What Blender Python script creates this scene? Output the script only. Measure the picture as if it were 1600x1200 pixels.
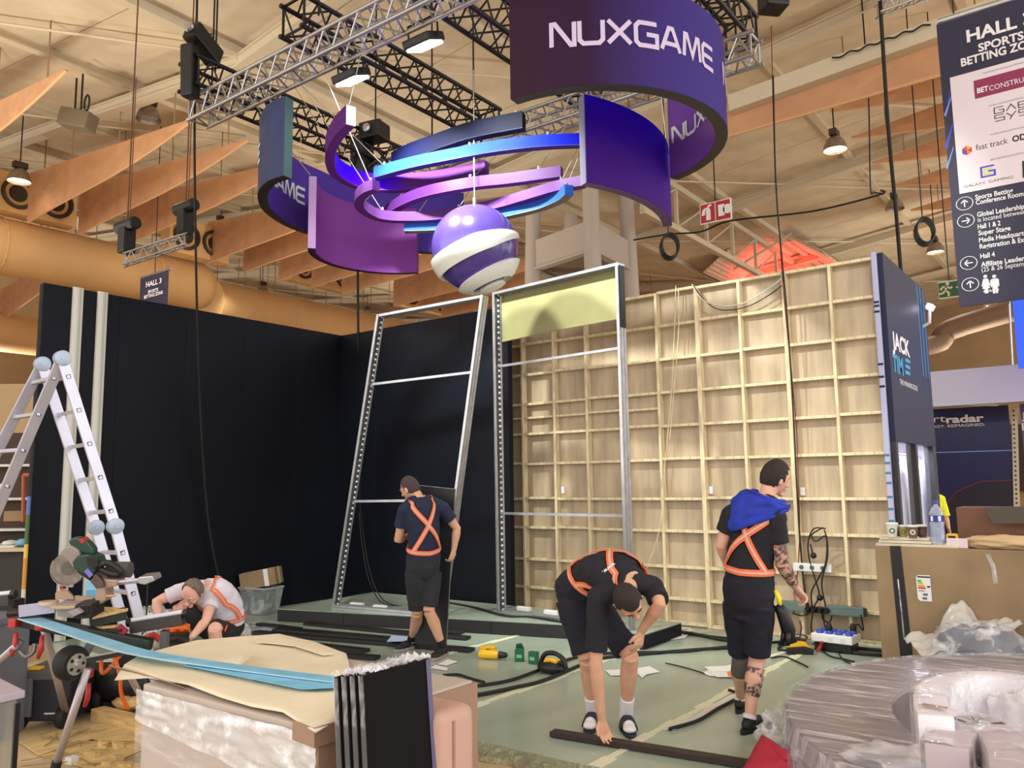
import bpy, bmesh, math, random
import numpy as np
from mathutils import Vector as V, Matrix, noise as mnoise
random.seed(7)
S = bpy.context.scene
COL = S.collection
for o in list(bpy.data.objects): bpy.data.objects.remove(o)

# ------------------------------------------------------------------ camera
F, PITCH, ROLL, YAW, EYE = 1268.0, math.radians(7.03), math.radians(0.79), math.radians(36.93), 1.68
def _basis():
    A = V((math.cos(YAW), -math.sin(YAW), 0)); B = V((math.sin(YAW), math.cos(YAW), 0))
    f = V((0, math.cos(PITCH), math.sin(PITCH))); d = V((0, math.sin(PITCH), -math.cos(PITCH))); r = V((1, 0, 0))
    c, s = math.cos(ROLL), math.sin(ROLL)
    r2 = c*r + s*d; d2 = -s*r + c*d
    T = lambda v: V((v.dot(A), v.dot(B), v.z))
    return T(r2), T(d2), T(f)
RT, DN, FW = _basis()
CAM = V((0, 0, EYE))
cd = bpy.data.cameras.new('camera'); cam = bpy.data.objects.new('camera', cd); COL.objects.link(cam)
cd.sensor_width = 36; cd.lens = 36*F/1600; cd.clip_start = 0.05; cd.clip_end = 300
m = Matrix((RT, -DN, -FW)).transposed().to_4x4(); m.translation = CAM; cam.matrix_world = m
S.camera = cam
# measuring helpers: where a sighted point of the photograph lies on a known plane of the hall
def ray(x, y): return RT*((x-800)/F) + DN*((y-600)/F) + FW
def onZ(x, y, z=0.0): d = ray(x, y); return CAM + d*((z-EYE)/d.z)
def onX(x, y, X): d = ray(x, y); return CAM + d*(X/d.x)
def onY(x, y, Y): d = ray(x, y); return CAM + d*(Y/d.y)
def at(x, y, t): return CAM + ray(x, y)*t

# ------------------------------------------------------------------ light and exposure
S.view_settings.view_transform = 'Standard'; S.view_settings.look = 'None'
S.view_settings.exposure = 0.30; S.view_settings.gamma = 1.0; S.view_settings.use_curve_mapping = False
W = bpy.data.worlds.new('hall_air'); S.world = W; W.use_nodes = True
W.node_tree.nodes['Background'].inputs[0].default_value = (1.0, 0.96, 0.93, 1)
W.node_tree.nodes['Background'].inputs[1].default_value = 1.9
def lamp(kind, name, loc, power, col, size=.2, aim=None, spot=120, blend=.5):
    l = bpy.data.lights.new(name, kind); o = bpy.data.objects.new(name, l); COL.objects.link(o)
    l.energy = power; l.color = col; o.location = loc
    if kind == 'AREA': l.size = size
    elif kind == 'SPOT': l.spot_size = math.radians(spot); l.spot_blend = blend; l.shadow_soft_size = size
    else: l.shadow_soft_size = size
    if aim is not None: o.rotation_euler = (V(aim)-V(loc)).to_track_quat('-Z', 'Y').to_euler()
    return o
FLOOD = [V((-6.12, 5.42, 5.93)), V((-5.09, 5.42, 5.95))]
# floodlights: two in view, one more further right on the same truss above the frame
for p, aim, cone, e in ((FLOOD[0], (-6.3, 9.0, 2.5), 88, 700), (FLOOD[1], (-5.0, 9.0, 2.5), 88, 580), (V((-0.8, 5.30, 5.95)), (-2.4, 9.0, 3.3), 50, 230)):
    lamp('SPOT', 'flood_light_beam', p+V((0, .06, -.10)), e, (.95, 1.0, .89), .09, aim, cone, .6)
# warm high bay lamps of the hall, most of them beyond the frame
for X, Y in ((-15.9, 8.4), (-19.2, 7.3), (-22.9, 14.8), (-4.4, 17.7), (-15.9, 0.5), (-4.4, -2), (-12, -5), (3, 10), (3, -3), (-4.4, 30), (-26.4, 19)):
    lamp('SPOT', 'high_bay_light', (X, Y, 8.5), 170, (1, .93, .84), .25, (X, Y, 0), 140, .6)
# unseen fill spots, added to brighten the hall roof from below
for X, Y, e in ((-33, 12, 1200), (-27, 27, 1100), (-15, 14, 650), (3.5, 20, 800), (6, 6, 600), (-3, 30, 700), (-17, -4, 1100), (-14, 4, 700)):
    lamp('SPOT', 'roof_fill_spot', (X, Y, 4.3), e, (1, .90, .74), .4, (X, Y, 12), 165, .8)
lamp('SPOT', 'red_neon_light', (-11.0, 29.5, 7.4), 2200, (1, .03, .03), .4, (-9.2, 30, 10.6), 95, .7)

# ------------------------------------------------------------------ materials
def lin(c): return tuple((v/255/12.92 if v/255 <= .04045 else ((v/255+.055)/1.055)**2.4) for v in c[:3]) + (1,)
MC = {}
def mat(name, col, rough=.6, metal=0., var=0., vs=6., bump=0., bs=60., col2=None, stretch=None, emit=0., spec=.5, trans=0., alpha=1., coat=0., detail=4):
    if name in MC: return MC[name]
    m = bpy.data.materials.new(name); m.use_nodes = True; nt = m.node_tree; b = nt.nodes['Principled BSDF']
    b.inputs['Base Color'].default_value = lin(col); b.inputs['Roughness'].default_value = rough
    b.inputs['Metallic'].default_value = metal; b.inputs['Specular IOR Level'].default_value = spec
    b.inputs['Transmission Weight'].default_value = trans; b.inputs['Alpha'].default_value = alpha
    b.inputs['Coat Weight'].default_value = coat
    if emit: b.inputs['Emission Color'].default_value = lin(col); b.inputs['Emission Strength'].default_value = emit
    if var or bump or col2:
        tc = nt.nodes.new('ShaderNodeTexCoord'); mp = nt.nodes.new('ShaderNodeMapping')
        if stretch: mp.inputs['Scale'].default_value = stretch
        nt.links.new(tc.outputs['Object'], mp.inputs[0])
    if var or col2:
        n = nt.nodes.new('ShaderNodeTexNoise'); n.inputs['Scale'].default_value = vs; n.inputs['Detail'].default_value = detail
        nt.links.new(mp.outputs[0], n.inputs['Vector'])
        r = nt.nodes.new('ShaderNodeValToRGB'); nt.links.new(n.outputs[0], r.inputs[0])
        r.color_ramp.elements[0].position = .32; r.color_ramp.elements[1].position = .68
        c2 = col2 or tuple(min(255, v*(1+var)) for v in col)
        c1 = col if col2 else tuple(v*(1-var) for v in col)
        r.color_ramp.elements[0].color = lin(c1); r.color_ramp.elements[1].color = lin(c2)
        nt.links.new(r.outputs[0], b.inputs['Base Color'])
    if bump:
        n2 = nt.nodes.new('ShaderNodeTexNoise'); n2.inputs['Scale'].default_value = bs; n2.inputs['Detail'].default_value = 5
        nt.links.new(mp.outputs[0], n2.inputs['Vector'])
        bn = nt.nodes.new('ShaderNodeBump'); bn.inputs['Strength'].default_value = bump; bn.inputs['Distance'].default_value = .02
        nt.links.new(n2.outputs[0], bn.inputs['Height']); nt.links.new(bn.outputs[0], b.inputs['Normal'])
    MC[name] = m; return m
def film(name, tint, clear=.55, rough=.18, bs=14., stretch=(1, 1, 1), strength=1.0, cloud=None):
    """thin wrinkled plastic film: part clear, part milky, glossy creases"""
    if name in MC: return MC[name]
    m = bpy.data.materials.new(name); m.use_nodes = True; nt = m.node_tree; N = nt.nodes; L = nt.links
    b = N['Principled BSDF']; b.inputs['Base Color'].default_value = lin(tint); b.inputs['Roughness'].default_value = rough
    b.inputs['Specular IOR Level'].default_value = .9
    tc = N.new('ShaderNodeTexCoord'); mp = N.new('ShaderNodeMapping'); mp.inputs['Scale'].default_value = stretch; L.new(tc.outputs['Object'], mp.inputs[0])
    n = N.new('ShaderNodeTexNoise'); n.inputs['Scale'].default_value = bs; n.inputs['Detail'].default_value = 3; n.inputs['Distortion'].default_value = .5; L.new(mp.outputs[0], n.inputs['Vector'])
    bn = N.new('ShaderNodeBump'); bn.inputs['Strength'].default_value = strength; bn.inputs['Distance'].default_value = .06
    L.new(n.outputs[0], bn.inputs['Height']); L.new(bn.outputs[0], b.inputs['Normal'])
    tr = N.new('ShaderNodeBsdfTransparent'); mx = N.new('ShaderNodeMixShader')
    if cloud:
        n = N.new('ShaderNodeTexNoise'); n.inputs['Scale'].default_value = cloud; n.inputs['Detail'].default_value = 5; L.new(mp.outputs[0], n.inputs['Vector'])
    r = N.new('ShaderNodeMapRange'); r.interpolation_type = 'SMOOTHSTEP'; r.inputs['From Min'].default_value = .46; r.inputs['From Max'].default_value = .70
    r.inputs['To Min'].default_value = max(0.04, .62*(1-clear)); r.inputs['To Max'].default_value = min(1, 1.9*(1-clear)+.15); L.new(n.outputs[0], r.inputs['Value'])
    L.new(r.outputs[0], mx.inputs[0]); L.new(tr.outputs[0], mx.inputs[1]); L.new(b.outputs[0], mx.inputs[2]); L.new(mx.outputs[0], N['Material Output'].inputs[0])
    MC[name] = m; return m
def grad(name, cols, axis=0, rough=.6):
    """printed colour run along one object axis (generated 0..1)"""
    if name in MC: return MC[name]
    m = bpy.data.materials.new(name); m.use_nodes = True; nt = m.node_tree; b = nt.nodes['Principled BSDF']; b.inputs['Roughness'].default_value = rough; b.inputs['Specular IOR Level'].default_value = .08
    tc = nt.nodes.new('ShaderNodeTexCoord'); sp = nt.nodes.new('ShaderNodeSeparateXYZ'); r = nt.nodes.new('ShaderNodeValToRGB')
    nt.links.new(tc.outputs['Generated'], sp.inputs[0]); nt.links.new(sp.outputs[axis], r.inputs[0]); nt.links.new(r.outputs[0], b.inputs['Base Color'])
    e = r.color_ramp.elements
    while len(e) < len(cols): e.new(.5)
    for k, (p, c) in enumerate(cols): e[k].position = p; e[k].color = lin(c)
    MC[name] = m; return m

# ------------------------------------------------------------------ mesh helpers
WL = {}
def frame(d, up=V((0, 0, 1))):
    d = d.normalized(); s = d.cross(up)
    if s.length < 1e-4: s = d.cross(V((1, 0, 0)))
    s.normalize(); return s, s.cross(d).normalized()
def crom(P, n=6):
    P = [V(p) for p in P]
    if len(P) < 3: return P
    out = []
    for i in range(len(P)-1):
        a = P[i-1] if i else P[0]*2-P[1]; b, c = P[i], P[i+1]; d = P[i+2] if i+2 < len(P) else P[-1]*2-P[-2]
        for k in range(n):
            t = k/n; out.append(.5*((2*b)+(c-a)*t+(2*a-5*b+4*c-d)*t*t+(3*b-a-3*c+d)*t**3))
    out.append(P[-1]); return out
class MB:
    def __init__(s): s.v = []; s.f = []
    def add(s, vs, fs): k = len(s.v); s.v += [V(p) for p in vs]; s.f += [tuple(i+k for i in f) for f in fs]; return s
    def box(s, c, d, R=None):
        c = V(c); vs = []
        for z in (-.5, .5):
            for x, y in ((-.5, -.5), (.5, -.5), (.5, .5), (-.5, .5)):
                p = V((x*d[0], y*d[1], z*d[2])); vs.append(c+(R @ p if R else p))
        return s.add(vs, [(3, 2, 1, 0), (4, 5, 6, 7), (0, 1, 5, 4), (1, 2, 6, 5), (2, 3, 7, 6), (3, 0, 4, 7)])
    def bar(s, p, q, w, h, up=V((0, 0, 1))):
        p, q = V(p), V(q); a, b = frame(q-p, V(up)); a = a*w/2; b = b*h/2
        vs = [p-a-b, p+a-b, p+a+b, p-a+b, q-a-b, q+a-b, q+a+b, q-a+b]
        return s.add(vs, [(3, 2, 1, 0), (4, 5, 6, 7), (0, 1, 5, 4), (1, 2, 6, 5), (2, 3, 7, 6), (3, 0, 4, 7)])
    def tube(s, P, r, n=8, smooth=0, closed=False):
        P = crom(P, smooth) if smooth else [V(p) for p in P]
        N = len(P); rs = r if isinstance(r, (list, tuple)) else [r]*N
        if len(rs) != N: rs = [rs[min(len(rs)-1, int(i*(len(rs)-1)/(N-1)+.5))] for i in range(N)]
        k = len(s.v); up = None
        for i in range(N):
            t = (P[(i+1) % N if closed else min(i+1, N-1)]-P[i-1 if (i or closed) else 0])
            if t.length < 1e-9: t = V((0, 0, 1))
            t.normalize()
            if up is None: up = V((0, 0, 1)) if abs(t.z) < .9 else V((1, 0, 0))
            a = t.cross(up)
            if a.length < 1e-5: a = t.orthogonal()
            a.normalize(); up = a.cross(t).normalized()
            for j in range(n):
                g = 2*math.pi*j/n; s.v.append(P[i]+(a*math.cos(g)+up*math.sin(g))*rs[i])
        for i in range(N if closed else N-1):
            i2 = (i+1) % N
            for j in range(n): s.f.append((k+i*n+j, k+i*n+(j+1) % n, k+i2*n+(j+1) % n, k+i2*n+j))
        if not closed: s.f.append(tuple(k+j for j in range(n))[::-1]); s.f.append(tuple(k+(N-1)*n+j for j in range(n)))
        return s
    def lathe(s, prof, c=(0, 0, 0), n=20, R=None, cap=True):
        c = V(c); k = len(s.v)
        for r, z in prof:
            for j in range(n):
                g = 2*math.pi*j/n; p = V((r*math.cos(g), r*math.sin(g), z)); s.v.append(c+(R @ p if R else p))
        for i in range(len(prof)-1):
            for j in range(n): s.f.append((k+i*n+j, k+i*n+(j+1) % n, k+(i+1)*n+(j+1) % n, k+(i+1)*n+j))
        if cap: s.f.append(tuple(k+j for j in range(n))[::-1]); s.f.append(tuple(k+(len(prof)-1)*n+j for j in range(n)))
        return s
    def prism(s, poly, ext):
        ext = V(ext); n = len(poly); k = len(s.v); s.v += [V(p) for p in poly]+[V(p)+ext for p in poly]
        s.f += [tuple(k+i for i in range(n))[::-1], tuple(k+n+i for i in range(n))]
        s.f += [(k+i, k+(i+1) % n, k+n+(i+1) % n, k+n+i) for i in range(n)]; return s
    def sph(s, c, r, nu=12, nv=8, R=None):
        r = (r, r, r) if not isinstance(r, (tuple, list)) else r; c = V(c); k = len(s.v)
        for i in range(nv+1):
            th = math.pi*i/nv
            for j in range(nu):
                g = 2*math.pi*j/nu; p = V((r[0]*math.sin(th)*math.cos(g), r[1]*math.sin(th)*math.sin(g), r[2]*math.cos(th))); s.v.append(c+(R @ p if R else p))
        for i in range(nv):
            for j in range(nu): s.f.append((k+(i+1)*nu+j, k+(i+1)*nu+(j+1) % nu, k+i*nu+(j+1) % nu, k+i*nu+j))
        return s
    def band(s, P, h, w, closed=False, z0=None):
        """upright wall of height h and thickness w along a plan curve"""
        P = [V(p) for p in P]; N = len(P); k = len(s.v)
        for i in range(N):
            t = P[min(i+1, N-1)]-P[max(i-1, 0)]; t.z = 0; t.normalize(); a = V((t.y, -t.x, 0))*w/2
            hh = h[i] if isinstance(h, list) else h
            s.v += [P[i]-a, P[i]+a, P[i]+a+V((0, 0, hh)), P[i]-a+V((0, 0, hh))]
        for i in range(N-1):
            for j in range(4): s.f.append((k+i*4+j, k+i*4+(j+1) % 4, k+(i+1)*4+(j+1) % 4, k+(i+1)*4+j))
        s.f += [(k+3, k+2, k+1, k), tuple(k+(N-1)*4+j for j in range(4))]; return s
    def strip(s, P, side, th=.002):
        """flat ribbon: side(i) gives the half width vector"""
        P = [V(p) for p in P]; k = len(s.v); N = len(P)
        for i, p in enumerate(P):
            a = side(i) if callable(side) else V(side); t = P[min(i+1, N-1)]-P[max(i-1, 0)]; nn = a.cross(t).normalized()*th
            s.v += [p-a, p+a, p+a+nn, p-a+nn]
        for i in range(N-1):
            for j in range(4): s.f.append((k+i*4+j, k+i*4+(j+1) % 4, k+(i+1)*4+(j+1) % 4, k+(i+1)*4+j))
        s.f += [(k+3, k+2, k+1, k), tuple(k+(N-1)*4+j for j in range(4))]; return s
    def grid(s, fn, nu, nv):
        k = len(s.v)
        for i in range(nu+1):
            for j in range(nv+1): s.v.append(V(fn(i/nu, j/nv)))
        for i in range(nu):
            for j in range(nv): a = k+i*(nv+1)+j; s.f.append((a, a+nv+1, a+nv+2, a+1))
        return s
    def build(s, name, m, parent=None, smooth=False, bevel=0, label=None, kind=None, solid=0, seg=2):
        if not s.v: return None
        xs = [p.x for p in s.v]; ys = [p.y for p in s.v]; zs = [p.z for p in s.v]
        c = V(((min(xs)+max(xs))/2, (min(ys)+max(ys))/2, min(zs)))
        me = bpy.data.meshes.new(name); me.from_pydata([tuple(p-c) for p in s.v], [], s.f); me.materials.append(m)
        bm = bmesh.new(); bm.from_mesh(me); bmesh.ops.recalc_face_normals(bm, faces=bm.faces)
        if bevel:
            bmesh.ops.remove_doubles(bm, verts=bm.verts, dist=1e-5)
            bmesh.ops.bevel(bm, geom=[e for e in bm.edges if len(e.link_faces) == 2 and e.calc_face_angle(0) > .5], offset=bevel, segments=seg, affect='EDGES', profile=.6)
        bm.to_mesh(me); bm.free()
        if smooth: 
            for p in me.polygons: p.use_smooth = True
            if smooth != 1:
                try: me.set_sharp_from_angle(angle=math.radians(smooth))
                except Exception: pass
        return link(name, me, c, parent, label, kind, solid)
def link(name, me, c, parent=None, label=None, kind=None, solid=0):
    o = bpy.data.objects.new(name, me); COL.objects.link(o); o.location = c; WL[o] = V(c)
    if parent is not None: o.parent = parent; o.matrix_parent_inverse = Matrix.Translation(-WL[parent])
    if label: o['label'] = label
    if kind: o['kind'] = kind
    if solid:
        md = o.modifiers.new('thick', 'SOLIDIFY'); md.thickness = solid; md.offset = 0
    return o
def thing(name, label, cat, loc, group=None):
    o = bpy.data.objects.new(name, None); COL.objects.link(o); o.location = loc; WL[o] = V(loc); o.empty_display_size = .1
    o['label'] = label; o['category'] = cat
    if group: o['group'] = group
    return o
def tag(o, label, cat, group=None):
    o['label'] = label; o['category'] = cat
    if group: o['group'] = group
    return o
def kids(o): return [c for c in bpy.data.objects if c.parent == o]
def copy(o, loc, label, rz=0, parent=None, _c=None):
    c = o.copy(); COL.objects.link(c)
    if parent is None: c.location = loc; c.rotation_euler.z += rz; c['label'] = label
    else: c.parent = parent; c.matrix_parent_inverse = o.matrix_parent_inverse.copy()
    for k in (o.children if True else ()): copy(k, None, None, parent=c)
    return c
# ------------------------------------------------------------------ lettering
TC = {}
def text_geo(s, bold=0.0):
    if (s, bold) in TC: return TC[(s, bold)]
    cu = bpy.data.curves.new('t', 'FONT'); cu.body = s; cu.size = 1; cu.offset = bold; cu.resolution_u = 3
    o = bpy.data.objects.new('t', cu); COL.objects.link(o)
    dg = bpy.context.evaluated_depsgraph_get(); dg.update()
    me = o.evaluated_get(dg).to_mesh(); vs = [tuple(v.co) for v in me.vertices]; fs = [tuple(p.vertices) for p in me.polygons]
    o.evaluated_get(dg).to_mesh_clear(); bpy.data.objects.remove(o); bpy.data.curves.remove(cu)
    TC[(s, bold)] = (vs, fs); return vs, fs
def text_on(mb, s, org, ux, uy, h, bold=0., width=None, align='l', lift=.004):
    """flat lettering of cap height h on a surface: ux along the line, uy up"""
    vs, fs = text_geo(s, bold); ux, uy = V(ux).normalized(), V(uy).normalized(); n = ux.cross(uy)*lift
    k = h/.70; x0 = min(v[0] for v in vs); w = (max(v[0] for v in vs)-x0)*k
    sx = width/w if width else 1.; w *= sx; off = {'l': 0, 'c': -w/2, 'r': -w}[align]
    return mb.add([V(org)+ux*((v[0]-x0)*k*sx+off)+uy*v[1]*k+n for v in vs], fs)
GL = {'N': [[(0, 0), (0, 1), (.15, 1), (.85, 0), (1, 0), (1, 1)]], 'U': [[(0, 1), (0, .16), (.16, 0), (.84, 0), (1, .16), (1, 1)]],
      'X': [[(0, 1), (1, 0)], [(0, 0), (1, 1)]], 'G': [[(1, 1), (.16, 1), (0, .84), (0, .16), (.16, 0), (1, 0), (1, .5), (.5, .5)]],
      'A': [[(0, 0), (.4, 1), (.6, 1), (1, 0)], [(.2, .3), (.8, .3)]], 'M': [[(0, 0), (.08, 1), (.2, 1), (.5, .1), (.8, 1), (.92, 1), (1, 0)]],
      'E': [[(1, 1), (.16, 1), (0, .84), (0, .16), (.16, 0), (1, 0)], [(0, .5), (.95, .5)]]}
def strokes(poly, w, step=.08):
    """stroked polyline -> list of quads with mitred joints, cut short so it can bend"""
    P = [V((x, y, 0)) for x, y in poly]; n = len(P); q = []
    off = []
    for i in range(n):
        d1 = (P[i]-P[i-1]).normalized() if i else None; d2 = (P[i+1]-P[i]).normalized() if i < n-1 else None
        if d1 is None: a = V((-d2.y, d2.x, 0))
        elif d2 is None: a = V((-d1.y, d1.x, 0))
        else:
            a = V((-(d1+d2).y, (d1+d2).x, 0)).normalized(); a = a/max(.45, a.dot(V((-d1.y, d1.x, 0))))
        off.append(a*w/2)
    for i in range(n-1):
        k = max(1, int((P[i+1]-P[i]).length/step))
        for j in range(k):
            a, b = j/k, (j+1)/k; L = lambda t: (P[i].lerp(P[i+1], t), off[i].lerp(off[i+1], t))
            (p, o1), (r, o2) = L(a), L(b); q.append((p-o1, p+o1, r+o2, r-o2))
    return q
def word_on(mb, word, place, lw=.98, gap=.24, h=1., stroke=.20):
    """place(u, v) -> point; u runs along the word in letter heights"""
    u0 = 0.
    for ch in word:
        w = lw*(1.15 if ch == 'M' else .95 if ch == 'E' else 1.05)
        for pl in GL[ch]:
            for q in strokes([(x*w, y) for x, y in pl], stroke):
                mb.add([place(u0+p.x, p.y) for p in q], [(0, 1, 2, 3)])
        u0 += w+gap
    return u0-gap
# ================================================================== SETTING
m_conc = mat('floor_concrete', (186, 164, 128), .55, var=.16, vs=1.3, bump=.15, bs=9)
m_green = mat('green_floor_sheet', (160, 174, 160), .22, var=.08, vs=1.1, bump=.22, bs=3.2, stretch=(1, .35, 1), spec=.55)
m_tape = mat('cream_tape', (222, 222, 196), .4, bump=.1)
m_black = mat('black_wall', (13, 16, 27), .55, var=.18, vs=.7, bump=.03, bs=80, spec=.2)
m_ply = mat('plywood', (182, 163, 137), .6, var=.10, vs=2.2, stretch=(3, 3, .5), bump=.05, bs=30, detail=7)
m_stud = mat('pine_batten', (218, 202, 166), .6, var=.10, vs=5, stretch=(6, 6, 1))
m_roof = mat('roof_sheet', (208, 194, 170), .75, var=.05, vs=1.5)
m_steel = mat('painted_steel', (206, 194, 170), .55)
m_fin = mat('tan_fabric', (198, 150, 112), .85, var=.05, vs=2, bump=.05, bs=90)
m_duct = mat('duct_beige', (220, 176, 120), .6, var=.05, vs=.5)
m_wht = mat('white_paint', (214, 214, 210), .5)
m_dark = mat('dark_metal', (28, 28, 32), .4, .3)
m_blk = mat('black_plastic', (16, 17, 20), .45)
m_rub = mat('black_rubber', (22, 22, 24), .7)
m_alu = mat('aluminium', (188, 190, 196), .32, .85, var=.05, vs=9)
m_grey = mat('grey_plastic', (92, 96, 102), .5)
m_paper = mat('white_paper', (228, 228, 230), .7)
Zg = -.08
MB().box((-8, 15, Zg-.1), (70, 66, .2)).build('floor', m_conc, kind='structure')
fl = MB().box((-5.3, 6.67, -.041), (8.9, 4.68, .078)).build('floor_stand_deck', m_green, kind='structure')
for k, X in enumerate((-5.6, -4.13, -2.70)):
    b = MB(); n = 24
    for i in range(n):
        y0, y1 = 4.35+i*4.5/n, 4.35+(i+1)*4.5/n; w = .035+.012*math.sin(i*2.3+k); d = .012*math.sin(i*.9+k)
        if k == 0 and y0 < 6.2: continue
        b.prism([(X-w+d, y0, -.001), (X+w+d, y0, -.001), (X+w+d, y1, -.001), (X-w+d, y1, -.001)], (0, 0, .004))
    b.build('floor_tape', m_tape, fl)
for (a, c) in (((912, 996), (1075, 986)), ((1105, 1050), (1250, 1012)), ((1030, 985), (950, 1010))):
    p, q = onZ(*a), onZ(*c); b = MB(); b.strip([p, p.lerp(q, .5)+V((.03, .02, 0)), q], (q-p).cross(V((0, 0, 1))).normalized()*.03, .004); b.build('floor_tape', m_tape, fl)
# crumpled plastic skirt of the deck's front edge
sk = MB().grid(lambda u, v: V((-4.55+u*3.5, 4.32-.10*v-.02*math.sin(u*47)*v, .006-.086*v+.012*math.sin(u*31+v*5)*(v > .1))), 60, 4)
m_skirt = film('skirt_film', (150, 150, 118), .15, .2, 18)
sk.build('plastic_edge', m_skirt, fl)

# dark stand walls, one metre boards side by side
def boards(name, x0, x1, y0, y1, z, n, face):
    root = MB()
    if face == 'x': root.box((x0-.06, (y0+y1)/2, z/2), (.06, y1-y0, z-.02))
    else: root.box(((x0+x1)/2, y0+.06, z/2), (x1-x0, .06, z-.02))
    r = root.build(name, m_black, kind='structure')
    for i in range(n):
        a, b2 = i/n, (i+1)/n
        if face == 'x': MB().box((x0-.015, y0+(y1-y0)*(a+b2)/2, z/2), (.03, (y1-y0)/n-.003, z), None).build('wall_board', m_black, r, bevel=.002, seg=1)
        else: MB().box((x0+(x1-x0)*(a+b2)/2, y0+.015, z/2), ((x1-x0)/n-.003, .03, z)).build('wall_board', m_black, r, bevel=.002, seg=1)
    return r
ZW = 4.05
wl = boards('wall_left', -9.75, 0, 4.05, 8.55, ZW, 5, 'x')
wb = boards('wall_back', -9.80, -6.45, 8.5, 0, ZW, 4, 'y')
for ya, yb in ((4.37, 4.49), (4.66, 4.78)):
    s = MB().box((-9.735, (ya+yb)/2, 2.03), (.03, yb-ya, 4.06)).build('wall_channel', mat('white_channel', (205, 205, 198), .35), wl, bevel=.004)
    MB().box((-9.718, ya+.085, 2.03), (.012, .012, 4.04)).build('channel_rib', mat('channel_rib', (176, 180, 170), .4), s)
    MB().box((-9.716, ya+.03, 2.03), (.008, .05, 4.05)).build('channel_face', mat('channel_face', (222, 222, 214), .4), s)
# timber framed plywood wall seen from its back
wr = MB().box((-4.45, 9.13, 2.01), (5.1, .02, 4.0)).build('wall_right', m_ply, kind='structure')
SX = [-6.98, -6.6, -6.07, -5.56, -5.02, -4.52, -3.98, -3.45, -2.92, -2.42, -1.96]
RZ = [4.02, 3.61, 3.19, 2.78, 2.37, 1.96, 1.49, 1.11, .69, .32, .03]
for i in range(len(SX)-1):
    if i % 2 == 0:
        x1 = SX[min(i+2, len(SX)-1)]
        for z0, z1 in ((0.0, 1.49), (1.49, 2.78), (2.78, 4.03)):
            MB().box(((SX[i]+x1)/2, 9.112, (z0+z1)/2), (x1-SX[i]-.004, .015, z1-z0-.004)).build('plywood_panel', m_ply, wr)
for i, X in enumerate(SX):
    w = .05 if i in (6, 8) else .034
    MB().box((X, 9.05, 2.01), (w, .10, 4.02)).build('stud', m_stud, wr, bevel=.003, seg=1)
for i in range(len(SX)-1):
    for j, z in enumerate(RZ):
        zz = z+(.012 if (i*7+j*3) % 5 == 0 else 0)-.012
        if i < 5 and j in (3,): 
            MB().box(((SX[i]+SX[i+1])/2, 9.055, zz-.19), (SX[i+1]-SX[i]-.036, .085, .026)).build('batten', m_stud, wr)
        MB().box(((SX[i]+SX[i+1])/2, 9.055, zz), (SX[i+1]-SX[i]-.036, .085, .032)).build('batten', m_stud, wr)
# small white sockets on the battens
for x, y in ((874, 766), (1106, 766), (1250, 768)):
    p = onY(x, y, 9.0); MB().box((p.x, 9.09, p.z), (.05, .03, .09)).build('socket_box', m_paper, wr, bevel=.006)

# ---------------- hall roof: shallow V along X, purlins along Y
XP = [-15.8+3.5*k for k in range(-7, 8)]
def zr(X): return 9.6+.12*abs(X+12.3)
YB = [-9, -1.6, 1.0, 8.24, 15.5, 22.7, 30, 37.3, 46]
ce = MB()
for a, b2 in ((-40.3, -12.3), (-12.3, 8.7)):
    ce.add([(a, -9, zr(a)+.12), (b2, -9, zr(b2)+.12), (b2, 46, zr(b2)+.12), (a, 46, zr(a)+.12), (a, -9, zr(a)+.2), (b2, -9, zr(b2)+.2), (b2, 46, zr(b2)+.2), (a, 46, zr(a)+.2)], [(3, 2, 1, 0), (4, 5, 6, 7), (0, 1, 5, 4), (1, 2, 6, 5), (2, 3, 7, 6), (3, 0, 4, 7)])
ce = ce.build('ceiling', m_roof, kind='structure')
me0 = {}
for i in range(len(XP)-1):
    a, b2 = XP[i]+.01, XP[i+1]-.01; y = -3.2
    while y < 44:
        k = (i,)
        if k not in me0:
            o = MB().add([(a, y, zr(a)+.06), (b2, y, zr(b2)+.06), (b2, y+2.38, zr(b2)+.06), (a, y+2.38, zr(a)+.06), (a, y, zr(a)+.1), (b2, y, zr(b2)+.1), (b2, y+2.38, zr(b2)+.1), (a, y+2.38, zr(a)+.1)], [(3, 2, 1, 0), (4, 5, 6, 7), (0, 1, 5, 4), (1, 2, 6, 5), (2, 3, 7, 6), (3, 0, 4, 7)]).build('roof_panel', m_roof, ce); me0[k] = o
        else:
            o = me0[k].copy(); COL.objects.link(o); o.location.y = y+1.19
        y += 2.4
for X in XP[1:-1]:
    MB().bar((X, -8, zr(X)-.02), (X, 45, zr(X)-.02), .10, .16).bar((X, -8, zr(X)-.11), (X, 45, zr(X)-.11), .17, .03).build('roof_purlin', m_steel, ce)
for Y in (1.0, 8.24, 15.5, 22.7, 30, 37.3):
    for a, b2 in ((-40, -12.3), (-12.3, 8.5)):
        z1, z2 = zr(a)-.22, zr(b2)-.22
        MB().bar((a, Y, z1), (b2, Y, z2), .12, .20).bar((a, Y, z1-.12), (b2, Y, z2-.12), .26, .035).bar((a, Y, z1+.1), (b2, Y, z2+.1), .22, .03).build('roof_beam', m_steel, ce)
        # diagonal tie rods
        for k in range(4):
            xa = a+(b2-a)*(k/4); xb = a+(b2-a)*((k+1)/4)
            MB().tube([(xa, Y, zr(xa)-.15), (xb, Y+7.2, zr(xb)-.12)], .03, 6).build('tie_rod', m_steel, ce)
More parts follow.
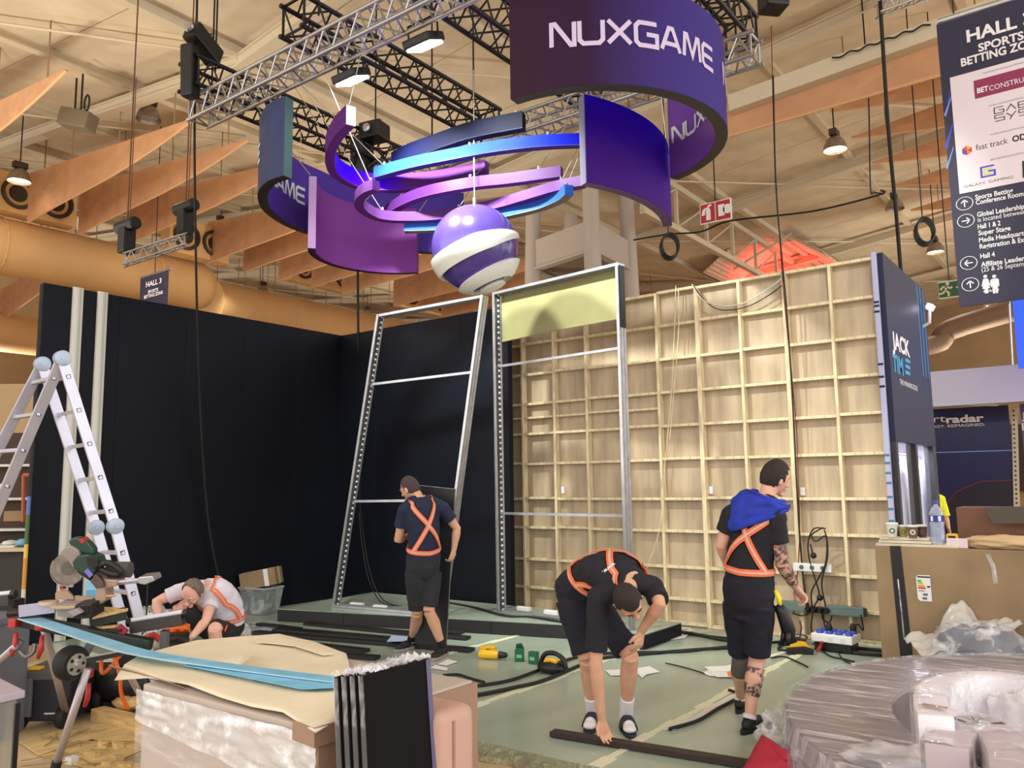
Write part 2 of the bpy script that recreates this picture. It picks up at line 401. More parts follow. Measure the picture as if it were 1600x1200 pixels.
# far walls of the hall
m_hall = mat('hall_wall', (168, 140, 104), .8, var=.06, vs=.6)
hw = MB().box((-40.2, 18, 5.5), (.2, 60, 13)).build('wall_hall_left', m_hall, kind='structure')
hb = MB().box((-14, 46, 5.5), (60, .2, 13)).build('wall_hall_back', m_hall, kind='structure')
for k in range(9): MB().box((-40.05, -6+k*6, 5.5), (.12, .25, 12)).build('wall_pilaster', m_steel, hw)
for k in range(9): MB().box((-38+k*6, 45.85, 5.5), (.25, .12, 12)).build('wall_pilaster', m_steel, hb)
MB().box((-14, 45.8, 2.6), (52, .1, 3.2)).build('wall_dark_band', mat('dark_band', (74, 56, 40), .8), hb)

# ---------------- fabric baffles
m_hang = mat('hanger_wire', (150, 120, 90), .6)
def ordw(i): return ('first second third fourth fifth sixth seventh eighth ninth tenth eleventh twelfth thirteenth fourteenth fifteenth sixteenth seventeenth'.split())[i]
def baffle(Y, xa, xb, za0, za1, zb, label, group):
    """xa: deep cut end (za0 bottom, za1 top); xb: pointed end at zb"""
    t = thing('acoustic_baffle', label, 'baffle', (xa, Y, za0), group)
    n = 10; top = [V((xa+(xb-xa)*i/n, Y, za1+(zb+.02-za1)*i/n)) for i in range(n+1)]
    bot = [V((xa+(xb-xa)*i/n, Y, za0+(zb-za0)*(i/n)-.22*math.sin(math.pi*i/n)*(i/n))) for i in range(n+1)]
    mid = [(a+b2)/2 for a, b2 in zip(top, bot)]
    for k, (u, l) in enumerate(((top, mid), (mid, bot))):
        b = MB()
        for i0, i1 in ((0, 3), (3, 7), (7, n)):
            e = V((.006, 0, -.004 if k == 0 else .004)); P = u[i0:i1+1]+l[i0:i1+1][::-1]
            b.prism([p+V((0, -.025, 0)) for p in P], (0, .05, 0))
        b.build('baffle_panel', m_fin, t)
    MB().tube(bot, .022, 6).build('hem', mat('baffle_hem', (214, 170, 124), .8), t)
    for f in (.3, .62, .95):
        p = top[int(f*n)]; MB().tube([p, (p.x, Y, zr(p.x)+.07)], .015, 5).build('hanger', m_hang, t)
YL = [5.9, 8.28, 9.5, 10.75, 13.15, 14.4, 15.7, 17.0, 18.3, 20.8, 22.1, 23.4, 26, 28.6, 31.2]
for i, Y in enumerate(YL):
    baffle(Y, -21, -13.8, 8.2, 9.46, 8.75, 'tan tapering fabric baffle, %s from the front in the row left of the rig' % ordw(i), 'tan baffles along the left duct')
for i, Y in enumerate((9, 11.5, 14, 16.5, 19, 21.5, 24, 27, 30, 33)):
    baffle(Y, -31.5, -25, 7.4, 8.7, 8.9, 'low tan baffle under the far duct, %s counted from the camera' % ordw(i), 'tan baffles beyond the duct')
for i, Y in enumerate((12.8, 16.6, 18.4, 20.2, 22.2, 24.4, 27)):
    baffle(Y, 3.2, -4.7, 9.3, 11.0, zr(-4.7)-.55, 'tan wedge baffle at upper right, %s behind the hanging hall banner' % ordw(i), 'tan baffles in the right bay')
Yb = 13.6
P = [onY(1105, 222, Yb), onY(1300, 166, Yb), onY(1640, 68, Yb), onY(1640, 4, Yb), onY(1465, 60, Yb), onY(1142, 167, Yb)]
b = thing('acoustic_baffle', 'broad straight tan baffle crossing just right of the big purple ring', 'baffle', P[0])
for i0 in ((0, 1, 4, 5), (1, 2, 3, 4)):
    MB().prism([P[i] for i in i0], (0, .05, 0)).build('baffle_panel', m_fin, b)
MB().tube([P[0], P[1], P[2]], .03, 6).build('hem', MC['baffle_hem'], b)
MB().bar(onY(1142, 165, Yb-.1), onY(1640, -14, Yb-.1), .25, .3).build('cable_tray', m_steel, ce)
MB().tube([onY(1300+k*14, 92-k*5+(2 if k % 2 else -2), Yb-.3) for k in range(12)], .015, 6, 3).build('tray_cable', m_blk, ce)

# ---------------- air ducts with jet nozzles
def duct(label, X, z, r, y0, y1):
    t = thing('air_duct', label, 'duct', (X, y0, z-r))
    MB().tube([(X, y0, z), (X, y1-r*.6, z), (X, y1-r*.2, z), (X, y1, z)], [r, r, r*.85, r*.45], 20).build('duct_body', m_duct, t, smooth=50)
    y = y0+2
    while y < y1-1: MB().tube([(X, y, z+r*.9), (X, y, zr(X)+.07)], .02, 5).build('hanger', m_hang, t); y += 5
    y = y0+3
    while y < y1-1: MB().lathe([(r*1.01, -.04), (r*1.025, 0), (r*1.01, .04)], (X, y, z), 20, Matrix.Rotation(math.pi/2, 3, 'X'), cap=False).build('duct_joint', m_duct, t); y += 4
    return t
duct('big round beige duct running along the left tan baffles', -22.0, 7.75, .72, -3, 13.9)
duct('second beige duct continuing deeper behind the first one', -24.5, 7.9, .85, 15.5, 40)
duct('lower beige duct further left beneath the baffles', -31.0, 7.2, .7, 4, 30)
def jets(x, y, X, n, label, s=1.0):
    p = onX(x, y, X); t = thing('jet_nozzle_box', label, 'vent', (p.x, p.y, p.z))
    MB().box(p, (.5, n*.95*s, 1.0*s)).build('box', m_duct, t, bevel=.03)
    for k in range(n):
        c = p+V((.27, (k-(n-1)/2)*.9*s, 0))
        nz = MB().lathe([(.40*s, -.04), (.40*s, .06), (.34*s, .08), (.30*s, -.02), (.22*s, -.03), (.2*s, .02), (.05, .02)], c, 18, Matrix.Rotation(math.pi/2, 3, 'Y')).build('nozzle', mat('nozzle_dark', (58, 44, 34), .6), t, smooth=40)
jets(22, 306, -21.6, 3, 'beige box with three round air jets at far left behind lit lamp')
jets(306, 378, -21.0, 2, 'beige box with two round air jets behind the small hoist truss')
jets(500, 428, -22.5, 3, 'beige box with three round air jets below the pink curved panel')
jets(660, 468, -22.5, 3, 'beige box with three round air jets left of the striped ball')

# ---------------- support tower in the valley
m_col = mat('column_white', (182, 172, 164), .5)
t = thing('support_tower', 'white four column roof support tower behind the gold panel frame', 'column', (-11.3, 18.2, 0))
CX = [(-10.06, 16.75), (-12.25, 17.3), (-10.25, 19.0), (-12.5, 19.6)]
for x, y in CX:
    dx, dy = (x+11.3)*.10, (y-18.2)*.10
    MB().tube([(x+dx*1.4, y+dy*1.4, Zg), (x, y, 7.6), (x-dx*.4, y-dy*.4, zr(x)+.05)], [.24, .21, .20], 18).build('column', m_col, t, smooth=50)
for i, j in ((0, 1), (0, 2), (1, 3), (2, 3)):
    a, c = V((*CX[i], 7.75)), V((*CX[j], 7.75)); MB().bar(a, c, .12, .75).bar(a+V((0, 0, -.4)), c+V((0, 0, -.4)), .22, .06).build('ring_beam', m_col, t)
MB().box((-11.3, 18.2, 7.42), (1.9, 1.9, .05)).build('soffit_plate', mat('soffit_grey', (132, 122, 112), .7), t)

# ---------------- far lattice girder and red lit vault
t = thing('lattice_girder', 'cream lattice girder running away under the roof above the plywood wall', 'truss', (-9.3, 19, 9.0))
b = MB().bar((-9.3, 18, 8.55), (-9.3, 44, 8.55), .16, .16); b.build('bottom_chord', m_steel, t)
MB().bar((-9.3, 18, 9.75), (-9.3, 44, 9.75), .16, .16).build('top_chord', m_steel, t)
for k in range(13):
    MB().bar((-9.3, 18+k*2, 8.55), (-9.3, 18+k*2, 9.75), .09, .09, (1, 0, 0)).build('post', m_steel, t)
    MB().tube([(-9.3, 18+k*2, 8.6), (-9.3, 20+k*2, 9.7)], .03, 6).build('diagonal', m_steel, t)
vs = MB().grid(lambda u, v: V((-11.6+4.2*u, 27+6*v, 9.15+1.0*math.sin(math.pi*u)+.025*math.sin(u*200))), 110, 3)
tag(vs.build('corrugated_vault', m_roof, solid=.03), 'curved corrugated roof vault lit red beyond the plywood wall', 'vault')
MB().tube([(-10, 25.8, 8.75), (-8, 25.8, 9.6)], .04, 6).build('tie_rod', m_steel, ce)

# ---------------- high bay pendant lamps
m_refl = mat('lamp_shade', (150, 140, 126), .3, .6, var=.1, vs=10)
m_lit = mat('lamp_lit', (255, 236, 205), .5, emit=9)
m_unlit = mat('lamp_lens', (176, 176, 180), .15, .7)
def pendant(x, y, w, lit, label):
    p = at(x, y, F*.52/w); t = thing('high_bay_lamp', label, 'lamp', p)
    s = MB().lathe([(.26, -.02), (.255, .0), (.235, .10), (.19, .20), (.12, .28), (.06, .31), (.05, .31), (.11, .27), (.18, .19), (.225, .09), (.245, 0), (.25, -.02)], p, 20, cap=False).build('lamp_shade', m_refl, t, smooth=60)
    MB().lathe([(.0, .02), (.15, .03), (.235, .045)], p, 20, cap=False).build('lens', m_lit if lit else m_unlit, t)
    MB().box(p+V((0, 0, .38)), (.16, .30, .14)).build('ballast_box', mat('ballast', (64, 52, 44), .6), t, bevel=.01)
    zt = zr(p.x)+.07; MB().tube([p+V((0, 0, .44)), V((p.x, p.y, zt))], .015, 6).build('hanging_rod', m_dark, t)
for a in ((30, 283, 35, 1, 'lit bell lamp at far left above the round air jets'), (232, 186, 37, 0, 'unlit bell lamp left of the truss end'),
          (345, 358, 24, 0, 'small unlit bell lamp right of the hoist truss'), (410, 457, 20, 1, 'small lit bell lamp below the pink curved panel'),
          (574, 492, 15, 1, 'tiny bell lamp above the corner of the dark walls'), (1305, 234, 37, 1, 'lit bell lamp high up right of the purple ring'),
          (1398, 326, 28, 0, 'unlit bell lamp beside the black cable left of the hall banner'), (1462, 394, 28, 1, 'lit bell lamp above the blue booth corner'),
          (1548, 484, 24, 1, 'low lit bell lamp under the hall banner'), (474, 417, 17, 0, 'flat unlit bell lamp under the left purple ring')): pendant(*a)
# loudspeaker hung from the roof
p = at(122, 188, 15.5); t = thing('hanging_loudspeaker', 'grey box loudspeaker hanging from the roof beam at upper left', 'speaker', p)
MB().box(p, (.62, .34, .34), Matrix.Rotation(.5, 3, 'Z') @ Matrix.Rotation(.25, 3, 'Y')).build('cabinet', mat('speaker_grey', (112, 100, 82), .6), t, bevel=.03)
MB().tube([p+V((.1, 0, .15)), p+V((.1, 0, .9))], .02, 6).tube([p+V((-.15, 0, .15)), p+V((-.15, 0, .9))], .02, 6).build('hanger', m_dark, t)
MB().tube([p+V((.32+.1*math.cos(g), 0, .25+.16*math.sin(g))) for g in [k*.7 for k in range(10)]], .02, 6).build('cable_loop', m_blk, t)
# red streamer caught on the roof and coiled cables
p = at(192, 30, 15); tag(MB().strip([p+V((-.25, 0, .2)), p+V((-.1, 0, .08)), p+V((.1, .02, -.03)), p+V((.3, 0, -.1))], (0, .03, .05), .01).build('streamer', mat('brown_red', (110, 50, 36), .8)), 'short brown red streamer caught high on the roof sheets', 'streamer')
for x, y, tt, r, l in ((1443, 365, 15, .22, 'black coiled cable hanging under the roof left of hall banner'), (1045, 388, 16, .22, 'dark coiled cable hanging right of the white support tower')):
    p = at(x, y, tt); b = MB()
    for k in range(3): b.tube([p+V((r*math.cos(g)*.6+k*.02, r*math.cos(g)*.5, r*1.1*math.sin(g)+k*.03)) for g in [j*.42 for j in range(15)]], .022, 6, closed=True)
    b.tube([p+V((0, 0, r)), V((p.x, p.y, zr(p.x)+.07))], .012, 5); tag(b.build('cable_coil', m_blk), l, 'cable')
tag(MB().tube([onZ(1000, 460, 7) if 0 else at(990, 375, 17), at(1045, 366, 16.5), at(1095, 362, 16), at(1142, 345, 15.5), at(1270, 330, 15), at(1375, 304, 14.5), at(1376, 297, 14.5)], .018, 6, 5).build('roof_cable', m_blk), 'thin black cable slung below the roof to the right', 'cable')
# ================================================================== RIG OVER THE STAND
m_sil = mat('truss_silver', (176, 176, 178), .35, .8)
m_btr = mat('truss_black', (24, 24, 28), .4, .3)
def truss(label, p, q, s, m, r=.024, step=None, name='box_truss', group=None, hang=None):
    p, q = V(p), V(q); t = thing(name, label, 'truss', p, group); d = (q-p); L = d.length; d = d/L
    a = d.cross(V((0, 0, 1))).normalized(); up = V((0, 0, 1)); n = max(2, int(L/(step or s)+.5))
    cor = [(-.5, 0), (.5, 0), (.5, 1), (-.5, 1)]
    C4 = [a*x*s+up*y*s for x, y in cor]
    for c in C4: MB().tube([p+c-d*.04, q+c+d*.04], r, 8).build('chord', m, t, smooth=60)
    for k in range(4):
        b = MB(); c1, c2 = C4[k], C4[(k+1) % 4]
        for i in range(n):
            A = p+d*(L*i/n); B = p+d*(L*(i+1)/n); M = p+d*(L*(i+.5)/n)
            b.tube([A+c1, M+c2], r*.45, 5).tube([M+c2, B+c1], r*.45, 5)
        for e in (p, q): b.tube([e+c1, e+c2], r*.6, 5)
        b.build('lacing', m, t)
    for h in hang or ():
        c = p+d*(L*h)+up*s; MB().tube([c, (c.x, c.y, zr(c.x)+.07)], .012, 6).build('hoist_chain', m_dark, t)
    return t
truss('silver box truss carrying the two bright floodlights', (-8.5, 5.16, 6.01), (-0.4, 5.16, 6.01), .255, m_sil, hang=(.03, .5))
truss('silver box truss at the back of the rig behind the rings', (-9.2, 7.9, 6.01), (-2.72, 7.9, 6.01), .255, m_sil, hang=(.3, .97))
for X, y0, y1, l in ((-8.35, 4.93, 8.2, 'black truss over the left end of the silver truss'), (-6.45, 4.93, 8.15, 'black truss crossing above the floodlights, second from left'),
                     (-4.9, 4.3, 8.2, 'black truss above the striped ball, third from left'), (-2.95, 4.6, 8.15, 'black truss at upper right behind the big purple ring')):
    truss(l, (X, y0, 6.31), (X, y1, 6.31), .34, m_btr, .026, hang=(.1, .9))
# floodlights
m_glow = mat('flood_lens', (236, 255, 240), .4, emit=40)
for p, l in zip(FLOOD, ('bright floodlight clamped under the silver truss, left one of two', 'bright floodlight clamped under the silver truss, right one of two')):
    t = thing('floodlight', l, 'lamp', p); R = Matrix.Rotation(math.radians(24), 3, 'X')
    MB().box(p, (.34, .26, .09), R).build('housing', m_blk, t, bevel=.02)
    MB().box(p+R @ V((0, 0, -.055)), (.29, .21, .02), R).build('lens', m_glow, t)
    MB().tube([p+V((-.19, 0, 0)), p+V((-.19, -.02, .2)), p+V((.19, -.02, .2)), p+V((.19, 0, 0))], .012, 6).build('yoke', m_dark, t)
    MB().tube([p+V((0, -.02, .2)), (p.x, 5.29, 6.01)], .02, 6).build('clamp', m_dark, t)
# black fixtures on the trusses
def fixture(p, d, rz, rx, label, handle=True, lens=True):
    t = thing('stage_light', label, 'light', p); R = Matrix.Rotation(rz, 3, 'Z') @ Matrix.Rotation(rx, 3, 'X')
    MB().box(p, d, R).build('housing', m_blk, t, bevel=.025)
    if lens: MB().lathe([(.05, 0), (.06, .02), (.06, .05), (.03, .06)], V(p)+R @ V((0, -d[1]/2, 0)), 12, R @ Matrix.Rotation(math.pi/2, 3, 'X')).build('lens', m_alu, t)
    if handle: MB().tube([V(p)+R @ V(v) for v in ((-d[0]*.3, 0, d[2]/2), (-d[0]*.3, 0, d[2]/2+.05), (d[0]*.3, 0, d[2]/2+.05), (d[0]*.3, 0, d[2]/2))], .012, 6).build('handle', m_blk, t)
    return t
fixture(at(318, 70, 9.6), (.20, .46, .22), .3, -.35, 'black boxed stage light sitting on the far left truss end')
fixture(at(297, 112, 9.4), (.16, .16, .62), .35, .06, 'tall black slab speaker at the far left truss end', False, False)
fixture(at(566, 245, 11.6), (.25, .25, .55), .2, .1, 'black motor hoist block behind the white tipped purple arc', True, False)
fixture(at(585, 207, 11.4), (.34, .3, .24), .2, 0, 'black work light with pale lens behind the purple arc')
fixture(at(1208, 0, 8.9), (.26, .26, .24), .8, 0, 'black motor box at the right truss end', True, False)
tag(MB().tube([at(550, 262, 11.5), at(560, 240, 11.5), at(570, 262, 11.5), at(590, 252, 11.5), at(600, 272, 11.5), at(575, 275, 11.5)], .02, 6, 4).tube([at(560, 215, 11.5), at(590, 235, 11.4), at(612, 262, 11.5)], .02, 6, 4).build('cable_bundle', m_blk), 'tangled black cables by the motor hoist behind the purple arc', 'cable')

# ------------------------------------------------------------------ printed rings and curved panels
class Curve:
    def __init__(s, P, n=10):
        s.P = crom([V((p[0], p[1], 0)) for p in P], n); s.L = [0.]
        for a, b in zip(s.P, s.P[1:]): s.L.append(s.L[-1]+(b-a).length)
    def at(s, d):
        i = max(0, min(len(s.P)-2, next((k for k in range(len(s.L)-1) if s.L[k+1] >= d), len(s.P)-2)))
        t = (d-s.L[i])/(s.L[i+1]-s.L[i]); tg = (s.P[i+1]-s.P[i]).normalized(); return s.P[i].lerp(s.P[i+1], t), tg
    def off(s, o, z):      # o>0: to the right of travel
        out = []
        for i, p in enumerate(s.P):
            t = (s.P[min(i+1, len(s.P)-1)]-s.P[max(i-1, 0)]).normalized(); out.append(p+V((t.y, -t.x, 0))*o+V((0, 0, z)))
        return out
m_edge = mat('ring_edge_dark', (44, 42, 48), .5)
m_wires = mat('steel_wire', (206, 200, 190), .35, .6)
m_lett = mat('lettering_white', (206, 192, 226), .5)
m_lett2 = mat('lettering_bright', (232, 238, 250), .5)
def wires(t, P, top, name='suspension_wire'):
    for a, c in zip(P, top): MB().tube([a, c], .006, 5).build(name, m_wires, t)
def curved(label, cv, z, h, w, mo, mi, me, cat='panel', caps=None, name='curved_panel'):
    t = thing(name, label, cat, cv.P[0]+V((0, 0, z)))
    MB().band(cv.off(0, z), h, w-.008).build('core', me, t, smooth=40)
    MB().band(cv.off(-w/2+.002, z+.004), h-.004, .006).build('outer_skin', mo, t, smooth=40)
    MB().band(cv.off(w/2-.002, z+.004), h-.004, .006).build('inner_skin', mi, t, smooth=40)
    for k, mc in (caps or {}).items():
        p, tg = cv.at(0 if k == 0 else cv.L[-1]); tg = -tg if k == 0 else tg
        nrm = V((tg.y, -tg.x, 0))
        MB().prism([p+nrm*w/2+V((0, 0, z)), p-nrm*w/2+V((0, 0, z)), p-nrm*w/2+V((0, 0, z+h)), p+nrm*w/2+V((0, 0, z+h))], tg*.008).build('end_face', mc, t)
    return t
def arcp(c, r, a0, a1, n=24): return [(c[0]+r*math.cos(math.radians(a0+(a1-a0)*i/n)), c[1]+r*math.sin(math.radians(a0+(a1-a0)*i/n))) for i in range(n+1)]
# right ring: travel from near end round to the far end, centre on the left
cvR = Curve(arcp((-4.06, 6.73), 1.30, -88, 75), 2)
rg = curved('big purple ring at upper right lettered NUXGAME', cvR, 5.0, .93, .12, mat('ring_inner', (126, 80, 180), .35, spec=.1), grad('ring_print_right', ((0, (58, 37, 54)), (.5, (52, 33, 60)), (1, (66, 54, 134)))), m_edge, 'ring', name='logo_ring')
for a0 in (-71, 10.5):
    b = MB(); word_on(b, 'NUXGAME', lambda u, v, a0=a0: V((-4.06+1.367*math.cos(math.radians(a0)+u*.19/1.36), 6.73+1.367*math.sin(math.radians(a0)+u*.19/1.36), 5.37+v*.205))); b.build('lettering', m_lett, rg)
b = MB(); word_on(b, 'NUXGAME', lambda u, v: V((-4.06+1.228*math.cos(math.radians(72)-u*.17/1.23), 6.73+1.228*math.sin(math.radians(72)-u*.17/1.23), 5.37+v*.17))); b.build('lettering', m_lett2, rg)
wires(rg, [(-3.9, 5.42, 5.92), (-2.78, 6.6, 5.92), (-3.3, 7.8, 5.92)], [(-3.9, 5.28, 6.03), (-2.9, 6.6, 6.32), (-3.3, 7.8, 6.03)])
# left ring
cvL = Curve([(-6.97, 5.29), (-7.2, 5.28), (-7.5, 5.38), (-7.76, 5.55), (-8.02, 5.8), (-8.22, 6.13), (-8.33, 6.45), (-8.37, 6.8), (-8.38, 7.3), (-8.06, 8.05), (-7.42, 8.75)], 6)
lg = curved('dark blue and purple ring at left lettered inside, open towards the ball', cvL, 5.0, .9, .11, mat('ring_left_outer', (62, 72, 112), .35, spec=.1), grad('ring_left_inner', ((0, (92, 66, 176)), (.55, (82, 64, 172)), (1, (24, 30, 70)))), m_edge, 'ring', {0: mat('ring_end_green', (84, 112, 112), .4, spec=.1)}, name='logo_ring')
for s0, sg in ((.45, 1), (2.55, 1)):
    def pl(u, v): p, tg = cvL.at(s0+u*.187); return p+V((tg.y, -tg.x, 0))*.062+V((0, 0, 5.35+v*.19))
    b = MB(); word_on(b, 'NUXGAME', pl); b.build('lettering', m_lett2, lg)
def pl(u, v): p, tg = cvL.at(2.15-u*.187); return p-V((tg.y, -tg.x, 0))*.062+V((0, 0, 5.35+v*.19))
b = MB(); word_on(b, 'NUXGAME', pl); b.build('lettering', m_lett2, lg)
wires(lg, [(-7.3, 5.3, 5.9), (-8.3, 6.5, 5.9), (-7.6, 8.5, 5.9)], [(-7.3, 5.28, 6.03), (-8.3, 6.5, 6.33), (-7.6, 7.9, 6.03)])
# inner panels
cvr = Curve(arcp((-5.73, 7.38), 1.98, -27, 24), 2)
ri = curved('tall blue violet curved panel hanging under the right ring', cvr, 4.55, .9, .10, mat('panel_violet', (96, 52, 150), .4, spec=.1), grad('panel_blue_violet', ((0, (66, 28, 120)), (.45, (66, 28, 150)), (.8, (52, 6, 225)), (1, (46, 0, 245))), 2), mat('panel_edge_violet', (84, 56, 120), .5), caps={0: mat('panel_end_lilac', (120, 116, 140), .4, spec=.1)})
wires(ri, [(-3.95, 6.5, 5.44), (-3.76, 7.9, 5.44)], [(-3.95, 7.78, 6.03), (-3.76, 7.8, 6.03)])
cvp = Curve([(c[0], c[1]) for c in arcp((-7.05, 6.93), .96, -126, -246)], 2)
pk = curved('pink purple curved panel open to the viewer under the left ring', cvp, 4.53, .9, .09, mat('panel_deep_purple', (96, 40, 120), .45, spec=.1), mat('panel_pink_purple', (132, 66, 160), .45, spec=.1), mat('panel_edge_purple', (82, 26, 96), .5), caps={0: mat('panel_end_pink', (214, 176, 240), .4, spec=.1)})
wires(pk, [(-7.6, 6.1, 5.43), (-7.9, 7.2, 5.43)], [(-7.6, 5.29, 6.03), (-7.9, 7.78, 6.03)])
# slim arcs
def slim(label, P, h, w, m, mb, z, caps=None, tops=()):
    cv = Curve([onZ(x, y, z).to_2d() for x, y in P], 6); t = thing('slim_arc', label, 'arc', cv.P[0]+V((0, 0, z)))
    MB().band(cv.off(0, z+.004), h, w).build('arc_body', m, t, smooth=40)
    MB().band(cv.off(0, z), .006, w+.002).build('underside', mb, t)
    for k, mc in (caps or {}).items():
        p, tg = cv.at(0 if k == 0 else cv.L[-1]); tg = -tg if k == 0 else tg; nr = V((tg.y, -tg.x, 0))*w/2
        MB().prism([p+nr+V((0, 0, z)), p-nr+V((0, 0, z)), p-nr+V((0, 0, z+h)), p+nr+V((0, 0, z+h))], tg*.006).build('end_face', mc, t)
    for f, dx in tops:
        p, tg = cv.at(cv.L[-1]*f); p = p+V((0, 0, z+h)); Yt = 5.29 if p.y < 6.6 else 7.77
        MB().tube([p, p+V((0, 0, .05))], .014, 6).build('wire_lug', m_alu, t)
        MB().tube([p, (p.x+dx, Yt, 6.03)], .005, 5).build('suspension_wire', m_wires, t)
    return t
mp = mat('arc_purple', (92, 46, 122), .4, spec=.1); mpd = mat('arc_purple_under', (104, 52, 140), .45, spec=.1); mb_ = mat('arc_blue', (42, 84, 168), .4, spec=.1); mbd = mat('arc_blue_under', (70, 62, 140), .45, spec=.1)
slim('purple arc with a bright white end face hanging highest at left', ((548, 196), (530, 214), (517, 238), (516, 258), (524, 275), (542, 287), (565, 296), (592, 299), (631, 299), (690, 293), (761, 279)), .20, .10,
     grad('arc_purple_blue', ((0, (58, 0, 250)), (.16, (70, 0, 240)), (.34, (96, 46, 126)), (1, (86, 42, 112)))), mpd, 5.2, {0: mat('end_white', (248, 248, 248), .4)}, ((.02, .05), (.45, .1), (.97, .0)))
slim('dark blue slanting arc above the bright blue one', ((617, 264), (640, 252), (680, 238), (730, 221), (775, 211), (819, 203)), .19, .11, grad('arc_navy', ((0, (24, 30, 80)), (.4, (16, 18, 44)), (1, (14, 15, 32)))), mat('arc_navy_under', (40, 44, 70), .45, spec=.1), 5.5, None, ((.12, 0), (.5, -.1), (.95, 0)))
slim('bright blue long arc running from left to the blue violet panel', ((588, 280), (643, 265), (702, 253), (774, 240), (845, 232), (912, 229)), .13, .10, grad('arc_bright_blue', ((0, (36, 78, 146)), (.6, (28, 60, 138)), (1, (12, 8, 150)))), mbd, 5.3, None, ((.05, -.1), (.5, 0), (.85, .05)))
slim('purple waving arc curling just above the striped ball', ((604, 345), (612, 334), (636, 320), (674, 307), (740, 295), (797, 289), (878, 278)), .12, .10, mat('arc_purple_deep', (72, 34, 96), .4, spec=.1), mpd, 5.0, {0: mp}, ((.03, -.05), (.6, .1), (.9, .05)))
slim('lilac C shaped arc passing behind the striped ball', ((587, 298), (572, 304), (562, 314), (562, 325), (574, 336), (594, 344), (631, 347), (693, 344), (774, 328), (821, 315), (869, 301), (912, 292)), .11, .10, mat('arc_lilac', (90, 52, 112), .4, spec=.1), mpd, 4.8, {0: mp, 1: mp}, ((.02, -.2), (.3, 0), (.55, .1), (.93, .1)))
slim('lowest bright blue arc behind the striped ball', ((633, 363), (686, 361), (740, 352), (800, 339), (845, 328), (876, 315), (889, 305)), .11, .10, mb_, mat('arc_grey_under', (110, 110, 118), .5), 4.7, {0: mb_, 1: mb_}, ((.03, 0), (.97, .0)))
# striped ball
bc = at(742, 388, 8.9); BR = .475
t = thing('striped_ball', 'big violet ball with raised white swirling bands hung in the middle', 'ball', bc-V((0, 0, BR)))
m_vio = mat('ball_violet', (74, 58, 136), .22, var=.05, vs=2, coat=.4); m_bw = mat('ball_white', (224, 230, 226), .35)
MB().sph(bc, BR, 40, 24).build('ball_core', m_vio, t, smooth=1)
ax = (V((0, 0, 1))-RT*.42-FW*.06).normalized(); e2 = ax.cross(FW).normalized(); e1 = e2.cross(ax).normalized(); e1 = -e1 if e1.dot(FW) > 0 else e1; e2 = ax.cross(e1)
# e1 points to the viewer, e2 to the right-hand side
if e2.dot(RT) < 0: e2 = -e2
def zone(fn0, fn1, l0, l1, n=60, R0=BR-.01, R1=BR+.035):
    P = []
    for i in range(n+1):
        lo = l0+(l1-l0)*i/n; a, c = fn0(lo), fn1(lo); row = []
        for lat, R in ((a, R0), (a, R1), (a*.67+c*.33, R1+.004), (a*.33+c*.67, R1+.004), (c, R1), (c, R0)):
            la, ln = math.radians(lat), math.radians(lo); row.append(bc+(e1*math.cos(ln)*math.cos(la)+e2*math.sin(ln)*math.cos(la)+ax*math.sin(la))*R)
        P += row
    f = []
    for i in range(n):
        for j in range(5): f.append((i*6+j, i*6+j+1, i*6+j+7, i*6+j+6))
    return MB().add(P, f+[tuple(range(6)), tuple(n*6+k for k in range(6))[::-1]])
zone(lambda l: -19+max(0, l-20)*.10, lambda l: 4-max(0, l-5)*.16, -150, 76).build('white_band', m_bw, t, smooth=35)
zone(lambda l: -62, lambda l: -42+4*math.sin(math.radians(l)), -180, 180).build('white_band', m_bw, t, smooth=35)
zone(lambda l: -88, lambda l: -72, -180, 180).build('white_band', m_bw, t, smooth=35)
wires(t, [bc+V((0, 0, BR))], [(bc.x, bc.y, 6.32)])
MB().tube([bc+V((0, 0, BR)), bc+V((0, 0, BR+.10))], .02, 8).build('wire_lug', m_alu, t)

# ------------------------------------------------------------------ small hoist truss, hanging cables
hp, hq = at(196, 414, 12.4), at(288, 384, 12.7)
truss('short silver truss hung on two black motors at the left', hp, hq, .17, m_sil, .016, name='hoist_truss')
for p, l in ((hp, 'black chain motor on the left end of the short hoist truss'), (hq, 'black chain motor on the right end of the short hoist truss')):
    t = thing('chain_motor', l, 'hoist', p+V((0, 0, .17)))
    MB().box(p+V((0, 0, .38)), (.2, .2, .40)).build('motor_body', m_blk, t, bevel=.03)
    MB().lathe([(.08, -.26), (.10, -.24), (.10, .24), (.08, .26)], p+V((0, 0, .62)), 12, Matrix.Rotation(math.pi/2, 3, 'Y')).build('gear_barrel', m_blk, t)
    MB().tube([p+V((0, 0, .6)), V((p.x+.02, p.y, zr(p.x)+.07))], .012, 5).tube([p+V((.07, 0, .6)), p+V((.07, 0, 3.0))], .008, 5).build('chain', mat('chain_rust', (96, 60, 44), .6), t)
def cable(label, P, r, m=None, sm=6, name='cable', cat='cable', group=None): return tag(MB().tube(P, r, 6, sm).build(name, m or m_rub, smooth=1), label, cat, group)
cable('long black cable dropping from the left truss end down the dark wall', [at(308, 0, 9.75), at(304, 190, 9.8), onX(306, 400, -8.9), onX(312, 620, -9.4), onX(322, 780, -9.6), onX(333, 860, -9.62), onX(345, 915, -9.6)], .016)
cable('thin dark cable hanging behind the pink panel to the wall corner', [at(556, 230, 12.6), at(559, 430, 12.6), at(560, 560, 12.6)], .02)
cable('black cable pair falling from the right truss end down the plywood', [at(1208, 118, 9.0), at(1213, 300, 9.2), onY(1228, 470, 8.9), onY(1238, 620, 8.95), onY(1245, 760, 8.96), onY(1252, 870, 8.96), onY(1262, 960, 8.9)], .009)
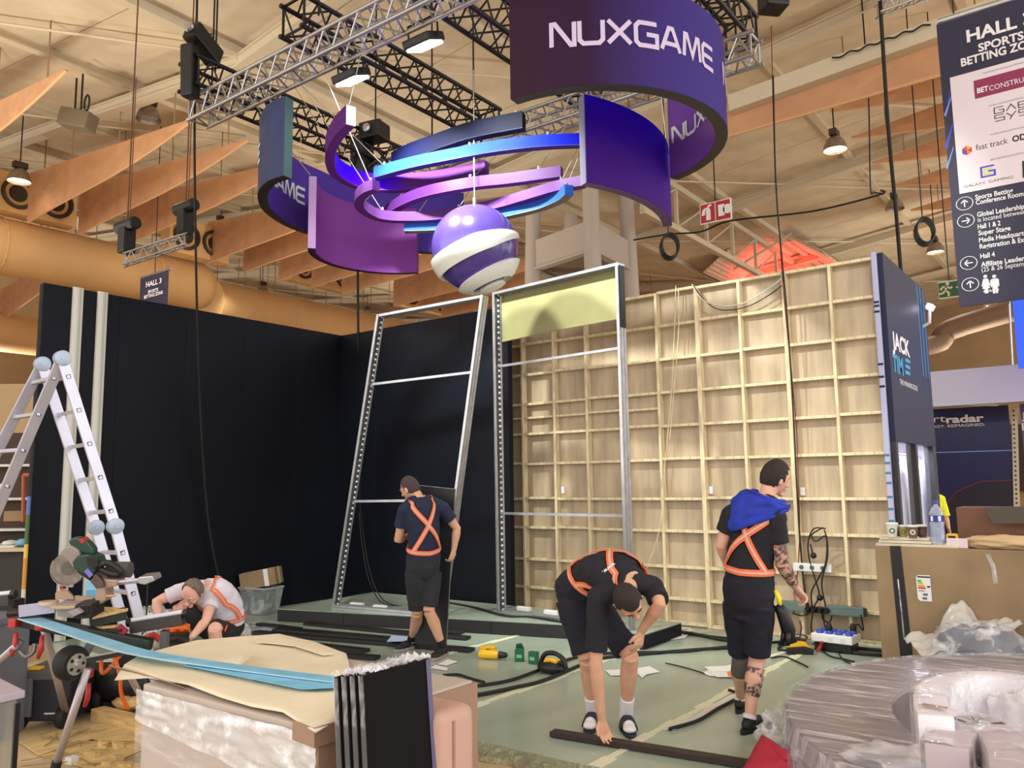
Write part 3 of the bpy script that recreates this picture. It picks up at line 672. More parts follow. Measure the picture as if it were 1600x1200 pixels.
cable('dark red cable beside the black pair on the plywood', [at(1205, 40, 9.2), at(1211, 250, 9.25), onY(1224, 450, 8.93), onY(1242, 640, 8.97), onY(1247, 740, 8.97), onY(1249, 850, 8.97), onY(1240, 960, 8.95)], .006, mat('cable_red', (120, 40, 40), .6))
cable('thick black cable hanging from the short truss left of the hall banner', [at(1375, 2, 12.6), at(1388, 200, 12.7), at(1400, 330, 12.7), at(1409, 440, 12.7), at(1420, 560, 12.8)], .03)
truss('short silver truss end at the top right corner', at(1376, 22, 12.6), at(1470, -12, 12.6), .2, m_sil, .018, name='short_truss')
hk = at(1357, 150, 15); tag(MB().tube([V((hk.x, hk.y, zr(hk.x)+.07)), at(1357, 150, 15), at(1360, 290, 15), at(1366, 300, 15), at(1378, 302, 15)], .014, 5, 5).build('hook_line', m_dark), 'thin hook line hanging under the roof right of the lit lamp', 'line')

# ------------------------------------------------------------------ hall banners
m_navy = mat('banner_navy', (38, 36, 66), .55); m_pale = mat('banner_pale', (226, 216, 226), .6); m_blu = mat('banner_blue', (58, 66, 200), .5)
m_txt = mat('print_white', (236, 234, 240), .6); m_ink = mat('print_ink', (40, 38, 46), .6); m_lblue = mat('print_light_blue', (120, 150, 235), .6)
Ys = at(1481, 260, 7.6).y; DEP = 7.7
bn = thing('hall_banner', 'tall navy hall direction banner hanging at upper right, HALL 3', 'banner', onY(1497, 480, Ys))
a, c = onY(1465, 38, Ys), onY(1497, 480, Ys); x0, xr = (a.x+c.x)/2, (a.x+c.x)/2+1.25
MB().box(((x0+xr)/2, Ys+.012, (a.z+c.z)/2), (xr-x0, .02, a.z-c.z)).build('banner_sheet', m_navy, bn)
def px(x, y, e=.002): return onY(x, y, Ys-e)
def poly(P, m, n='print', e=.002): MB().prism([px(x, y, e) for x, y in P], (0, -.001, 0)).build(n, m, bn)
def sg(s, x1, y1, x2, h, bold=.02, m=m_txt, e=.004):
    o = px(x1, y1, e); w = (px(x2, y1, e)-o).x if x2 else None
    text_on(MB_ := MB(), s, o, (1, 0, 0), (0, 0, 1), h*DEP/F, bold, w, lift=0); MB_.build('print', m, bn)
pz1, pz0 = px(1483, 122).z, px(1496, 304).z
MB().box(((px(1484, 122).x+xr-.06)/2, Ys-.002, (pz0+pz1)/2), (xr-.06-px(1484, 122).x, .004, pz1-pz0)).build('print_panel', m_pale, bn, bevel=.0015)
for k, (A, B_, w) in enumerate((((1475, 180), (1486, 150), 3), ((1476, 230), (1489, 190), 4), ((1478, 262), (1490, 228), 2.5), ((1480, 160), (1484, 140), 3))):
    poly([A, (A[0]+w, A[1]+w), (B_[0], B_[1]+w*1.5), B_], m_blu if k % 2 else m_lblue, e=.001)
sg('HALL 3', 1511, 66, 1617, 19, .03); sg('SPORTS', 1529, 81, 1602, 12.5, .03); sg('BETTING ZONE', 1502, 104, 1634, 12.5, .03)
sg('PLATINUM HEADLINE SPONSOR', 1536, 116, 1606, 2.6, 0, m_ink); sg('GOLD HEADLINE SPONSOR', 1545, 167, 1606, 2.6, 0, m_ink); sg('SILVER HEADLINE SPONSOR', 1547, 212, 1606, 2.6, 0, m_ink); sg('BRONZE HEADLINE SPONSOR', 1548, 251, 1606, 2.6, 0, m_ink)
MB().box(((px(1521, 126).x+xr-.12)/2, Ys-.0045, px(1522, 141).z), (xr-.12-px(1521, 126).x, .003, 29*DEP/F)).build('print_red_box', mat('banner_crimson', (140, 44, 88), .6), bn)
sg('BET', 1527, 146, 1545, 8, .03, m_txt, .008); sg('CONSTRUCT', 1546, 142, 1618, 8, 0, m_txt, .008)
m_gold = mat('print_grey', (70, 68, 74), .6)
def glyph(s, x0, y0, w, h):     # thin outlined letters
    b = MB(); sh = {'G': [[(1, 1), (0, 1), (0, 0), (1, 0), (1, .5), (.45, .5)]], 'A': [[(0, 0), (.5, 1), (1, 0)]], 'B': [[(0, 0), (0, 1), (.9, 1), (.9, .5), (0, .5)], [(.9, .5), (1, .5), (1, 0), (0, 0)]], 'S': [[(1, 1), (0, 1), (0, .5), (1, .5), (1, 0), (0, 0)]], 'Y': [[(0, 1), (.5, .3), (1, 1)], [(.5, .3), (.3, -.2)]]}
    o = px(x0, y0, .005); k = w*DEP/F*1.15; hh = h*DEP/F
    for i, ch in enumerate(s):
        for pl_ in sh[ch]:
            for q in strokes(pl_, .14, 9): b.add([o+V(((i*1.28+p.x)*k, 0, p.y*hh)) for p in q], [(0, 1, 2, 3)])
    b.build('print', m_gold, bn)
glyph('GAB', 1554, 178, 10.5, 9); glyph('SYS', 1555, 190, 10.5, 9)
hx = [(232, 168, 40), (214, 60, 50), (120, 60, 150), (60, 80, 180), (240, 130, 40), (180, 60, 90)]
o = px(1511, 235, .006)
for k in range(6):
    g0, g1 = math.radians(60*k+30), math.radians(60*k+90); r = 7.5*DEP/F
    MB().add([o, o+V((r*math.cos(g0), 0, r*math.sin(g0))), o+V((r*math.cos(g1), 0, r*math.sin(g1)))], [(0, 1, 2)]).build('emblem_facet', mat('facet%d' % k, hx[k], .6), bn)
sg('fast track', 1525, 235, 1576, 9, 0, m_ink); sg('OD', 1582, 222, 1604, 9, .03, m_ink)
o = px(1534, 277, .006); b = MB(); k = 15*DEP/F
for q in strokes([(1, 1), (0, 1), (0, 0), (1, 0), (1, .5), (.5, .5)], .16, 9): b.add([o+V((p.x*k*1.15, 0, p.y*k)) for p in q], [(0, 1, 2, 3)])
b.build('emblem', mat('print_blue', (62, 74, 190), .6), bn)
b = MB()
for q in strokes([(.8, .75), (.25, .75), (.25, .25), (.75, .25)], .12, 9): b.add([o+V((p.x*k*1.15, -.002, p.y*k)) for p in q], [(0, 1, 2, 3)])
b.build('emblem', mat('print_yellow', (220, 214, 90), .6), bn)
sg('GALAXY', 1507, 294, 1541, 4.5, 0, mat('print_sand', (196, 186, 176), .6)); sg('GAMING', 1545, 286, 1584, 4.5, 0, mat('print_lilac', (120, 124, 190), .6))
poly([(1597, 252), (1609, 249), (1609, 275), (1598, 278)], m_ink, e=.006)
for s, x, y, x2, h, bo in (('Sports Betting', 1524, 312, 1584, 7.2, .02), ('Conference Rooms', 1525, 320, 1605, 7.2, .02), ('Global Leadership', 1527, 339, 1602, 7.2, .02), ('is located between', 1528, 347, 1604, 6.8, 0), ('Hall 1 & 2', 1528, 358, 1564, 7.2, .02), ('Super Stage', 1529, 368, 1580, 7.2, .02),
                           ('Media Headquarters', 1530, 379, 1614, 7.2, .02), ('Registration & Expo', 1531, 389, 1612, 7.2, .02), ('Hall 4', 1532, 404, 1555, 7.2, .02), ('Affiliate Leaders', 1533, 417, 1606, 7.2, .02), ('(25 & 26 September)', 1534, 425, 1618, 7, 0), ('RESTROOM', 1537, 457.5, 1561, 3.4, .02)): sg(s, x, y, x2, h, bo)
for x, y, dr in ((1507, 318, (0, 1)), (1509, 345, (1, 0)), (1513.5, 411, (-1, 0)), (1516, 444.5, (0, 1))):
    o = px(x, y, .004); k = DEP/F; b = MB()
    b.tube([o+V((10*k*1.12*math.cos(g), 0, 10*k*math.sin(g))) for g in [j*.2618 for j in range(24)]], .6*k, 4, closed=True)
    ux, uy = V((dr[0], 0, dr[1])), V((-dr[1], 0, dr[0]))
    for A, B_ in (((-5.5, 0), (5.5, 0)), ((5.5, 0), (1, 4.5)), ((5.5, 0), (1, -4.5))): b.bar(o+(ux*A[0]+uy*A[1])*k, o+(ux*B_[0]+uy*B_[1])*k, 1.6*k, .003, (0, 1, 0))
    b.build('arrow_sign', m_txt, bn)
for x, f in ((1541, 1), (1555, 0)):
    o = px(x, 450, .004); k = DEP/F; b = MB().lathe([(2.6*k, 0), (2.6*k, .001)], o+V((0, 0, 17.5*k)), 12, Matrix.Rotation(math.pi/2, 3, 'X'))
    Pp = [(-3, 14), (3, 14), (6, 3), (4.5, 3), (2.5, 9), (5, -1), (2.2, -1), (2.2, -8), (-2.2, -8), (-2.2, -1), (-5, -1), (-2.5, 9), (-4.5, 3), (-6, 3)] if f else [(-4, 14), (4, 14), (5.5, 12), (5.5, 2), (3.8, 2), (3.5, 9), (3.2, -8), (.5, -8), (0, 1), (-.5, -8), (-3.2, -8), (-3.5, 9), (-3.8, 2), (-5.5, 2), (-5.5, 12)]
    b.prism([o+V((p[0]*k, 0, p[1]*k)) for p in Pp], (0, -.001, 0)); b.build('restroom_figure', m_txt, bn)
MB().tube([onY(1465, 34, Ys+.03), V((xr, Ys+.03, a.z+.03))], .03, 8).build('top_rail', m_alu, bn)
for xx in (x0+.15, xr-.15): MB().tube([(xx, Ys+.03, a.z+.03), (xx, Ys+.03, zr(xx)+.07)], .008, 5).build('suspension_wire', m_dark, bn)
# small far banner
Yf = at(240, 440, 19).y; sb = thing('hall_banner', 'small distant navy HALL 3 banner above the left dark wall', 'banner', onY(222, 475, Yf))
a, c = onY(219, 434, Yf), onY(262, 421, Yf); MB().box(((a.x+c.x)/2, Yf+.02, a.z-.9), (c.x-a.x, .02, 1.8)).build('banner_sheet', m_navy, sb)
for s, x, y, x2, h in (('HALL 3', 228, 449, 252, 8), ('SPORTS', 231, 459, 247, 5), ('BETTING ZONE', 225, 467, 254, 5)):
    o = onY(x, y, Yf-.01); b = MB(); text_on(b, s, o, (1, 0, 0), (0, 0, 1), h*19/F, .03, onY(x2, y, Yf-.01).x-o.x, lift=0); b.build('print', m_txt, sb)
MB().box(((a.x+c.x)/2+.05, Yf, a.z-.72-.25), (c.x-a.x-.25, .012, .3)).build('print_panel', m_pale, sb)
MB().tube([(a.x, Yf+.03, a.z), (c.x+.1, Yf+.03, a.z)], .03, 6).build('top_rail', m_alu, sb)
MB().tube([((a.x+c.x)/2, Yf+.03, a.z), ((a.x+c.x)/2, Yf+.03, zr(a.x)+.07)], .01, 5).build('suspension_wire', m_dark, sb)
# fire equipment sign
def plate(label, name, x0, y0, x1, y1, t0, mface, mrim):
    a, c = at(x0, y0, t0), None; Y = a.y; c = onY(x1, y1, Y); t = thing(name, label, 'sign', V((a.x, Y, c.z)))
    w, h = c.x-a.x, a.z-c.z
    MB().box((a.x+w/2, Y+.02, a.z-h/2), (w, .03, h)).build('sign_plate', mrim, t)
    return t, a, w, h, Y
m_sred = mat('sign_red', (176, 34, 46), .5); m_sgreen = mat('sign_green', (40, 84, 56), .5)
t, a, w, h, Y = plate('red and white fire extinguisher and alarm sign under the roof', 'fire_sign', 1093, 320, 1143, 341, 15, m_sred, m_txt)
for k, x in ((0, .02), (1, .51)):
    MB().box((a.x+w*(x+.235), Y, a.z-h/2), (w*.45, .012, h*.9)).build('sign_face', m_sred, t)
    q = lambda u, v: V((a.x+w*(x+.235)+u*w*.45, Y-.01, a.z-h/2+v*h*.9)); b = MB()
    if k == 0:
        b.prism([q(-.1, -.4), (q(.22, -.4)), q(.22, .15), q(.12, .28), q(-.02, .28), q(-.1, .15)], (0, -.004, 0)); b.strip([q(-.05, .3), q(-.25, .2), q(-.32, -.1)], (.03, 0, 0), .004); b.strip([q(.0, .34), q(.28, .4)], (0, 0, .02), .004)
    else:
        b.prism([q(-.32, -.32), q(.12, -.32), q(.12, .3), q(-.32, .3)], (0, -.004, 0)); b.strip([q(.12, .0), q(.3, .0)], (0, 0, .03), .004); b.lathe([(.09, 0), (.09, .004)], q(.34, 0), 12, Matrix.Rotation(math.pi/2, 3, 'X'))
    b.build('pictogram', m_txt, t)
MB().tube([(a.x+w/2, Y+.02, a.z), (a.x+w/2, Y+.02, zr(a.x)+.07)], .012, 5).build('hanger', m_dark, t)
t, a, w, h, Y = plate('green running man exit sign left of the hall banner foot', 'exit_sign', 1465, 441, 1503, 463, 15.5, m_sgreen, mat('sign_cream', (206, 204, 170), .5))
MB().box((a.x+w/2, Y, a.z-h/2), (w*.94, .012, h*.84)).build('sign_face', m_sgreen, t)
q = lambda u, v: V((a.x+w*.36+u*h, Y-.01, a.z-h/2+v*h)); b = MB().lathe([(.09*h, 0), (.09*h, .004)], q(.08, .32), 12, Matrix.Rotation(math.pi/2, 3, 'X'))
for P in (((.0, .2), (-.05, -.05)), ((-.05, -.05), (.12, -.2)), ((.12, -.2), (.08, -.38)), ((-.05, -.05), (-.22, -.2)), ((-.22, -.2), (-.4, -.2)), ((.0, .18), (.2, .05)), ((.2, .05), (.3, .12)), ((.0, .18), (-.2, .15)), ((-.2, .15), (-.3, 0))): b.bar(q(*P[0]), q(*P[1]), .11*h, .004, (0, 1, 0))
b.bar(q(.5, .05), q(.9, .05), .1*h, .004, (0, 1, 0)); b.build('pictogram', mat('sign_cream', (206, 204, 170), .5), t)
MB().tube([(a.x+w/2, Y+.02, a.z), (a.x+w/2, Y+.02, zr(a.x)+.07)], .012, 5).build('hanger', m_dark, t)
# ================================================================== THE STAND
m_film = film('stretch_film', (242, 242, 248), .70, .07, 7, (1, 1, 1), .35)
m_card = mat('cardboard', (146, 122, 92), .75, var=.07, vs=2.5, bump=.05, bs=20)
m_kraft = mat('kraft_paper', (224, 214, 188), .7, var=.05, vs=2, bump=.25, bs=5)
m_wood = mat('raw_wood', (206, 172, 116), .7, var=.1, vs=6, stretch=(1, 6, 6))
m_dwood = mat('dark_board', (30, 27, 30), .5, var=.15, vs=5)
m_red = mat('red_plastic', (178, 44, 44), .4); m_org = mat('orange_hose', (232, 106, 40), .45); m_yel = mat('tool_yellow', (236, 184, 32), .4)
# stage with boarded front
SP = [(-8.75, 6.64), (-4.95, 7.66), (-4.05, 7.55), (-4.05, 8.42), (-8.9, 8.42)]
t = thing('stage_platform', 'low black fronted platform under the two aluminium frames', 'platform', (-6.8, 7.6, 0))
MB().prism([(x, y, .003) for x, y in SP], (0, 0, .135)).build('stage_core', m_black, t)
MB().prism([(x, y, .139) for x, y in SP], (0, 0, .011)).build('stage_top', m_green, t)
for i in range(4):
    a, c = V((*SP[0], 0)).lerp(V((*SP[1], 0)), i/4), V((*SP[0], 0)).lerp(V((*SP[1], 0)), (i+1)/4); e = (c-a).normalized()*.002; nn = V((.26, -.97, 0))*.012
    MB().bar(a+e+nn+V((0, 0, .072)), c-e+nn+V((0, 0, .072)), .016, .14).build('front_board', m_dwood, t, bevel=.003, seg=1)
a, c = V((*SP[1], .072)), V((*SP[2], .072)); MB().bar(a+V((0, -.01, 0)), c+V((0, -.01, 0)), .016, .14).build('front_board', m_dwood, t, bevel=.003, seg=1)
a, c = V((*SP[0], .072)), V((*SP[4], .072)); MB().bar(a+V((-.01, 0, 0)), c+V((-.01, 0, 0)), .016, .14).build('side_board', m_dwood, t, bevel=.003, seg=1)

# aluminium light box frames
m_led = mat('led_lens', (216, 220, 226), .25)
m_bus = mat('led_bus', (70, 72, 78), .5)
def lframe(label, b0, b1, t0, t1, bars, leds, sheet=None):
    t = thing('light_box_frame', label, 'frame', b0); b0, b1, t0, t1 = map(V, (b0, b1, t0, t1)); pl = (b1-b0).normalized(); nn = V((pl.y, -pl.x, 0))
    D = .13
    for a, c, n in ((b0, t0, 'post'), (b1, t1, 'post'), (b0, b1, 'bottom_rail'), (t0, t1, 'top_rail')):
        a2, c2 = (a, c) if n == 'post' else (a+pl*.02, c-pl*.02)
        o = V((0, 0, .02)) if n == 'bottom_rail' else V((0, 0, -.02)) if n == 'top_rail' else V((0, 0, 0))
        b = MB(); up = nn
        for k in (-.5, 0, .5): b.bar(a2+o+nn*D*k*.86, c2+o+nn*D*k*.86, .036, D*.14, up)
        b.bar(a2+o, c2+o, .016, D*.95, up); b.build(n, m_alu, t, bevel=.002, seg=1)
    for f in bars:
        a, c = b0.lerp(t0, f), b1.lerp(t1, f); MB().bar(a, c, .03, .03).build('cross_bar', m_alu, t)
    proto = None
    for a, c, sgn in leds:
        d = c-a; n = int(d.length/.068); MB().bar(a+pl*sgn*.021, c+pl*sgn*.021, .006, .05, nn).build('led_bus', m_bus, t)
        for i in range(n):
            p = a+d*((i+.5)/n)+pl*sgn*.028
            if proto is None or proto[1] != sgn: proto = (MB().box(p, (.016, .03, .028), Matrix((pl, nn, V((0, 0, 1)))).transposed()).build('led_module', m_led, t, bevel=.005, seg=1), sgn, p.copy())
            else:
                o = proto[0].copy(); COL.objects.link(o); o.location = proto[0].location+(p-proto[2]); o.parent = t; o.matrix_parent_inverse = proto[0].matrix_parent_inverse
    return t, b0, b1, t0, t1, pl, nn
A0, A1 = V((-8.25, 7.15, .15)), V((-6.6, 7.34, .15)); A2, A3 = onY(595, 492, 7.2), onY(757, 462, 7.36)
fa = lframe('leaning parallelogram aluminium frame with led strip, left of the two', A0, A1, A2, A3, (.36, .76), ((A0, A2, 1),))
B0, B1 = V((-6.15, 7.91, .15)), V((-4.28, 7.70, .15)); B2, B3 = V((-6.17, 7.91, 4.08)), V((-4.28, 7.70, 4.08))
fb = lframe('upright aluminium frame with gold cloth band at the top, right of the two', B0, B1, B2, B3, (.30, .76), ((B0, B2, 1),))
t, b0, b1, t0, t1, pl, nn = fb
m_gold = mat('gold_cloth', (150, 146, 102), .6, var=.03, vs=3)
P = [t0+pl*.03+V((0, 0, -.04)), t1-pl*.03+V((0, 0, -.04)), t1-pl*.03+V((0, 0, -.60)), t0+pl*.03+V((0, 0, -.62))]
MB().prism([p-nn*.06 for p in P], nn*-.006).build('gold_cloth', m_gold, t)
MB().tube([P[3]-nn*.06, P[3].lerp(P[2], .5)-nn*.06+V((0, 0, .01)), P[2]-nn*.06], .012, 6).build('cloth_keder', m_gold, t)
MB().bar(t1+pl*.026+V((0, 0, -.03)), t1+pl*.026+V((0, 0, -.72)), .008, .09, nn).build('edge_profile', m_blk, t)
for a in ((556, 949), (592, 953)):
    p = onZ(*a, .15); tag(MB().box(p+V((0, .02, .03)), (.20, .06, .05), Matrix.Rotation(.1, 3, 'Z')).build('power_supply', m_paper, bevel=.008), 'white led power supply on the platform, %s in the leaning frame' % ('left one of two' if a[0] < 560 else 'right one of two'), 'power supply')
for a, l in (((815, 956), 'white led power supply at the left foot of upright frame'), ((858, 962), 'white led power supply beside the black plug in upright frame')):
    p = onZ(*a, .15); tag(MB().box(p+V((0, .05, .03)), (.20, .06, .05), Matrix.Rotation(-.1, 3, 'Z')).build('power_supply', m_paper, bevel=.008), l, 'power supply')
p = onZ(877, 958, .15); tag(MB().box(p+V((0, .1, .03)), (.07, .05, .06)).box(p+V((.03, .1, .08)), (.04, .04, .05)).tube([p+V((.03, .1, .05)), p+V((.12, .1, .05)), p+V((.2, .05, .01))], .01, 6, 4).build('plug', m_blk, bevel=.006), 'black plug and lead on the platform edge near bending man', 'plug')
cable('two thin cables looping inside the leaning frame to the platform', [onZ(650, 948, .16)+V((.3, .3, 0)), onZ(618, 946, .16), at(590, 925, 10.2), at(575, 880, 10.4), at(566, 820, 10.5), at(562, 770, 10.5), at(566, 690, 10.5)], .007)
cable('second thin cable looping inside the leaning frame', [onZ(640, 944, .16)+V((.2, .4, 0)), onZ(608, 946, .16), at(580, 915, 10.25), at(567, 860, 10.4), at(561, 800, 10.5)], .006)
cable('black cable lying on the platform between the frames', [onZ(690, 940, .16), onZ(720, 945, .16), onZ(745, 950, .165), onZ(790, 962, .17), onZ(830, 964, .17), onZ(880, 972, .165)], .014)

# boards on the floor in front of the platform
def board(label, a, c, w, z, h=.03, m=None, name='black_board', group='black boards on the floor', cat='board', dy=0):
    p, q = onZ(*a, z), onZ(*c, z); return tag(MB().bar(p+V((0, 0, h/2)), q+V((0, 0, h/2)), w, h).build(name, m or m_dwood, bevel=.003, seg=1), label, cat, group)
for l, a, c, w, z, h in (('long black board on the floor reaching right past the walking man', (398, 990), (738, 1018), .13, .004, .032), ('black board lying on the long one by the platform, lower of the pile', (432, 985), (615, 1001), .16, .037, .03),
                         ('black board on top of the pile against the platform front', (480, 976), (642, 992), .14, .069, .03), ('short black board left of the platform corner', (404, 977), (468, 985), .10, .004, .03),
                         ('black board end sticking out right behind walking man, lower', (650, 992), (732, 999), .12, .004, .03), ('black board end sticking out right behind walking man, upper', (650, 985), (722, 991), .12, .036, .03),
                         ('black board angled toward crate, farther of two', (430, 1003), (573, 1019), .12, .004, .03), ('black board angled toward crate, nearer of two', (440, 1018), (590, 1030), .12, .004, .03)): board(l, a, c, w, z, h)
board('dark plank held on the floor by the bending man', (863, 1149), (1172, 1199), .085, .003, .035, mat('dark_plank', (52, 40, 36), .55), 'plank', None, 'plank')
# papers
def paper(label, P, m=None, z=.004):
    Q = [onZ(x, y, z+.002*(i % 3)) for i, (x, y) in enumerate(P)]; return tag(MB().prism(Q, (0, 0, .002)).build('paper_sheet', m or m_paper), label, 'paper')
m_pb = mat('paper_blue', (170, 186, 220), .6)
paper('bluish printed sheet on the floor left of the black boards', ((396, 984), (428, 976), (452, 980), (420, 988)), m_pb, .003)
paper('white sheet on floor in front of the black boards by walking man', ((604, 1003), (612, 993), (640, 996), (634, 1002)), m_pb, .072)
paper('white sheet under the walking man near shoe', ((684, 1038), (700, 1030), (715, 1034), (698, 1040)))
paper('second white sheet by the walking man right shoe', ((672, 1044), (680, 1039), (700, 1044), (698, 1048)))
paper('torn white paper behind the bending man legs', ((945, 1047), (985, 1046), (1015, 1041), (1031, 1050), (1010, 1054), (1003, 1060), (998, 1054), (955, 1056)))
for k, (l, P) in enumerate((('white sheet on top of the heap by the tattooed man', ((1100, 1042), (1148, 1040), (1158, 1048), (1112, 1050))), ('white sheet with orange print near the tattooed man', ((1104, 1047), (1150, 1046), (1152, 1058), (1120, 1058))), ('lowest white sheet in heap near tattooed man', ((1096, 1050), (1140, 1050), (1150, 1059), (1108, 1056))))): paper(l, P, None, .012-.004*k)
paper('orange printed corner of sheet near the tattooed man', ((1136, 1050), (1152, 1048), (1153, 1056), (1138, 1057)), mat('print_orange', (230, 130, 60), .6), .014)
paper('torn white strip at the plywood foot behind bending man', ((1005, 998), (1040, 994), (1075, 992), (1070, 997), (1030, 1002)))
MBs = MB(); P = [onZ(*q, .006) for q in ((1152, 1084), (1115, 1104), (1085, 1122), (1044, 1140))]; MBs.strip(P, lambda i: V((.03, .02, 0)), .003); tag(MBs.build('white_strip', m_wht), 'white strip with black cord beside tattooed man feet', 'strip')
cable('black cord lying along the white strip', [onZ(*q, .012) for q in ((1139, 1078), (1156, 1087), (1120, 1108), (1090, 1126), (1046, 1139))], .012)
# floor cables
for l, r, P in (('black cable curving across the floor left of bending man, upper', .014, ((700, 1074), (740, 1072), (800, 1062), (860, 1040), (905, 1026), (960, 1020), (1060, 1018), (1120, 1012), (1180, 1006), (1230, 1002))),
                ('black cable curving across the floor left of bending man, lower', .016, ((702, 1089), (750, 1085), (800, 1075), (850, 1063), (905, 1040), (930, 1030), (1000, 1022), (1100, 1014), (1170, 1010))),
                ('short black cable end on the floor near drill', .012, ((692, 1055), (715, 1054), (735, 1060), (757, 1066))),
                ('black cable along the plywood foot behind bending man', .016, ((905, 987), (960, 988), (1040, 986), (1090, 992), (1130, 1000), (1190, 1004))),
                ('second black cable along the plywood foot', .012, ((930, 985), (1000, 984), (1060, 986), (1110, 994), (1150, 998))),
                ('thin black cable behind the tattooed man shoe', .008, ((1205, 1028), (1225, 1026), (1250, 1036), (1262, 1042))),
                ('thick black cables running from power box to cardboard, upper', .02, ((1330, 1012), (1350, 1014), (1374, 1016), (1400, 1018))), ('thick black cables running from power box to cardboard, middle', .018, ((1325, 1018), (1345, 1021), (1372, 1023), (1400, 1024))),
                ('thin cable crossing floor below the power box', .008, ((1270, 1005), (1295, 1024), (1320, 1030), (1335, 1034))), ('thin cable from power box toward the round plinth', .008, ((1305, 1010), (1315, 1028), (1330, 1038))),
                ('coiled black cable beside the tool holster', .012, ((1215, 1006), (1240, 1008), (1236, 1016), (1216, 1014), (1230, 1004), (1262, 1012))), ('thin dark cable left of paper heap', .006, ((1040, 1036), (1070, 1043), (1100, 1052)))):
    cable(l, [onZ(x, y, r+.002) for x, y in P], r)
cable('white cable on the floor at the plywood foot', [onY(1020, 968, 8.97)]+[onZ(x, y, .01) for x, y in ((1030, 976), (1050, 981), (1080, 982))], .008, m_wht)
for k, P in enumerate((((1056, 446), (1054, 510), (1050, 600), (1043, 680), (1036, 760), (1030, 830), (1010, 890)), ((1060, 450), (1060, 520), (1052, 620), (1046, 690)))):
    cable('white cable hanging down the plywood, %s' % ('long' if k == 0 else 'short'), [onY(x, y, 8.97) for x, y in P], .006, m_stud)
cable('white cable slung along the top of the plywood', [onY(x, y, 8.96) for x, y in ((1081, 444), (1090, 460), (1104, 472), (1130, 478), (1160, 474), (1190, 458), (1220, 436), (1226, 424))], .008, mat('cable_white', (206, 206, 190), .5))
cable('grey cable slung along the top of the plywood', [onY(x, y, 8.965) for x, y in ((1083, 446), (1100, 468), (1125, 484), (1165, 480), (1200, 462), (1222, 446))], .006, m_dark)
# electrics on the plywood
p = onY(1272, 886, 9.0); t = thing('socket_strip', 'white wall socket strip on the plywood behind hanging cables', 'socket', p)
MB().box(p+V((0, -.04, 0)), (.40, .07, .085)).build('strip_body', m_paper, t, bevel=.008)
for k in (-1, 0, 1): MB().lathe([(.024, 0), (.024, .004), (.018, .004), (.018, -.004)], p+V((k*.11, -.076, 0)), 12, Matrix.Rotation(math.pi/2, 3, 'X')).build('socket', m_grey, t)
m_drv = mat('driver_green_grey', (112, 132, 128), .35, .6)
for x, y, w, l in ((1241, 946, .28, 'metal led driver tray behind the tattooed man hand'), (1323, 954, .36, 'metal led driver tray right of the black sockets')):
    p = onY(x, y, 8.98); t = thing('led_driver', l, 'driver', p); MB().box(p+V((0, -.03, 0)), (w, .06, .10)).build('driver_case', m_drv, t, bevel=.004)
    MB().box(p+V((0, -.062, .03)), (w-.01, .006, .008)).box(p+V((0, -.062, -.03)), (w-.01, .006, .008)).build('case_rib', m_drv, t); MB().box(p+V((w/2+.012, -.03, 0)), (.02, .05, .08)).build('end_cap', m_blk, t)
p = onY(1280, 952, 8.98); t = thing('socket_block', 'row of black sockets and plugs between the metal driver trays', 'socket', p)
MB().box(p+V((0, -.03, 0)), (.26, .05, .06)).build('block', m_dark, t, bevel=.005)
for k in range(4): MB().lathe([(.026, -.03), (.03, 0), (.026, .02), (.012, .04)], p+V((-.1+k*.066, -.075, .0)), 10, Matrix.Rotation(math.pi/2, 3, 'X')).build('plug', m_blk, t)
for k, P in enumerate((((1290, 826), (1272, 826), (1263, 845), (1264, 870), (1272, 900), (1280, 930), (1270, 950)), ((1288, 828), (1292, 845), (1290, 880), (1278, 905), (1268, 925), (1269, 950)), ((1286, 824), (1268, 836), (1275, 846), (1290, 838), (1293, 870), (1284, 910), (1290, 948)), ((1266, 850), (1270, 868)), ((1270, 955), (1268, 985), (1280, 1005), (1290, 990)), ((1287, 955), (1288, 975), (1296, 990)), ((1300, 962), (1296, 972), (1286, 968), (1284, 956)), ((1345, 960), (1349, 985), (1340, 975), (1332, 990), (1338, 1008)), ((1238, 958), (1255, 962), (1268, 955)))):
    cable('%s black lead hanging among the sockets on the plywood' % ordw(k), [onY(x, y, 8.93-.012*(k % 3)) for x, y in P], .008)
for x, y, l in ((1271, 868, 'upper hanging black plug on the plywood'), (1281, 934, 'lower hanging black plug on the plywood')):
    p = onY(x, y, 8.92); tag(MB().lathe([(.012, -.03), (.03, -.02), (.034, .0), (.028, .02), (.012, .03)], p, 10).build('plug', m_blk, smooth=50), l, 'plug')
b = MB()
for k in range(7): b.tube([onZ(1246+4*math.cos(j*.9+k)*4, 996+math.sin(j*.9+k)*5, .03+.02*k) for j in range(8)], .006, 5, 3)
b.tube([onY(1250, 970, 8.9), onY(1252, 982, 8.88), onY(1249, 1000, 8.86)], .008, 5, 4); tag(b.build('wire_tangle', mat('brown_wire', (84, 48, 44), .6)), 'tangle of brown wires on the floor left of power box', 'wire')
p = onZ(1302, 1020, 0); t = thing('power_distribution_box', 'white power box with rows of blue sockets on the floor by plywood', 'power box', p); R = Matrix.Rotation(-.08, 3, 'Z')
MB().box(p+V((0, .12, .05)), (.36, .22, .09), R).build('base', m_blk, t, bevel=.01)
MB().box(p+V((0, .12, .13)), (.40, .26, .08), R).build('case', m_paper, t, bevel=.012)
m_sock = mat('socket_blue', (44, 78, 180), .35)
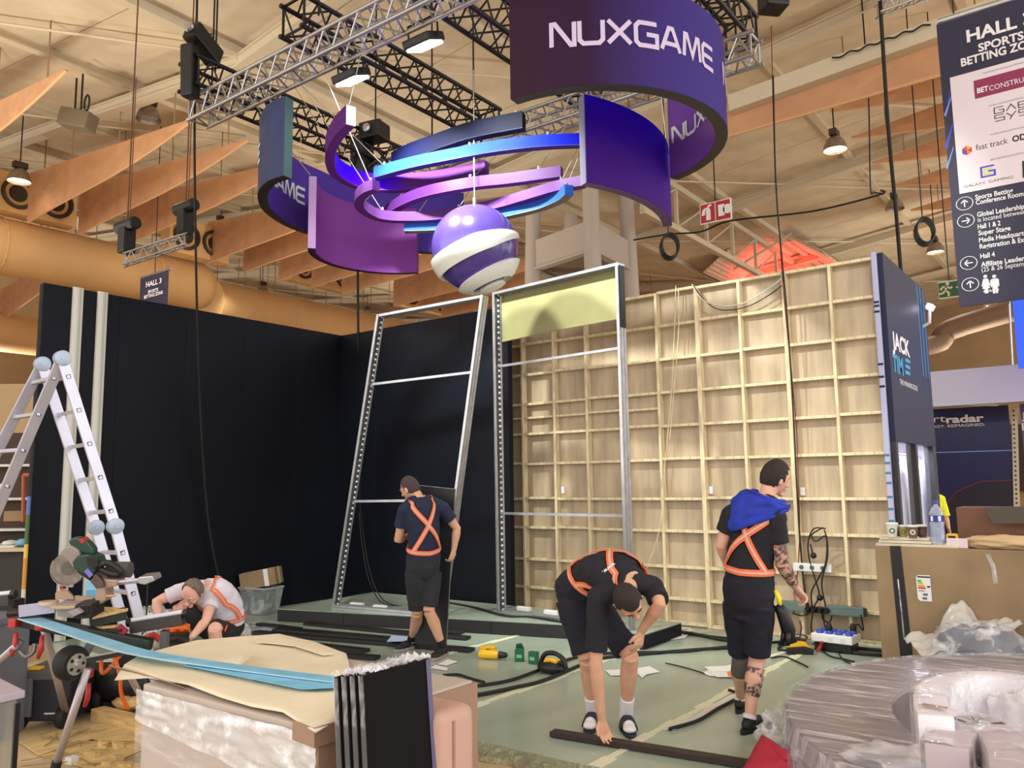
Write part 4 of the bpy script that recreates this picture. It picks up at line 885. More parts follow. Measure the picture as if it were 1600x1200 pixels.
for i in range(4):
    for j in range(2):
        c = p+R @ V((-.14+i*.095, .03+.02+j*.12, .17)); MB().lathe([(.036, 0), (.036, .022), (.03, .03), (.0, .03)], c, 12, cap=False).build('blue_socket', m_sock, t, smooth=40)
for i, j in ((1, 0), (3, 1)): c = p+R @ V((-.14+i*.095, .05+j*.12, .2)); MB().lathe([(.03, 0), (.034, .03), (.02, .07)], c, 10).build('plug', m_blk, t, smooth=40)
MB().box(p+R @ V((-.02, -.012, .12)), (.04, .01, .05)).box(p+R @ V((.1, -.012, .12)), (.04, .01, .05)).build('latch', m_wht, t)
p = onZ(1276, 1018, 0); tag(MB().tube([p, p+V((.03, .02, .05)), p+V((.06, 0, .1))], .012, 6).tube([p+V((.03, 0, .01)), p+V((.05, 0, .06))], .01, 6).build('red_connector', m_red), 'small red and white connector beside the power box', 'connector')

# ------------------------------------------------------------------ tools on the floor
def drill(label, a, rz, s=1.0, flip=1):
    p = onZ(*a, .002); t = thing('cordless_drill', label, 'drill', p); R = Matrix.Rotation(rz, 3, 'Z'); f = lambda v: p+R @ (V(v)*s)
    MB().tube([f((-.10, 0, .035)), f((-.08, 0, .035)), f((.02, 0, .035)), f((.06, 0, .035))], [.026*s, .034*s, .034*s, .028*s], 12).build('motor_body', m_yel, t, smooth=60)
    MB().tube([f((.06, 0, .035)), f((.08, 0, .035)), f((.12, 0, .035)), f((.13, 0, .035))], [.03*s, .028*s, .02*s, .008*s], 12).build('chuck', m_blk, t, smooth=60)
    MB().tube([f((-.05, .02*flip, .03)), f((-.06, .07*flip, .028)), f((-.075, .13*flip, .028))], [.024*s, .02*s, .024*s], 10).build('grip', m_blk, t, smooth=60)
    MB().box(f((-.08, .16*flip, .034)), (.12*s, .055*s, .066*s), R).build('battery', m_yel, t, bevel=.008)
    MB().box(f((-.08, .178*flip, .034)), (.10*s, .03*s, .05*s), R).build('battery_cap', m_blk, t, bevel=.006)
    MB().box(f((-.04, .045*flip, .03)), (.012*s, .03*s, .016*s), R).build('trigger', m_dark, t)
drill('yellow and black cordless drill lying right of the walking man', (768, 1030), .35, 1.25)
p = onZ(858, 1053, 0); t = thing('tool_pouch', 'black tool pouch with yellow inside left of the bending man', 'pouch', p)
MB().sph(p+V((0, .05, .05)), (.15, .11, .055), 14, 8).build('pouch_body', m_blk, t, smooth=1)
MB().tube([p+V((-.13, .05, .06)), p+V((-.08, .05, .15)), p+V((.02, .06, .17)), p+V((.12, .05, .13)), p+V((.15, .05, .05))], .022, 8, 4).build('strap', m_blk, t, smooth=1)
MB().tube([p+V((-.06, .03, .09)), p+V((.0, .03, .115)), p+V((.07, .03, .10))], .025, 8, 4).build('yellow_tool', m_yel, t, smooth=1)
p = onZ(1250, 1022, 0); t = thing('stapler_gun', 'yellow and black nail gun on floor right of the tattooed man', 'tool', p); R = Matrix.Rotation(.5, 3, 'Z')
MB().prism([p+R @ V(v) for v in ((-.13, -.03, .0), (.12, -.03, .0), (.13, -.03, .05), (.03, -.03, .075), (-.12, -.03, .06))], R @ V((0, .06, 0))).build('tool_base', m_blk, t, bevel=.008)
MB().prism([p+R @ V(v) for v in ((-.12, -.025, .062), (.04, -.025, .076), (.10, -.025, .06), (.05, -.025, .12), (-.09, -.025, .135))], R @ V((0, .05, 0))).build('tool_body', m_yel, t, bevel=.01)
MB().tube([p+R @ V(v) for v in ((-.1, 0, .13), (-.02, 0, .15), (.06, 0, .12))], .014, 8, 4).build('handle', m_blk, t)
m_grn = mat('carton_green', (26, 96, 66), .5)
for x, y, l, open_ in ((812, 1033, 'small open green screw carton on the floor', 1), (834, 1037, 'small closed green screw carton on the floor', 0)):
    p = onZ(x, y, 0); t = thing('screw_carton', l, 'box', p); R = Matrix.Rotation(.5 if open_ else .1, 3, 'Z'); MB().box(p+V((0, 0, .056)), (.085, .06, .11), R).build('carton', m_grn, t, bevel=.002, seg=1)
    MB().box(p+R @ V((0, -.0315, .05)), (.05, .002, .03), R).build('carton_label', mat('carton_pale', (120, 190, 150), .5), t)
    if open_: MB().prism([p+R @ V(v) for v in ((-.042, .03, .112), (.042, .03, .112), (.02, .01, .165), (-.03, .0, .16))], R @ V((0, .003, 0))).build('carton_flap', m_grn, t)
# clear storage bin with a taped cardboard box on it
p = onZ(390, 957, 0)+V((.16, .06, 0)); t = thing('storage_bin', 'clear plastic storage bin by the left dark wall', 'bin', p); R = Matrix.Rotation(.15, 3, 'Z')
m_bin = film('bin_plastic', (190, 200, 200), .6, .2, 5); b = MB()
for k, (w, d, z) in enumerate(((.38, .28, .004), (.46, .34, .34))): pass
bt = [V((sx*.19, sy*.14, .006)) for sx, sy in ((-1, -1), (1, -1), (1, 1), (-1, 1))]; tp = [V((sx*.23, sy*.18, .34)) for sx, sy in ((-1, -1), (1, -1), (1, 1), (-1, 1))]
b.add([p+R @ v for v in bt+tp], [(3, 2, 1, 0)]+[(i, (i+1) % 4, 4+(i+1) % 4, 4+i) for i in range(4)]); b.build('bin_shell', m_bin, t, solid=.004)
rm = [p+R @ v for v in tp]; MB().tube(rm, .014, 6, closed=True).build('bin_rim', mat('bin_rim', (176, 184, 184), .3), t)
for k in range(4): MB().box(p+R @ V((-.1+.07*k, .02*(k % 2), .07+.02*k)), (.08, .1, .12), Matrix.Rotation(k, 3, 'Z')).build('bin_content', m_grey if k % 2 else m_wht, t)
q = p+V((.0, .0, .46)); t = thing('carton', 'brown cardboard box with clear tape tilted on the clear bin', 'box', q-V((0, 0, .11))); R = Matrix.Rotation(.55, 3, 'Z') @ Matrix.Rotation(-.18, 3, 'Y')
MB().box(q, (.50, .26, .22), R).build('carton_body', m_card, t, bevel=.004); MB().box(q+R @ V((.0, 0, 0)), (.506, .07, .226), R).build('tape', mat('clear_tape', (206, 186, 150), .2), t); MB().box(q+R @ V((.12, -.02, 0)), (.06, .228, .224), R).build('white_tape', m_paper, t)

# ------------------------------------------------------------------ crumpled plastic
def crumple(label, name, c, r, m, seed=0, amp=.25, fr=2.2, nu=34, nv=22, flat=None, cat='plastic', parent=None, sharp=False):
    vs = []; c = V(c); off = V((seed*7.3, seed*3.1, seed*1.7))
    b = MB().sph((0, 0, 0), 1, nu, nv)
    for v in b.v:
        d = v.normalized() if v.length else V((0, 0, 1)); n = mnoise.noise(d*fr+off)+.5*mnoise.noise(d*fr*2.3+off)+.35*abs(mnoise.noise(d*fr*5+off))
        k = 1+amp*n; p = V((d.x*r[0]*k, d.y*r[1]*k, d.z*r[2]*k)); v[:] = c+p
        if flat is not None and v.z < flat: v.z = flat
    if parent: return b.build(name, m, parent, smooth=0 if sharp else 1)
    return tag(b.build(name, m, smooth=0 if sharp else 1), label, cat)
m_bagw = film('milky_bag', (238, 234, 238), .45, .12, 5, (1, 1, 1), .4)
m_bagc = film('clear_bag', (214, 222, 220), .55, .12, 9)
crumple('crumpled clear plastic sheet behind the crouching man', 'plastic_sheet', V((at(248, 945, 8.6).x, at(248, 945, 8.6).y, .2)), (.24, .2, .24), m_bagc, 1, .35, 2.2, 34, 22, .003)
crumple('white plastic bag on the floor right of the crouching man', 'plastic_bag', at(372, 990, 7.6), (.14, .1, .09), m_bagw, 2, .3)
paper('plastic wrapping sheet flat behind bin', ((372, 975), (420, 968), (440, 974), (395, 985)), m_bagc, .003)

# ------------------------------------------------------------------ crate with kraft paper top
Zc = .80; cx0, cx1, cy0, cy1 = -3.72, -2.47, 2.06, 2.98
t = thing('wrapped_crate', 'big crate in clear wrap with kraft paper top in the foreground', 'crate', ((cx0+cx1)/2, (cy0+cy1)/2, Zg))
MB().box(((cx0+cx1)/2, (cy0+cy1)/2, (Zc+Zg)/2-.005), (cx1-cx0-.02, cy1-cy0-.02, Zc-Zg-.01)).build('crate_body', mat('crate_pale', (180, 168, 158), .6), t, bevel=.01)
wrapf = MB().grid(lambda u, v: V((cx0-.004+(cx1-cx0+.008)*u, cy0-.012-.012*mnoise.noise(V((u*9, v*7, 3)))-.003*mnoise.noise(V((u*30, v*16, 1))), (.63-.10*u)+(Zc-.03-.63+.10*u)*v)), 60, 16)
wrapf.build('bubble_wrap', film('bubble_wrap', (242, 244, 250), .30, .12, 70, (.8, 1, 1.3), .10, 9), t, smooth=1)
MB().grid(lambda u, v: V((cx0-.004+(cx1-cx0+.008)*u, cy0-.010-.010*mnoise.noise(V((u*6, v*5-u*3, 8))), Zg+.01+(.64-.10*u-Zg)*v)), 50, 24).build('clear_wrap', film('crate_film', (236, 230, 232), .80, .06, 2.5, (1, 1, 4), .25), t, smooth=1)
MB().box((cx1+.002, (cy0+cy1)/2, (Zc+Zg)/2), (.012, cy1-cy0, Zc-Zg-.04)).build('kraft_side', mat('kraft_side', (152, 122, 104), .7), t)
for k, (z0, z1) in enumerate(((.42, .30), (.25, .12), (.12, .02))): MB().tube([V((cx0+.0, cy0-.02, z0)), V((cx0+.6, cy0-.025, (z0+z1)/2+.02)), V((cx1, cy0-.02, z1))], .005, 5, 6).build('wrap_crease', m_film, t)
PP = [(180, 1042), (205, 1027), (264, 1010), (303, 1001), (369, 995), (400, 993), (440, 990), (500, 1003), (541, 1024), (548, 1050), (548, 1092), (546, 1116), (493, 1144), (464, 1129), (442, 1116), (392, 1106), (345, 1092), (294, 1073), (231, 1060)]
b = MB(); cen = onZ(370, 1045, Zc+.012); n = len(PP); rings = []
for s in (0.0, .35, .7, .92, 1.0):
    for i, (x, y) in enumerate(PP):
        p = onZ(x, y, Zc); q = cen.lerp(p, s); dz = .012+.006*mnoise.noise(q*5)
        if s == 1.0: 
            over = max(0, cx0-q.x, q.x-cx1, cy0-q.y, q.y-cy1); dz -= .18*over+.005
        q.z = Zc+dz; b.v.append(q)
for r in range(4):
    for i in range(n): b.f.append((r*n+i, r*n+(i+1) % n, (r+1)*n+(i+1) % n, (r+1)*n+i))
b.build('kraft_sheet', m_kraft, t, smooth=40, solid=.003)
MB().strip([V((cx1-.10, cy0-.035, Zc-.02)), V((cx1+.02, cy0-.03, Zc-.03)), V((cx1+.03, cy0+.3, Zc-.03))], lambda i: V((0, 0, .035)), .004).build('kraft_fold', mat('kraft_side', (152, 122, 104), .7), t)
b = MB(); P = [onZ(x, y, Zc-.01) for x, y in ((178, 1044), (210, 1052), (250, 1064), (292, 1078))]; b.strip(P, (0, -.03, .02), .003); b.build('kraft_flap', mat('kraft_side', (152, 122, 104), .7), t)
MB().prism([onZ(x, y, Zc+.026) for x, y in ((401, 1004), (420, 993), (500, 1012), (520, 1022), (505, 1024), (460, 1010), (425, 1006))], (0, 0, .003)).build('kraft_patch', m_kraft, t)
m_blue = mat('blue_film', (128, 196, 232), .35, var=.06, vs=9)
b = MB().prism([onZ(x, y, Zc+.03) for x, y in ((288, 1040), (312, 1033), (545, 1066), (540, 1074), (478, 1077), (470, 1077))], (0, 0, .002)); tag(b.build('blue_tape', m_blue), 'wide light blue tape patch on the kraft paper top', 'tape')
P = [(at(46, 966, 5.28)), at(100, 983, 4.95), at(150, 999, 4.6), at(205, 1016, 4.25), onZ(262, 1027, Zc+.05), onZ(330, 1037, Zc+.04), onZ(420, 1049, Zc+.036), onZ(542, 1064, Zc+.036)]
P = crom(P, 5); tag(MB().strip(P, lambda i: V((.042, .055, 0)), .003).build('blue_strip', m_blue), 'long light blue strip sagging from the mitre saw onto the crate', 'strip')
tag(MB().strip([p+V((-.042, -.055, .004)) for p in P], lambda i: V((.008, .010, 0)), .003).build('blue_strip_edge', mat('blue_pale', (176, 218, 236), .3)), 'pale edge tape along the long blue strip', 'tape')

# black wrapped panels leaning at the crate side, beige roll behind
pa, pb = onX(565, 1056, -2.22), onX(668, 1028, -2.22)
m_pan = mat('panel_black', (14, 13, 17), .65, spec=.12, var=.1, vs=3)
for k in range(4):
    t = thing('wrapped_slab', ('nearest black panel of the leaning foreground stack', 'second wrapped black panel of the foreground stack', 'third wrapped black panel of the foreground stack', 'rearmost wrapped black panel against the crate')[k], 'panel', (-2.22-.032*k, pa.y, Zg), None)
    dx = -.033*k; y0, y1 = pa.y-.01*k, pb.y+.0*k; z = pa.z-.004*k
    Q = [(-2.14+dx, y0, Zg), (-2.14+dx, y1, Zg), (-2.235+dx, y1, z), (-2.235+dx, y0, z)]
    MB().prism(Q, (.026, 0, 0)).build('panel_board', m_pan, t, bevel=.004)
    MB().strip([V(Q[0])+V((.013, -.004, 0)), V(Q[3])+V((.013, -.004, 0))], (-.012, 0, 0), .002).build('edge_film', film('edge_film_clear', (220, 220, 226), .88, .08, 22, (1, 1, .5), .3), t)
    g = MB().grid(lambda u, v: V((-2.24+dx+.034*u+.008*mnoise.noise(V((u*9, v*30, k))), y0-.012+(y1-y0+.02)*v, z+.004+.035*abs(mnoise.noise(V((u*6+k, v*22, 5)))))), 5, 50); g.build('top_film', m_film, t)
    if k == 0:
        MB().strip([V(Q[1])+V((.028, -.012, 0)), V(Q[2])+V((.028, -.012, 0))], (.0, .012, 0), .002).build('edge_tape', mat('tape_violet', (92, 84, 120), .4), t)
p = onX(690, 1140, -2.2); t = thing('kraft_bundle', 'rounded pink beige wrapped bundle behind the black panels', 'bundle', (p.x, p.y, Zg))
MB().box((-2.28, pb.y+.10, (.82+Zg)/2), (.26, .22, .82-Zg)).build('bundle_body', mat('bundle_beige', (186, 150, 136), .65, bump=.15, bs=6), t, bevel=.055, seg=4, smooth=50)
MB().strip([V((-2.15, pb.y+.07, Zg+.02)), V((-2.148, pb.y+.07, .78))], (0, .006, 0), .003).build('seam_fold', mat('bundle_fold', (160, 120, 108), .65), t)
# ================================================================== LEFT WORKSHOP
EZ, EX, EY = V((0, 0, 1)), V((RT.x, RT.y, 0)).normalized(), V((FW.x, FW.y, 0)).normalized()
RC = Matrix((EX, EY, EZ)).transposed()          # axes squared to the saw bench
# ladder: two hinged frames, each of two sections
t = thing('folding_ladder', 'silver articulated aluminium ladder standing in an A at left', 'ladder', (-6.8, 3.3, 0))
m_lad = mat('ladder_alu', (196, 198, 214), .34, .55, var=.03, vs=4); m_lh = mat('ladder_hinge', (164, 178, 200), .35, .3)
tn, tf = 6.40, 6.72
near = {'top': at(97, 560, tn), 'mid': at(180, 822, tn), 'bot': None, 'ltop': at(97, 560, tn), 'lmid': at(-4, 795, tn)}
far = {'top': at(66, 569, tf), 'mid': at(150, 824, tf), 'lmid': at(-38, 770, tf)}
near['bot'] = near['mid']+(at(219, 972, tn+.02)-near['mid'])*((near['mid'].z-.0)/(near['mid'].z-at(219, 972, tn+.02).z))
far['bot'] = far['mid']+(at(191, 968, tf+.02)-far['mid'])*((far['mid'].z-.0)/(far['mid'].z-at(191, 968, tf+.02).z))
for d in (near, far):
    e = d['lmid']-d['top']; d['lbot'] = d['top']+e*((d['top'].z-Zg)/(d['top'].z-d['lmid'].z))
axd = (near['top']-far['top']).normalized()
def rail(a, c): MB().bar(a, c, .026, .082, axd.cross((c-a).normalized())).build('rail', m_lad, t, bevel=.003, seg=1)
for d in (near, far):
    rail(d['top'], d['mid']); rail(d['mid'], d['bot']); rail(d['top'], d['top'].lerp(d['lbot'], .5)); rail(d['top'].lerp(d['lbot'], .5), d['lbot'])
    for p in (d['top'], d['mid']):
        Rh = axd.to_track_quat('Z', 'Y').to_matrix()
        MB().lathe([(.05, -.03), (.062, -.026), (.062, .026), (.05, .03)], p, 18, Rh).lathe([(.018, .03), (.018, .036)], p, 10, Rh).build('hinge_disc', m_lh, t, smooth=40)
def rungs(k0, k1, fs):
    for f in fs:
        a, c = near[k0].lerp(near[k1], f), far[k0].lerp(far[k1], f)
        MB().bar(a+axd*.016, c-axd*.016, .030, .030, (near[k1]-near[k0])).build('rung', m_lad, t, bevel=.003, seg=1)
        MB().bar(a+axd*.014, a+axd*.0155, .034, .034, (near[k1]-near[k0])).build('rung_hole', m_blk, t)
rungs('top', 'mid', (.11, .31, .51, .71, .91)); rungs('mid', 'bot', (.15, .38, .61, .84)); rungs('top', 'lbot', (.055, .155, .255, .355, .455, .56, .66, .76, .86))

# mitre saw with its stand
T0 = 5.30
def sw(x, y, d=0.): return at(x, y, T0+d)
sb = thing('saw_stand', 'wheeled mitre saw stand with silver legs and red clamps', 'stand', V((sw(120, 1000).x, sw(120, 1000).y, Zg)))
MB().bar(sw(28, 968, .02), sw(236, 1008, .05), .09, .075).build('stand_beam', mat('stand_green_black', (30, 38, 34), .5), sb, bevel=.008)
MB().bar(sw(130, 1033, -.2), sw(222, 1013, -.05), .05, .03).build('lower_bar', mat('stand_green_black', (30, 38, 34), .5), sb)
MB().tube([sw(132, 1028, -.23), sw(212, 1013, -.12)], .006, 6).build('bright_rod', m_alu, sb)
m_leg = mat('leg_alu', (186, 178, 180), .4, .5)
def gfoot(x, y): return onZ(x, y, Zg+.015)
for a, f, r in ((sw(70, 985), gfoot(106, 1127), .026), (sw(137, 1045, -.25), gfoot(84, 1206), .024), (sw(24, 1010, -.1), gfoot(-62, 1085), .022), (sw(200, 1050, .1), gfoot(236, 1118), .022)):
    MB().tube([a, f], r, 10).build('leg', m_leg, sb, smooth=1); MB().tube([f+V((0, 0, -.012)), f+(a-f).normalized()*.07], r*1.25, 10).build('rubber_foot', m_rub, sb)
for x, y in ((23, 979), (64, 983), (137, 1058)):
    MB().box(sw(x, y-6, -.04), (.05, .07, .06), RC).build('clamp_head', m_red, sb, bevel=.01)
    MB().tube([sw(x+2, y+10, -.08), sw(x, y+32, -.09), sw(x-5, y+46, -.09)], [.014, .018, .012], 8).build('clamp_lever', m_red, sb, smooth=1)
for a, c in (((32, 1000), (20, 1020)), ((145, 1000), (133, 1022))): MB().bar(sw(*a, -.06), sw(*c, -.08), .035, .05).build('leg_bracket', m_grey, sb, bevel=.004)
wc = sw(111, 1036, -.25); Rw = (RT*.9+FW*-.42).normalized().to_track_quat('Z', 'Y').to_matrix()
MB().lathe([(.055, -.05), (.09, -.055), (.105, -.03), (.108, 0), (.105, .03), (.09, .055), (.06, .05)], wc, 24, Rw).build('tyre', m_rub, sb, smooth=40)
w_ = MB().lathe([(.066, .048), (.066, .054), (.05, .052), (.02, .06), (.012, .075), (0.001, .076)], wc, 20, Rw).build('wheel_hub', mat('hub_silver', (176, 174, 166), .35, .5), sb, smooth=40)
for k in range(5):
    g = k*2*math.pi/5; MB().lathe([(.011, .054), (.011, .058)], wc+Rw @ V((.043*math.cos(g), .043*math.sin(g), 0)), 8, Rw).build('hub_hole', m_blk, w_)
MB().tube([sw(30, 1017, -.1), sw(40, 1026, -.1), sw(52, 1018, -.08), sw(54, 1006, -.06)], .016, 8, 4).build('frame_loop', mat('tube_grey', (112, 110, 106), .4, .5), sb)
# rollers
def roller(label, x0, y0, x1, y1, tt, post):
    t = thing('roller_support', label, 'roller', at((x0+x1)/2, y1, tt)); a, c = at(x0, y0, tt), at(x1, y1, tt)
    MB().bar(a-EZ*.035, c-EZ*.035, .07, .075).build('roller_box', mat('roller_grey', (52, 48, 48), .5), t, bevel=.006)
    MB().tube([a+EZ*.012, c+EZ*.012], .017, 10).build('roller', mat('roller_white', (214, 214, 224), .3), t, smooth=50)
    for p in (a, c): MB().tube([p+(p-(a+c)/2).normalized()*.0, p+(p-(a+c)/2).normalized()*.03], .03, 8).build('end_knob', m_blk, t)
    if post: MB().bar(at(*post[0], tt), at(*post[1], tt), .045, .05, EY).build('post', m_grey, t)
roller('black roller support with white roller right of the mitre saw', 206, 972, 287, 959, 5.45, ((258, 985), (256, 1022)))
roller('white roller support at the left picture edge', -30, 934, 18, 929, 5.6, ((-10, 945), (-10, 1000)))
# the saw itself, standing on the beam
s = thing('mitre_saw', 'green sliding mitre saw with big round blade on the stand', 'saw', sw(125, 975))
m_sg = mat('saw_green', (30, 62, 52), .4); m_cast = mat('saw_casting', (176, 150, 130), .45, .3); m_guard = mat('saw_guard', (150, 142, 138), .35, .4); m_blade = mat('saw_blade', (150, 146, 142), .28, .8, var=.12, vs=20)
def disc(c, r, th, m, n, nrm, prof=None):
    R = nrm.to_track_quat('Z', 'Y').to_matrix(); return MB().lathe(prof or [(r, -th/2), (r, th/2)], c, 36, R).build(n, m, s, smooth=40)
nb = (-FW+RT*.25).normalized()
bl = disc(sw(107, 888), .103, .004, m_blade, 'blade', nb)
MB().lathe([(.045, -.006), (.045, .006)], sw(107, 888), 20, nb.to_track_quat('Z', 'Y').to_matrix()).build('blade_flange', mat('flange', (112, 108, 106), .4, .6), bl)
rim = [sw(107, 888)+(EX*math.cos(g)+EZ*math.sin(g))*.106 for g in [math.radians(a) for a in range(150, 330, 12)]]
MB().strip(rim, FW*.02, .004).build('lower_guard', m_guard, s)
def ext(P, d0, d1, m, n, bev=.006): return MB().prism([sw(x, y, d0) for x, y in P], FW*(d1-d0)).build(n, m, s, bevel=bev, seg=2)
ext([(93, 864), (100, 856), (112, 853), (122, 860), (126, 872), (114, 888), (106, 876)], -.05, .03, m_guard, 'upper_guard')
ext([(112, 878), (120, 868), (136, 866), (150, 872), (154, 884), (143, 900), (126, 896), (114, 888)], -.06, .06, m_sg, 'gear_housing', .012)
ext([(106, 847), (110, 841), (122, 840), (136, 846), (146, 858), (146, 867), (136, 866), (122, 863), (112, 855)], -.03, .03, m_sg, 'handle', .012)
ext([(122, 843), (128, 841), (133, 846), (128, 850)], -.034, .034, m_red, 'trigger', .002)
ext([(134, 870), (152, 872), (154, 884), (146, 890), (136, 882)], -.075, -.055, m_blk, 'motor_vent', .004)
ext([(118, 893), (124, 890), (142, 903), (140, 908)], -.05, .03, m_blk, 'base_arm')
ext([(131, 893), (137, 888), (145, 898), (140, 903)], -.07, -.06, mat('sticker_violet', (112, 112, 190), .4), 'label_plate', .001)
MB().tube([sw(156, 885, -.05), sw(163, 880, -.06), sw(172, 880, -.06), (sw(184, 888, -.06)), sw(189, 896, -.05), sw(178, 897, -.05), sw(165, 893, -.05), sw(158, 889, -.05)], .020, 10, 4).build('carry_handle', m_blk, s, smooth=1)
MB().tube([sw(170, 893, .05), sw(180, 890, .05), sw(204, 890, .05)], [.045, .052, .052], 16).build('motor_drum', mat('drum_grey', (76, 76, 72), .45), s, smooth=40)
for dy, dz in ((0, 0), (9, .06)): MB().tube([sw(152, 912+dy*.3, dz), sw(236, 904+dy*.3, dz)], .011, 10).build('slide_rail', mat('rail_white', (206, 204, 220), .25, .3), s, smooth=1)
ext([(216, 902), (238, 900), (241, 908), (226, 914), (216, 912)], -.03, .09, m_alu, 'rail_end')
MB().tube([sw(231, 908, 0), sw(229, 960, 0)], .006, 6).build('rail_cable', m_blk, s)
ext([(142, 902), (150, 896), (164, 905), (183, 906), (182, 916), (164, 920), (165, 938), (156, 945), (148, 938), (150, 924)], -.02, .10, m_cast, 'slide_casting', .01)
ext([(140, 908), (150, 898), (160, 908), (162, 918), (150, 920)], -.05, .0, mat('linkage', (96, 84, 82), .4, .5), 'linkage')
MB().tube([sw(166, 931, -.02), sw(180, 931, -.02)], .008, 8).build('lock_lever', mat('lever_orange', (206, 150, 110), .4), s)
ext([(86, 936), (86, 927), (90, 923), (106, 924), (115, 934), (115, 937)], .03, .05, m_cast, 'fence', .003)
ext([(117, 940), (117, 931), (145, 934), (147, 943)], .03, .05, m_cast, 'fence', .003)
MB().lathe([(.12, -.02), (.125, -.012), (.125, .0), (.02, .002)], sw(112, 943, -.02), 28).build('turn_table', mat('table_tan', (196, 176, 150), .4, .3), s, smooth=40)
MB().lathe([(.06, -.02), (.06, .004)], sw(76, 940, .02), 20).build('side_table', mat('table_tan', (196, 176, 150), .4, .3), s)
ext([(86, 945), (115, 946), (115, 966), (90, 964)], -.08, .08, mat('base_pale', (150, 140, 140), .5), 'base_casting')
ext([(113, 947), (143, 944), (144, 966), (118, 968)], -.12, .04, m_blk, 'control_box')
ext([(121, 950), (139, 948), (139, 960), (122, 962)], -.124, -.118, mat('recess_black', (6, 6, 8), .6), 'control_recess', .001)
ext([(104, 956), (120, 951), (128, 958), (114, 964)], -.16, -.12, mat('base_pale', (150, 140, 140), .5), 'mitre_lever')
MB().bar(sw(30, 955, -.04), sw(86, 948, .0), .02, .075, EZ).build('side_extension', mat('extension_violet', (168, 166, 190), .35, .4), s)
MB().tube([sw(29, 949, -.04), sw(68, 944, .0)], .007, 8).build('extension_lip', m_alu, s)
MB().bar(sw(140, 970, .1), sw(198, 958, .2), .02, .085, EZ).build('rear_extension', mat('stand_green_black', (30, 38, 34), .5), s)
MB().tube([sw(94, 922, .05), sw(94, 914, .05), sw(114, 915, .05)], .012, 8).build('clamp_screw', mat('screw_white', (206, 206, 190), .4), s); ext([(93, 916), (99, 915), (99, 921), (93, 921)], .02, .06, m_red, 'clamp_knob', .002)
MB().tube([sw(14, 958, 0), sw(33, 957, 0)], [.03, .024], 10).build('side_knob', m_blk, s, smooth=50)
tag(MB().prism([sw(144, 968, .02), sw(200, 955, .2), sw(150, 952, .15)], EZ*.02).tube([sw(146, 955, .1), sw(160, 952, .12), sw(170, 956, .12), sw(160, 962, .1)], .012, 6, 4).build('wood_offcut', m_wood), 'pale wooden offcut lying on the saw stand', 'offcut')
tag(MB().strip([sw(141, 909, .35), sw(143, 922, .33), sw(141, 936, .34), sw(143, 949, .33)], lambda i: V((.035, .02, 0)), .004).build('blue_film', m_blue), 'light blue film hanging behind the mitre saw', 'film')
# wooden slats lying at the stand's tail
for k, (a, c, l) in enumerate((((128, 983), (184, 978), 'pale plank under the blue strip, farthest'), ((130, 990), (186, 984), 'pale plank under the blue strip, middle'), ((136, 996), (240, 1010), 'pale plank under the blue strip, nearest'))):
    tag(MB().bar(sw(*a, .1+.05*k), sw(*c, .1+.05*k), .06, .014).build('loose_plank', m_wood), l, 'plank')
t = thing('hand_clamp', 'red and black hand clamp lying on the pale planks', 'clamp', sw(180, 988)); MB().bar(sw(158, 988, .05), sw(192, 984, .05), .05, .02).build('bar', m_blk, t); MB().bar(sw(184, 980, .05), sw(196, 990, .05), .03, .05).build('jaw', mat('clamp_crimson', (150, 30, 52), .4), t)
# wheeled tool chest, second chest, compressor
def onfloor(x, y): return onZ(x, y, Zg)
p = onfloor(62, 1140); t = thing('tool_chest', 'black wheeled tool chest with grey lid under the saw', 'tool box', p); R = RC
MB().box(p+R @ V((.03, .2, .20)), (.34, .36, .30), R).build('chest_body', mat('chest_black', (30, 32, 40), .5), t, bevel=.015)
MB().box(p+R @ V((-.0, .2, .385)), (.40, .40, .07), R).build('lid', mat('chest_lid', (84, 86, 84), .5), t, bevel=.015)
MB().box(p+R @ V((-.11, .0, .23)), (.08, .03, .28), R).build('front_handle', m_grey, t, bevel=.01); MB().box(p+R @ V((-.08, .05, .432)), (.09, .07, .02), R).build('yellow_latch', m_yel, t, bevel=.005)
MB().box(p+R @ V((.06, .015, .11)), (.08, .01, .01), R).build('bright_strip', m_wht, t)
for dx in (-.16, .16):
    MB().lathe([(.05, -.03), (.075, -.03), (.082, -.01), (.082, .01), (.075, .03), (.05, .03)], p+R @ V((dx, .02, .082)), 20, R @ Matrix.Rotation(math.pi/2, 3, 'Y')).build('wheel', m_rub, t, smooth=40)
    MB().lathe([(.05, -.02), (.05, .02)], p+R @ V((dx, .02, .082)), 16, R @ Matrix.Rotation(math.pi/2, 3, 'Y')).build('wheel_hub', m_grey, t)
p = onfloor(122, 1118); t = thing('tool_case', 'black tool case with side wheel behind the crossing stand legs', 'tool box', p)
MB().box(p+R @ V((.0, .2, .17)), (.26, .30, .33), R).build('case_body', mat('case_black', (26, 27, 32), .5), t, bevel=.015); MB().box(p+R @ V((.06, .045, .2)), (.06, .01, .14), R).build('case_label', m_grey, t)
MB().lathe([(.06, -.03), (.095, -.03), (.10, 0), (.095, .03), (.06, .03)], p+R @ V((.15, .06, .11)), 20, R @ Matrix.Rotation(math.pi/2, 3, 'Y')).build('wheel', m_rub, t, smooth=40)
p = onfloor(198, 1112); t = thing('air_compressor', 'black tank air compressor with orange hose left of the crate', 'compressor', p); c0 = p+V((0, 0, .22))
MB().tube([c0-EX*.22, c0-EX*.20, c0-EX*.15, c0+EX*.16, c0+EX*.21, c0+EX*.23], [.06, .11, .145, .145, .11, .06], 20).build('tank', m_blk, t, smooth=50)
for dx in (-.13, .13): MB().box(p+EX*dx+V((0, 0, .05)), (.03, .2, .10), RC).build('foot', m_dark, t)
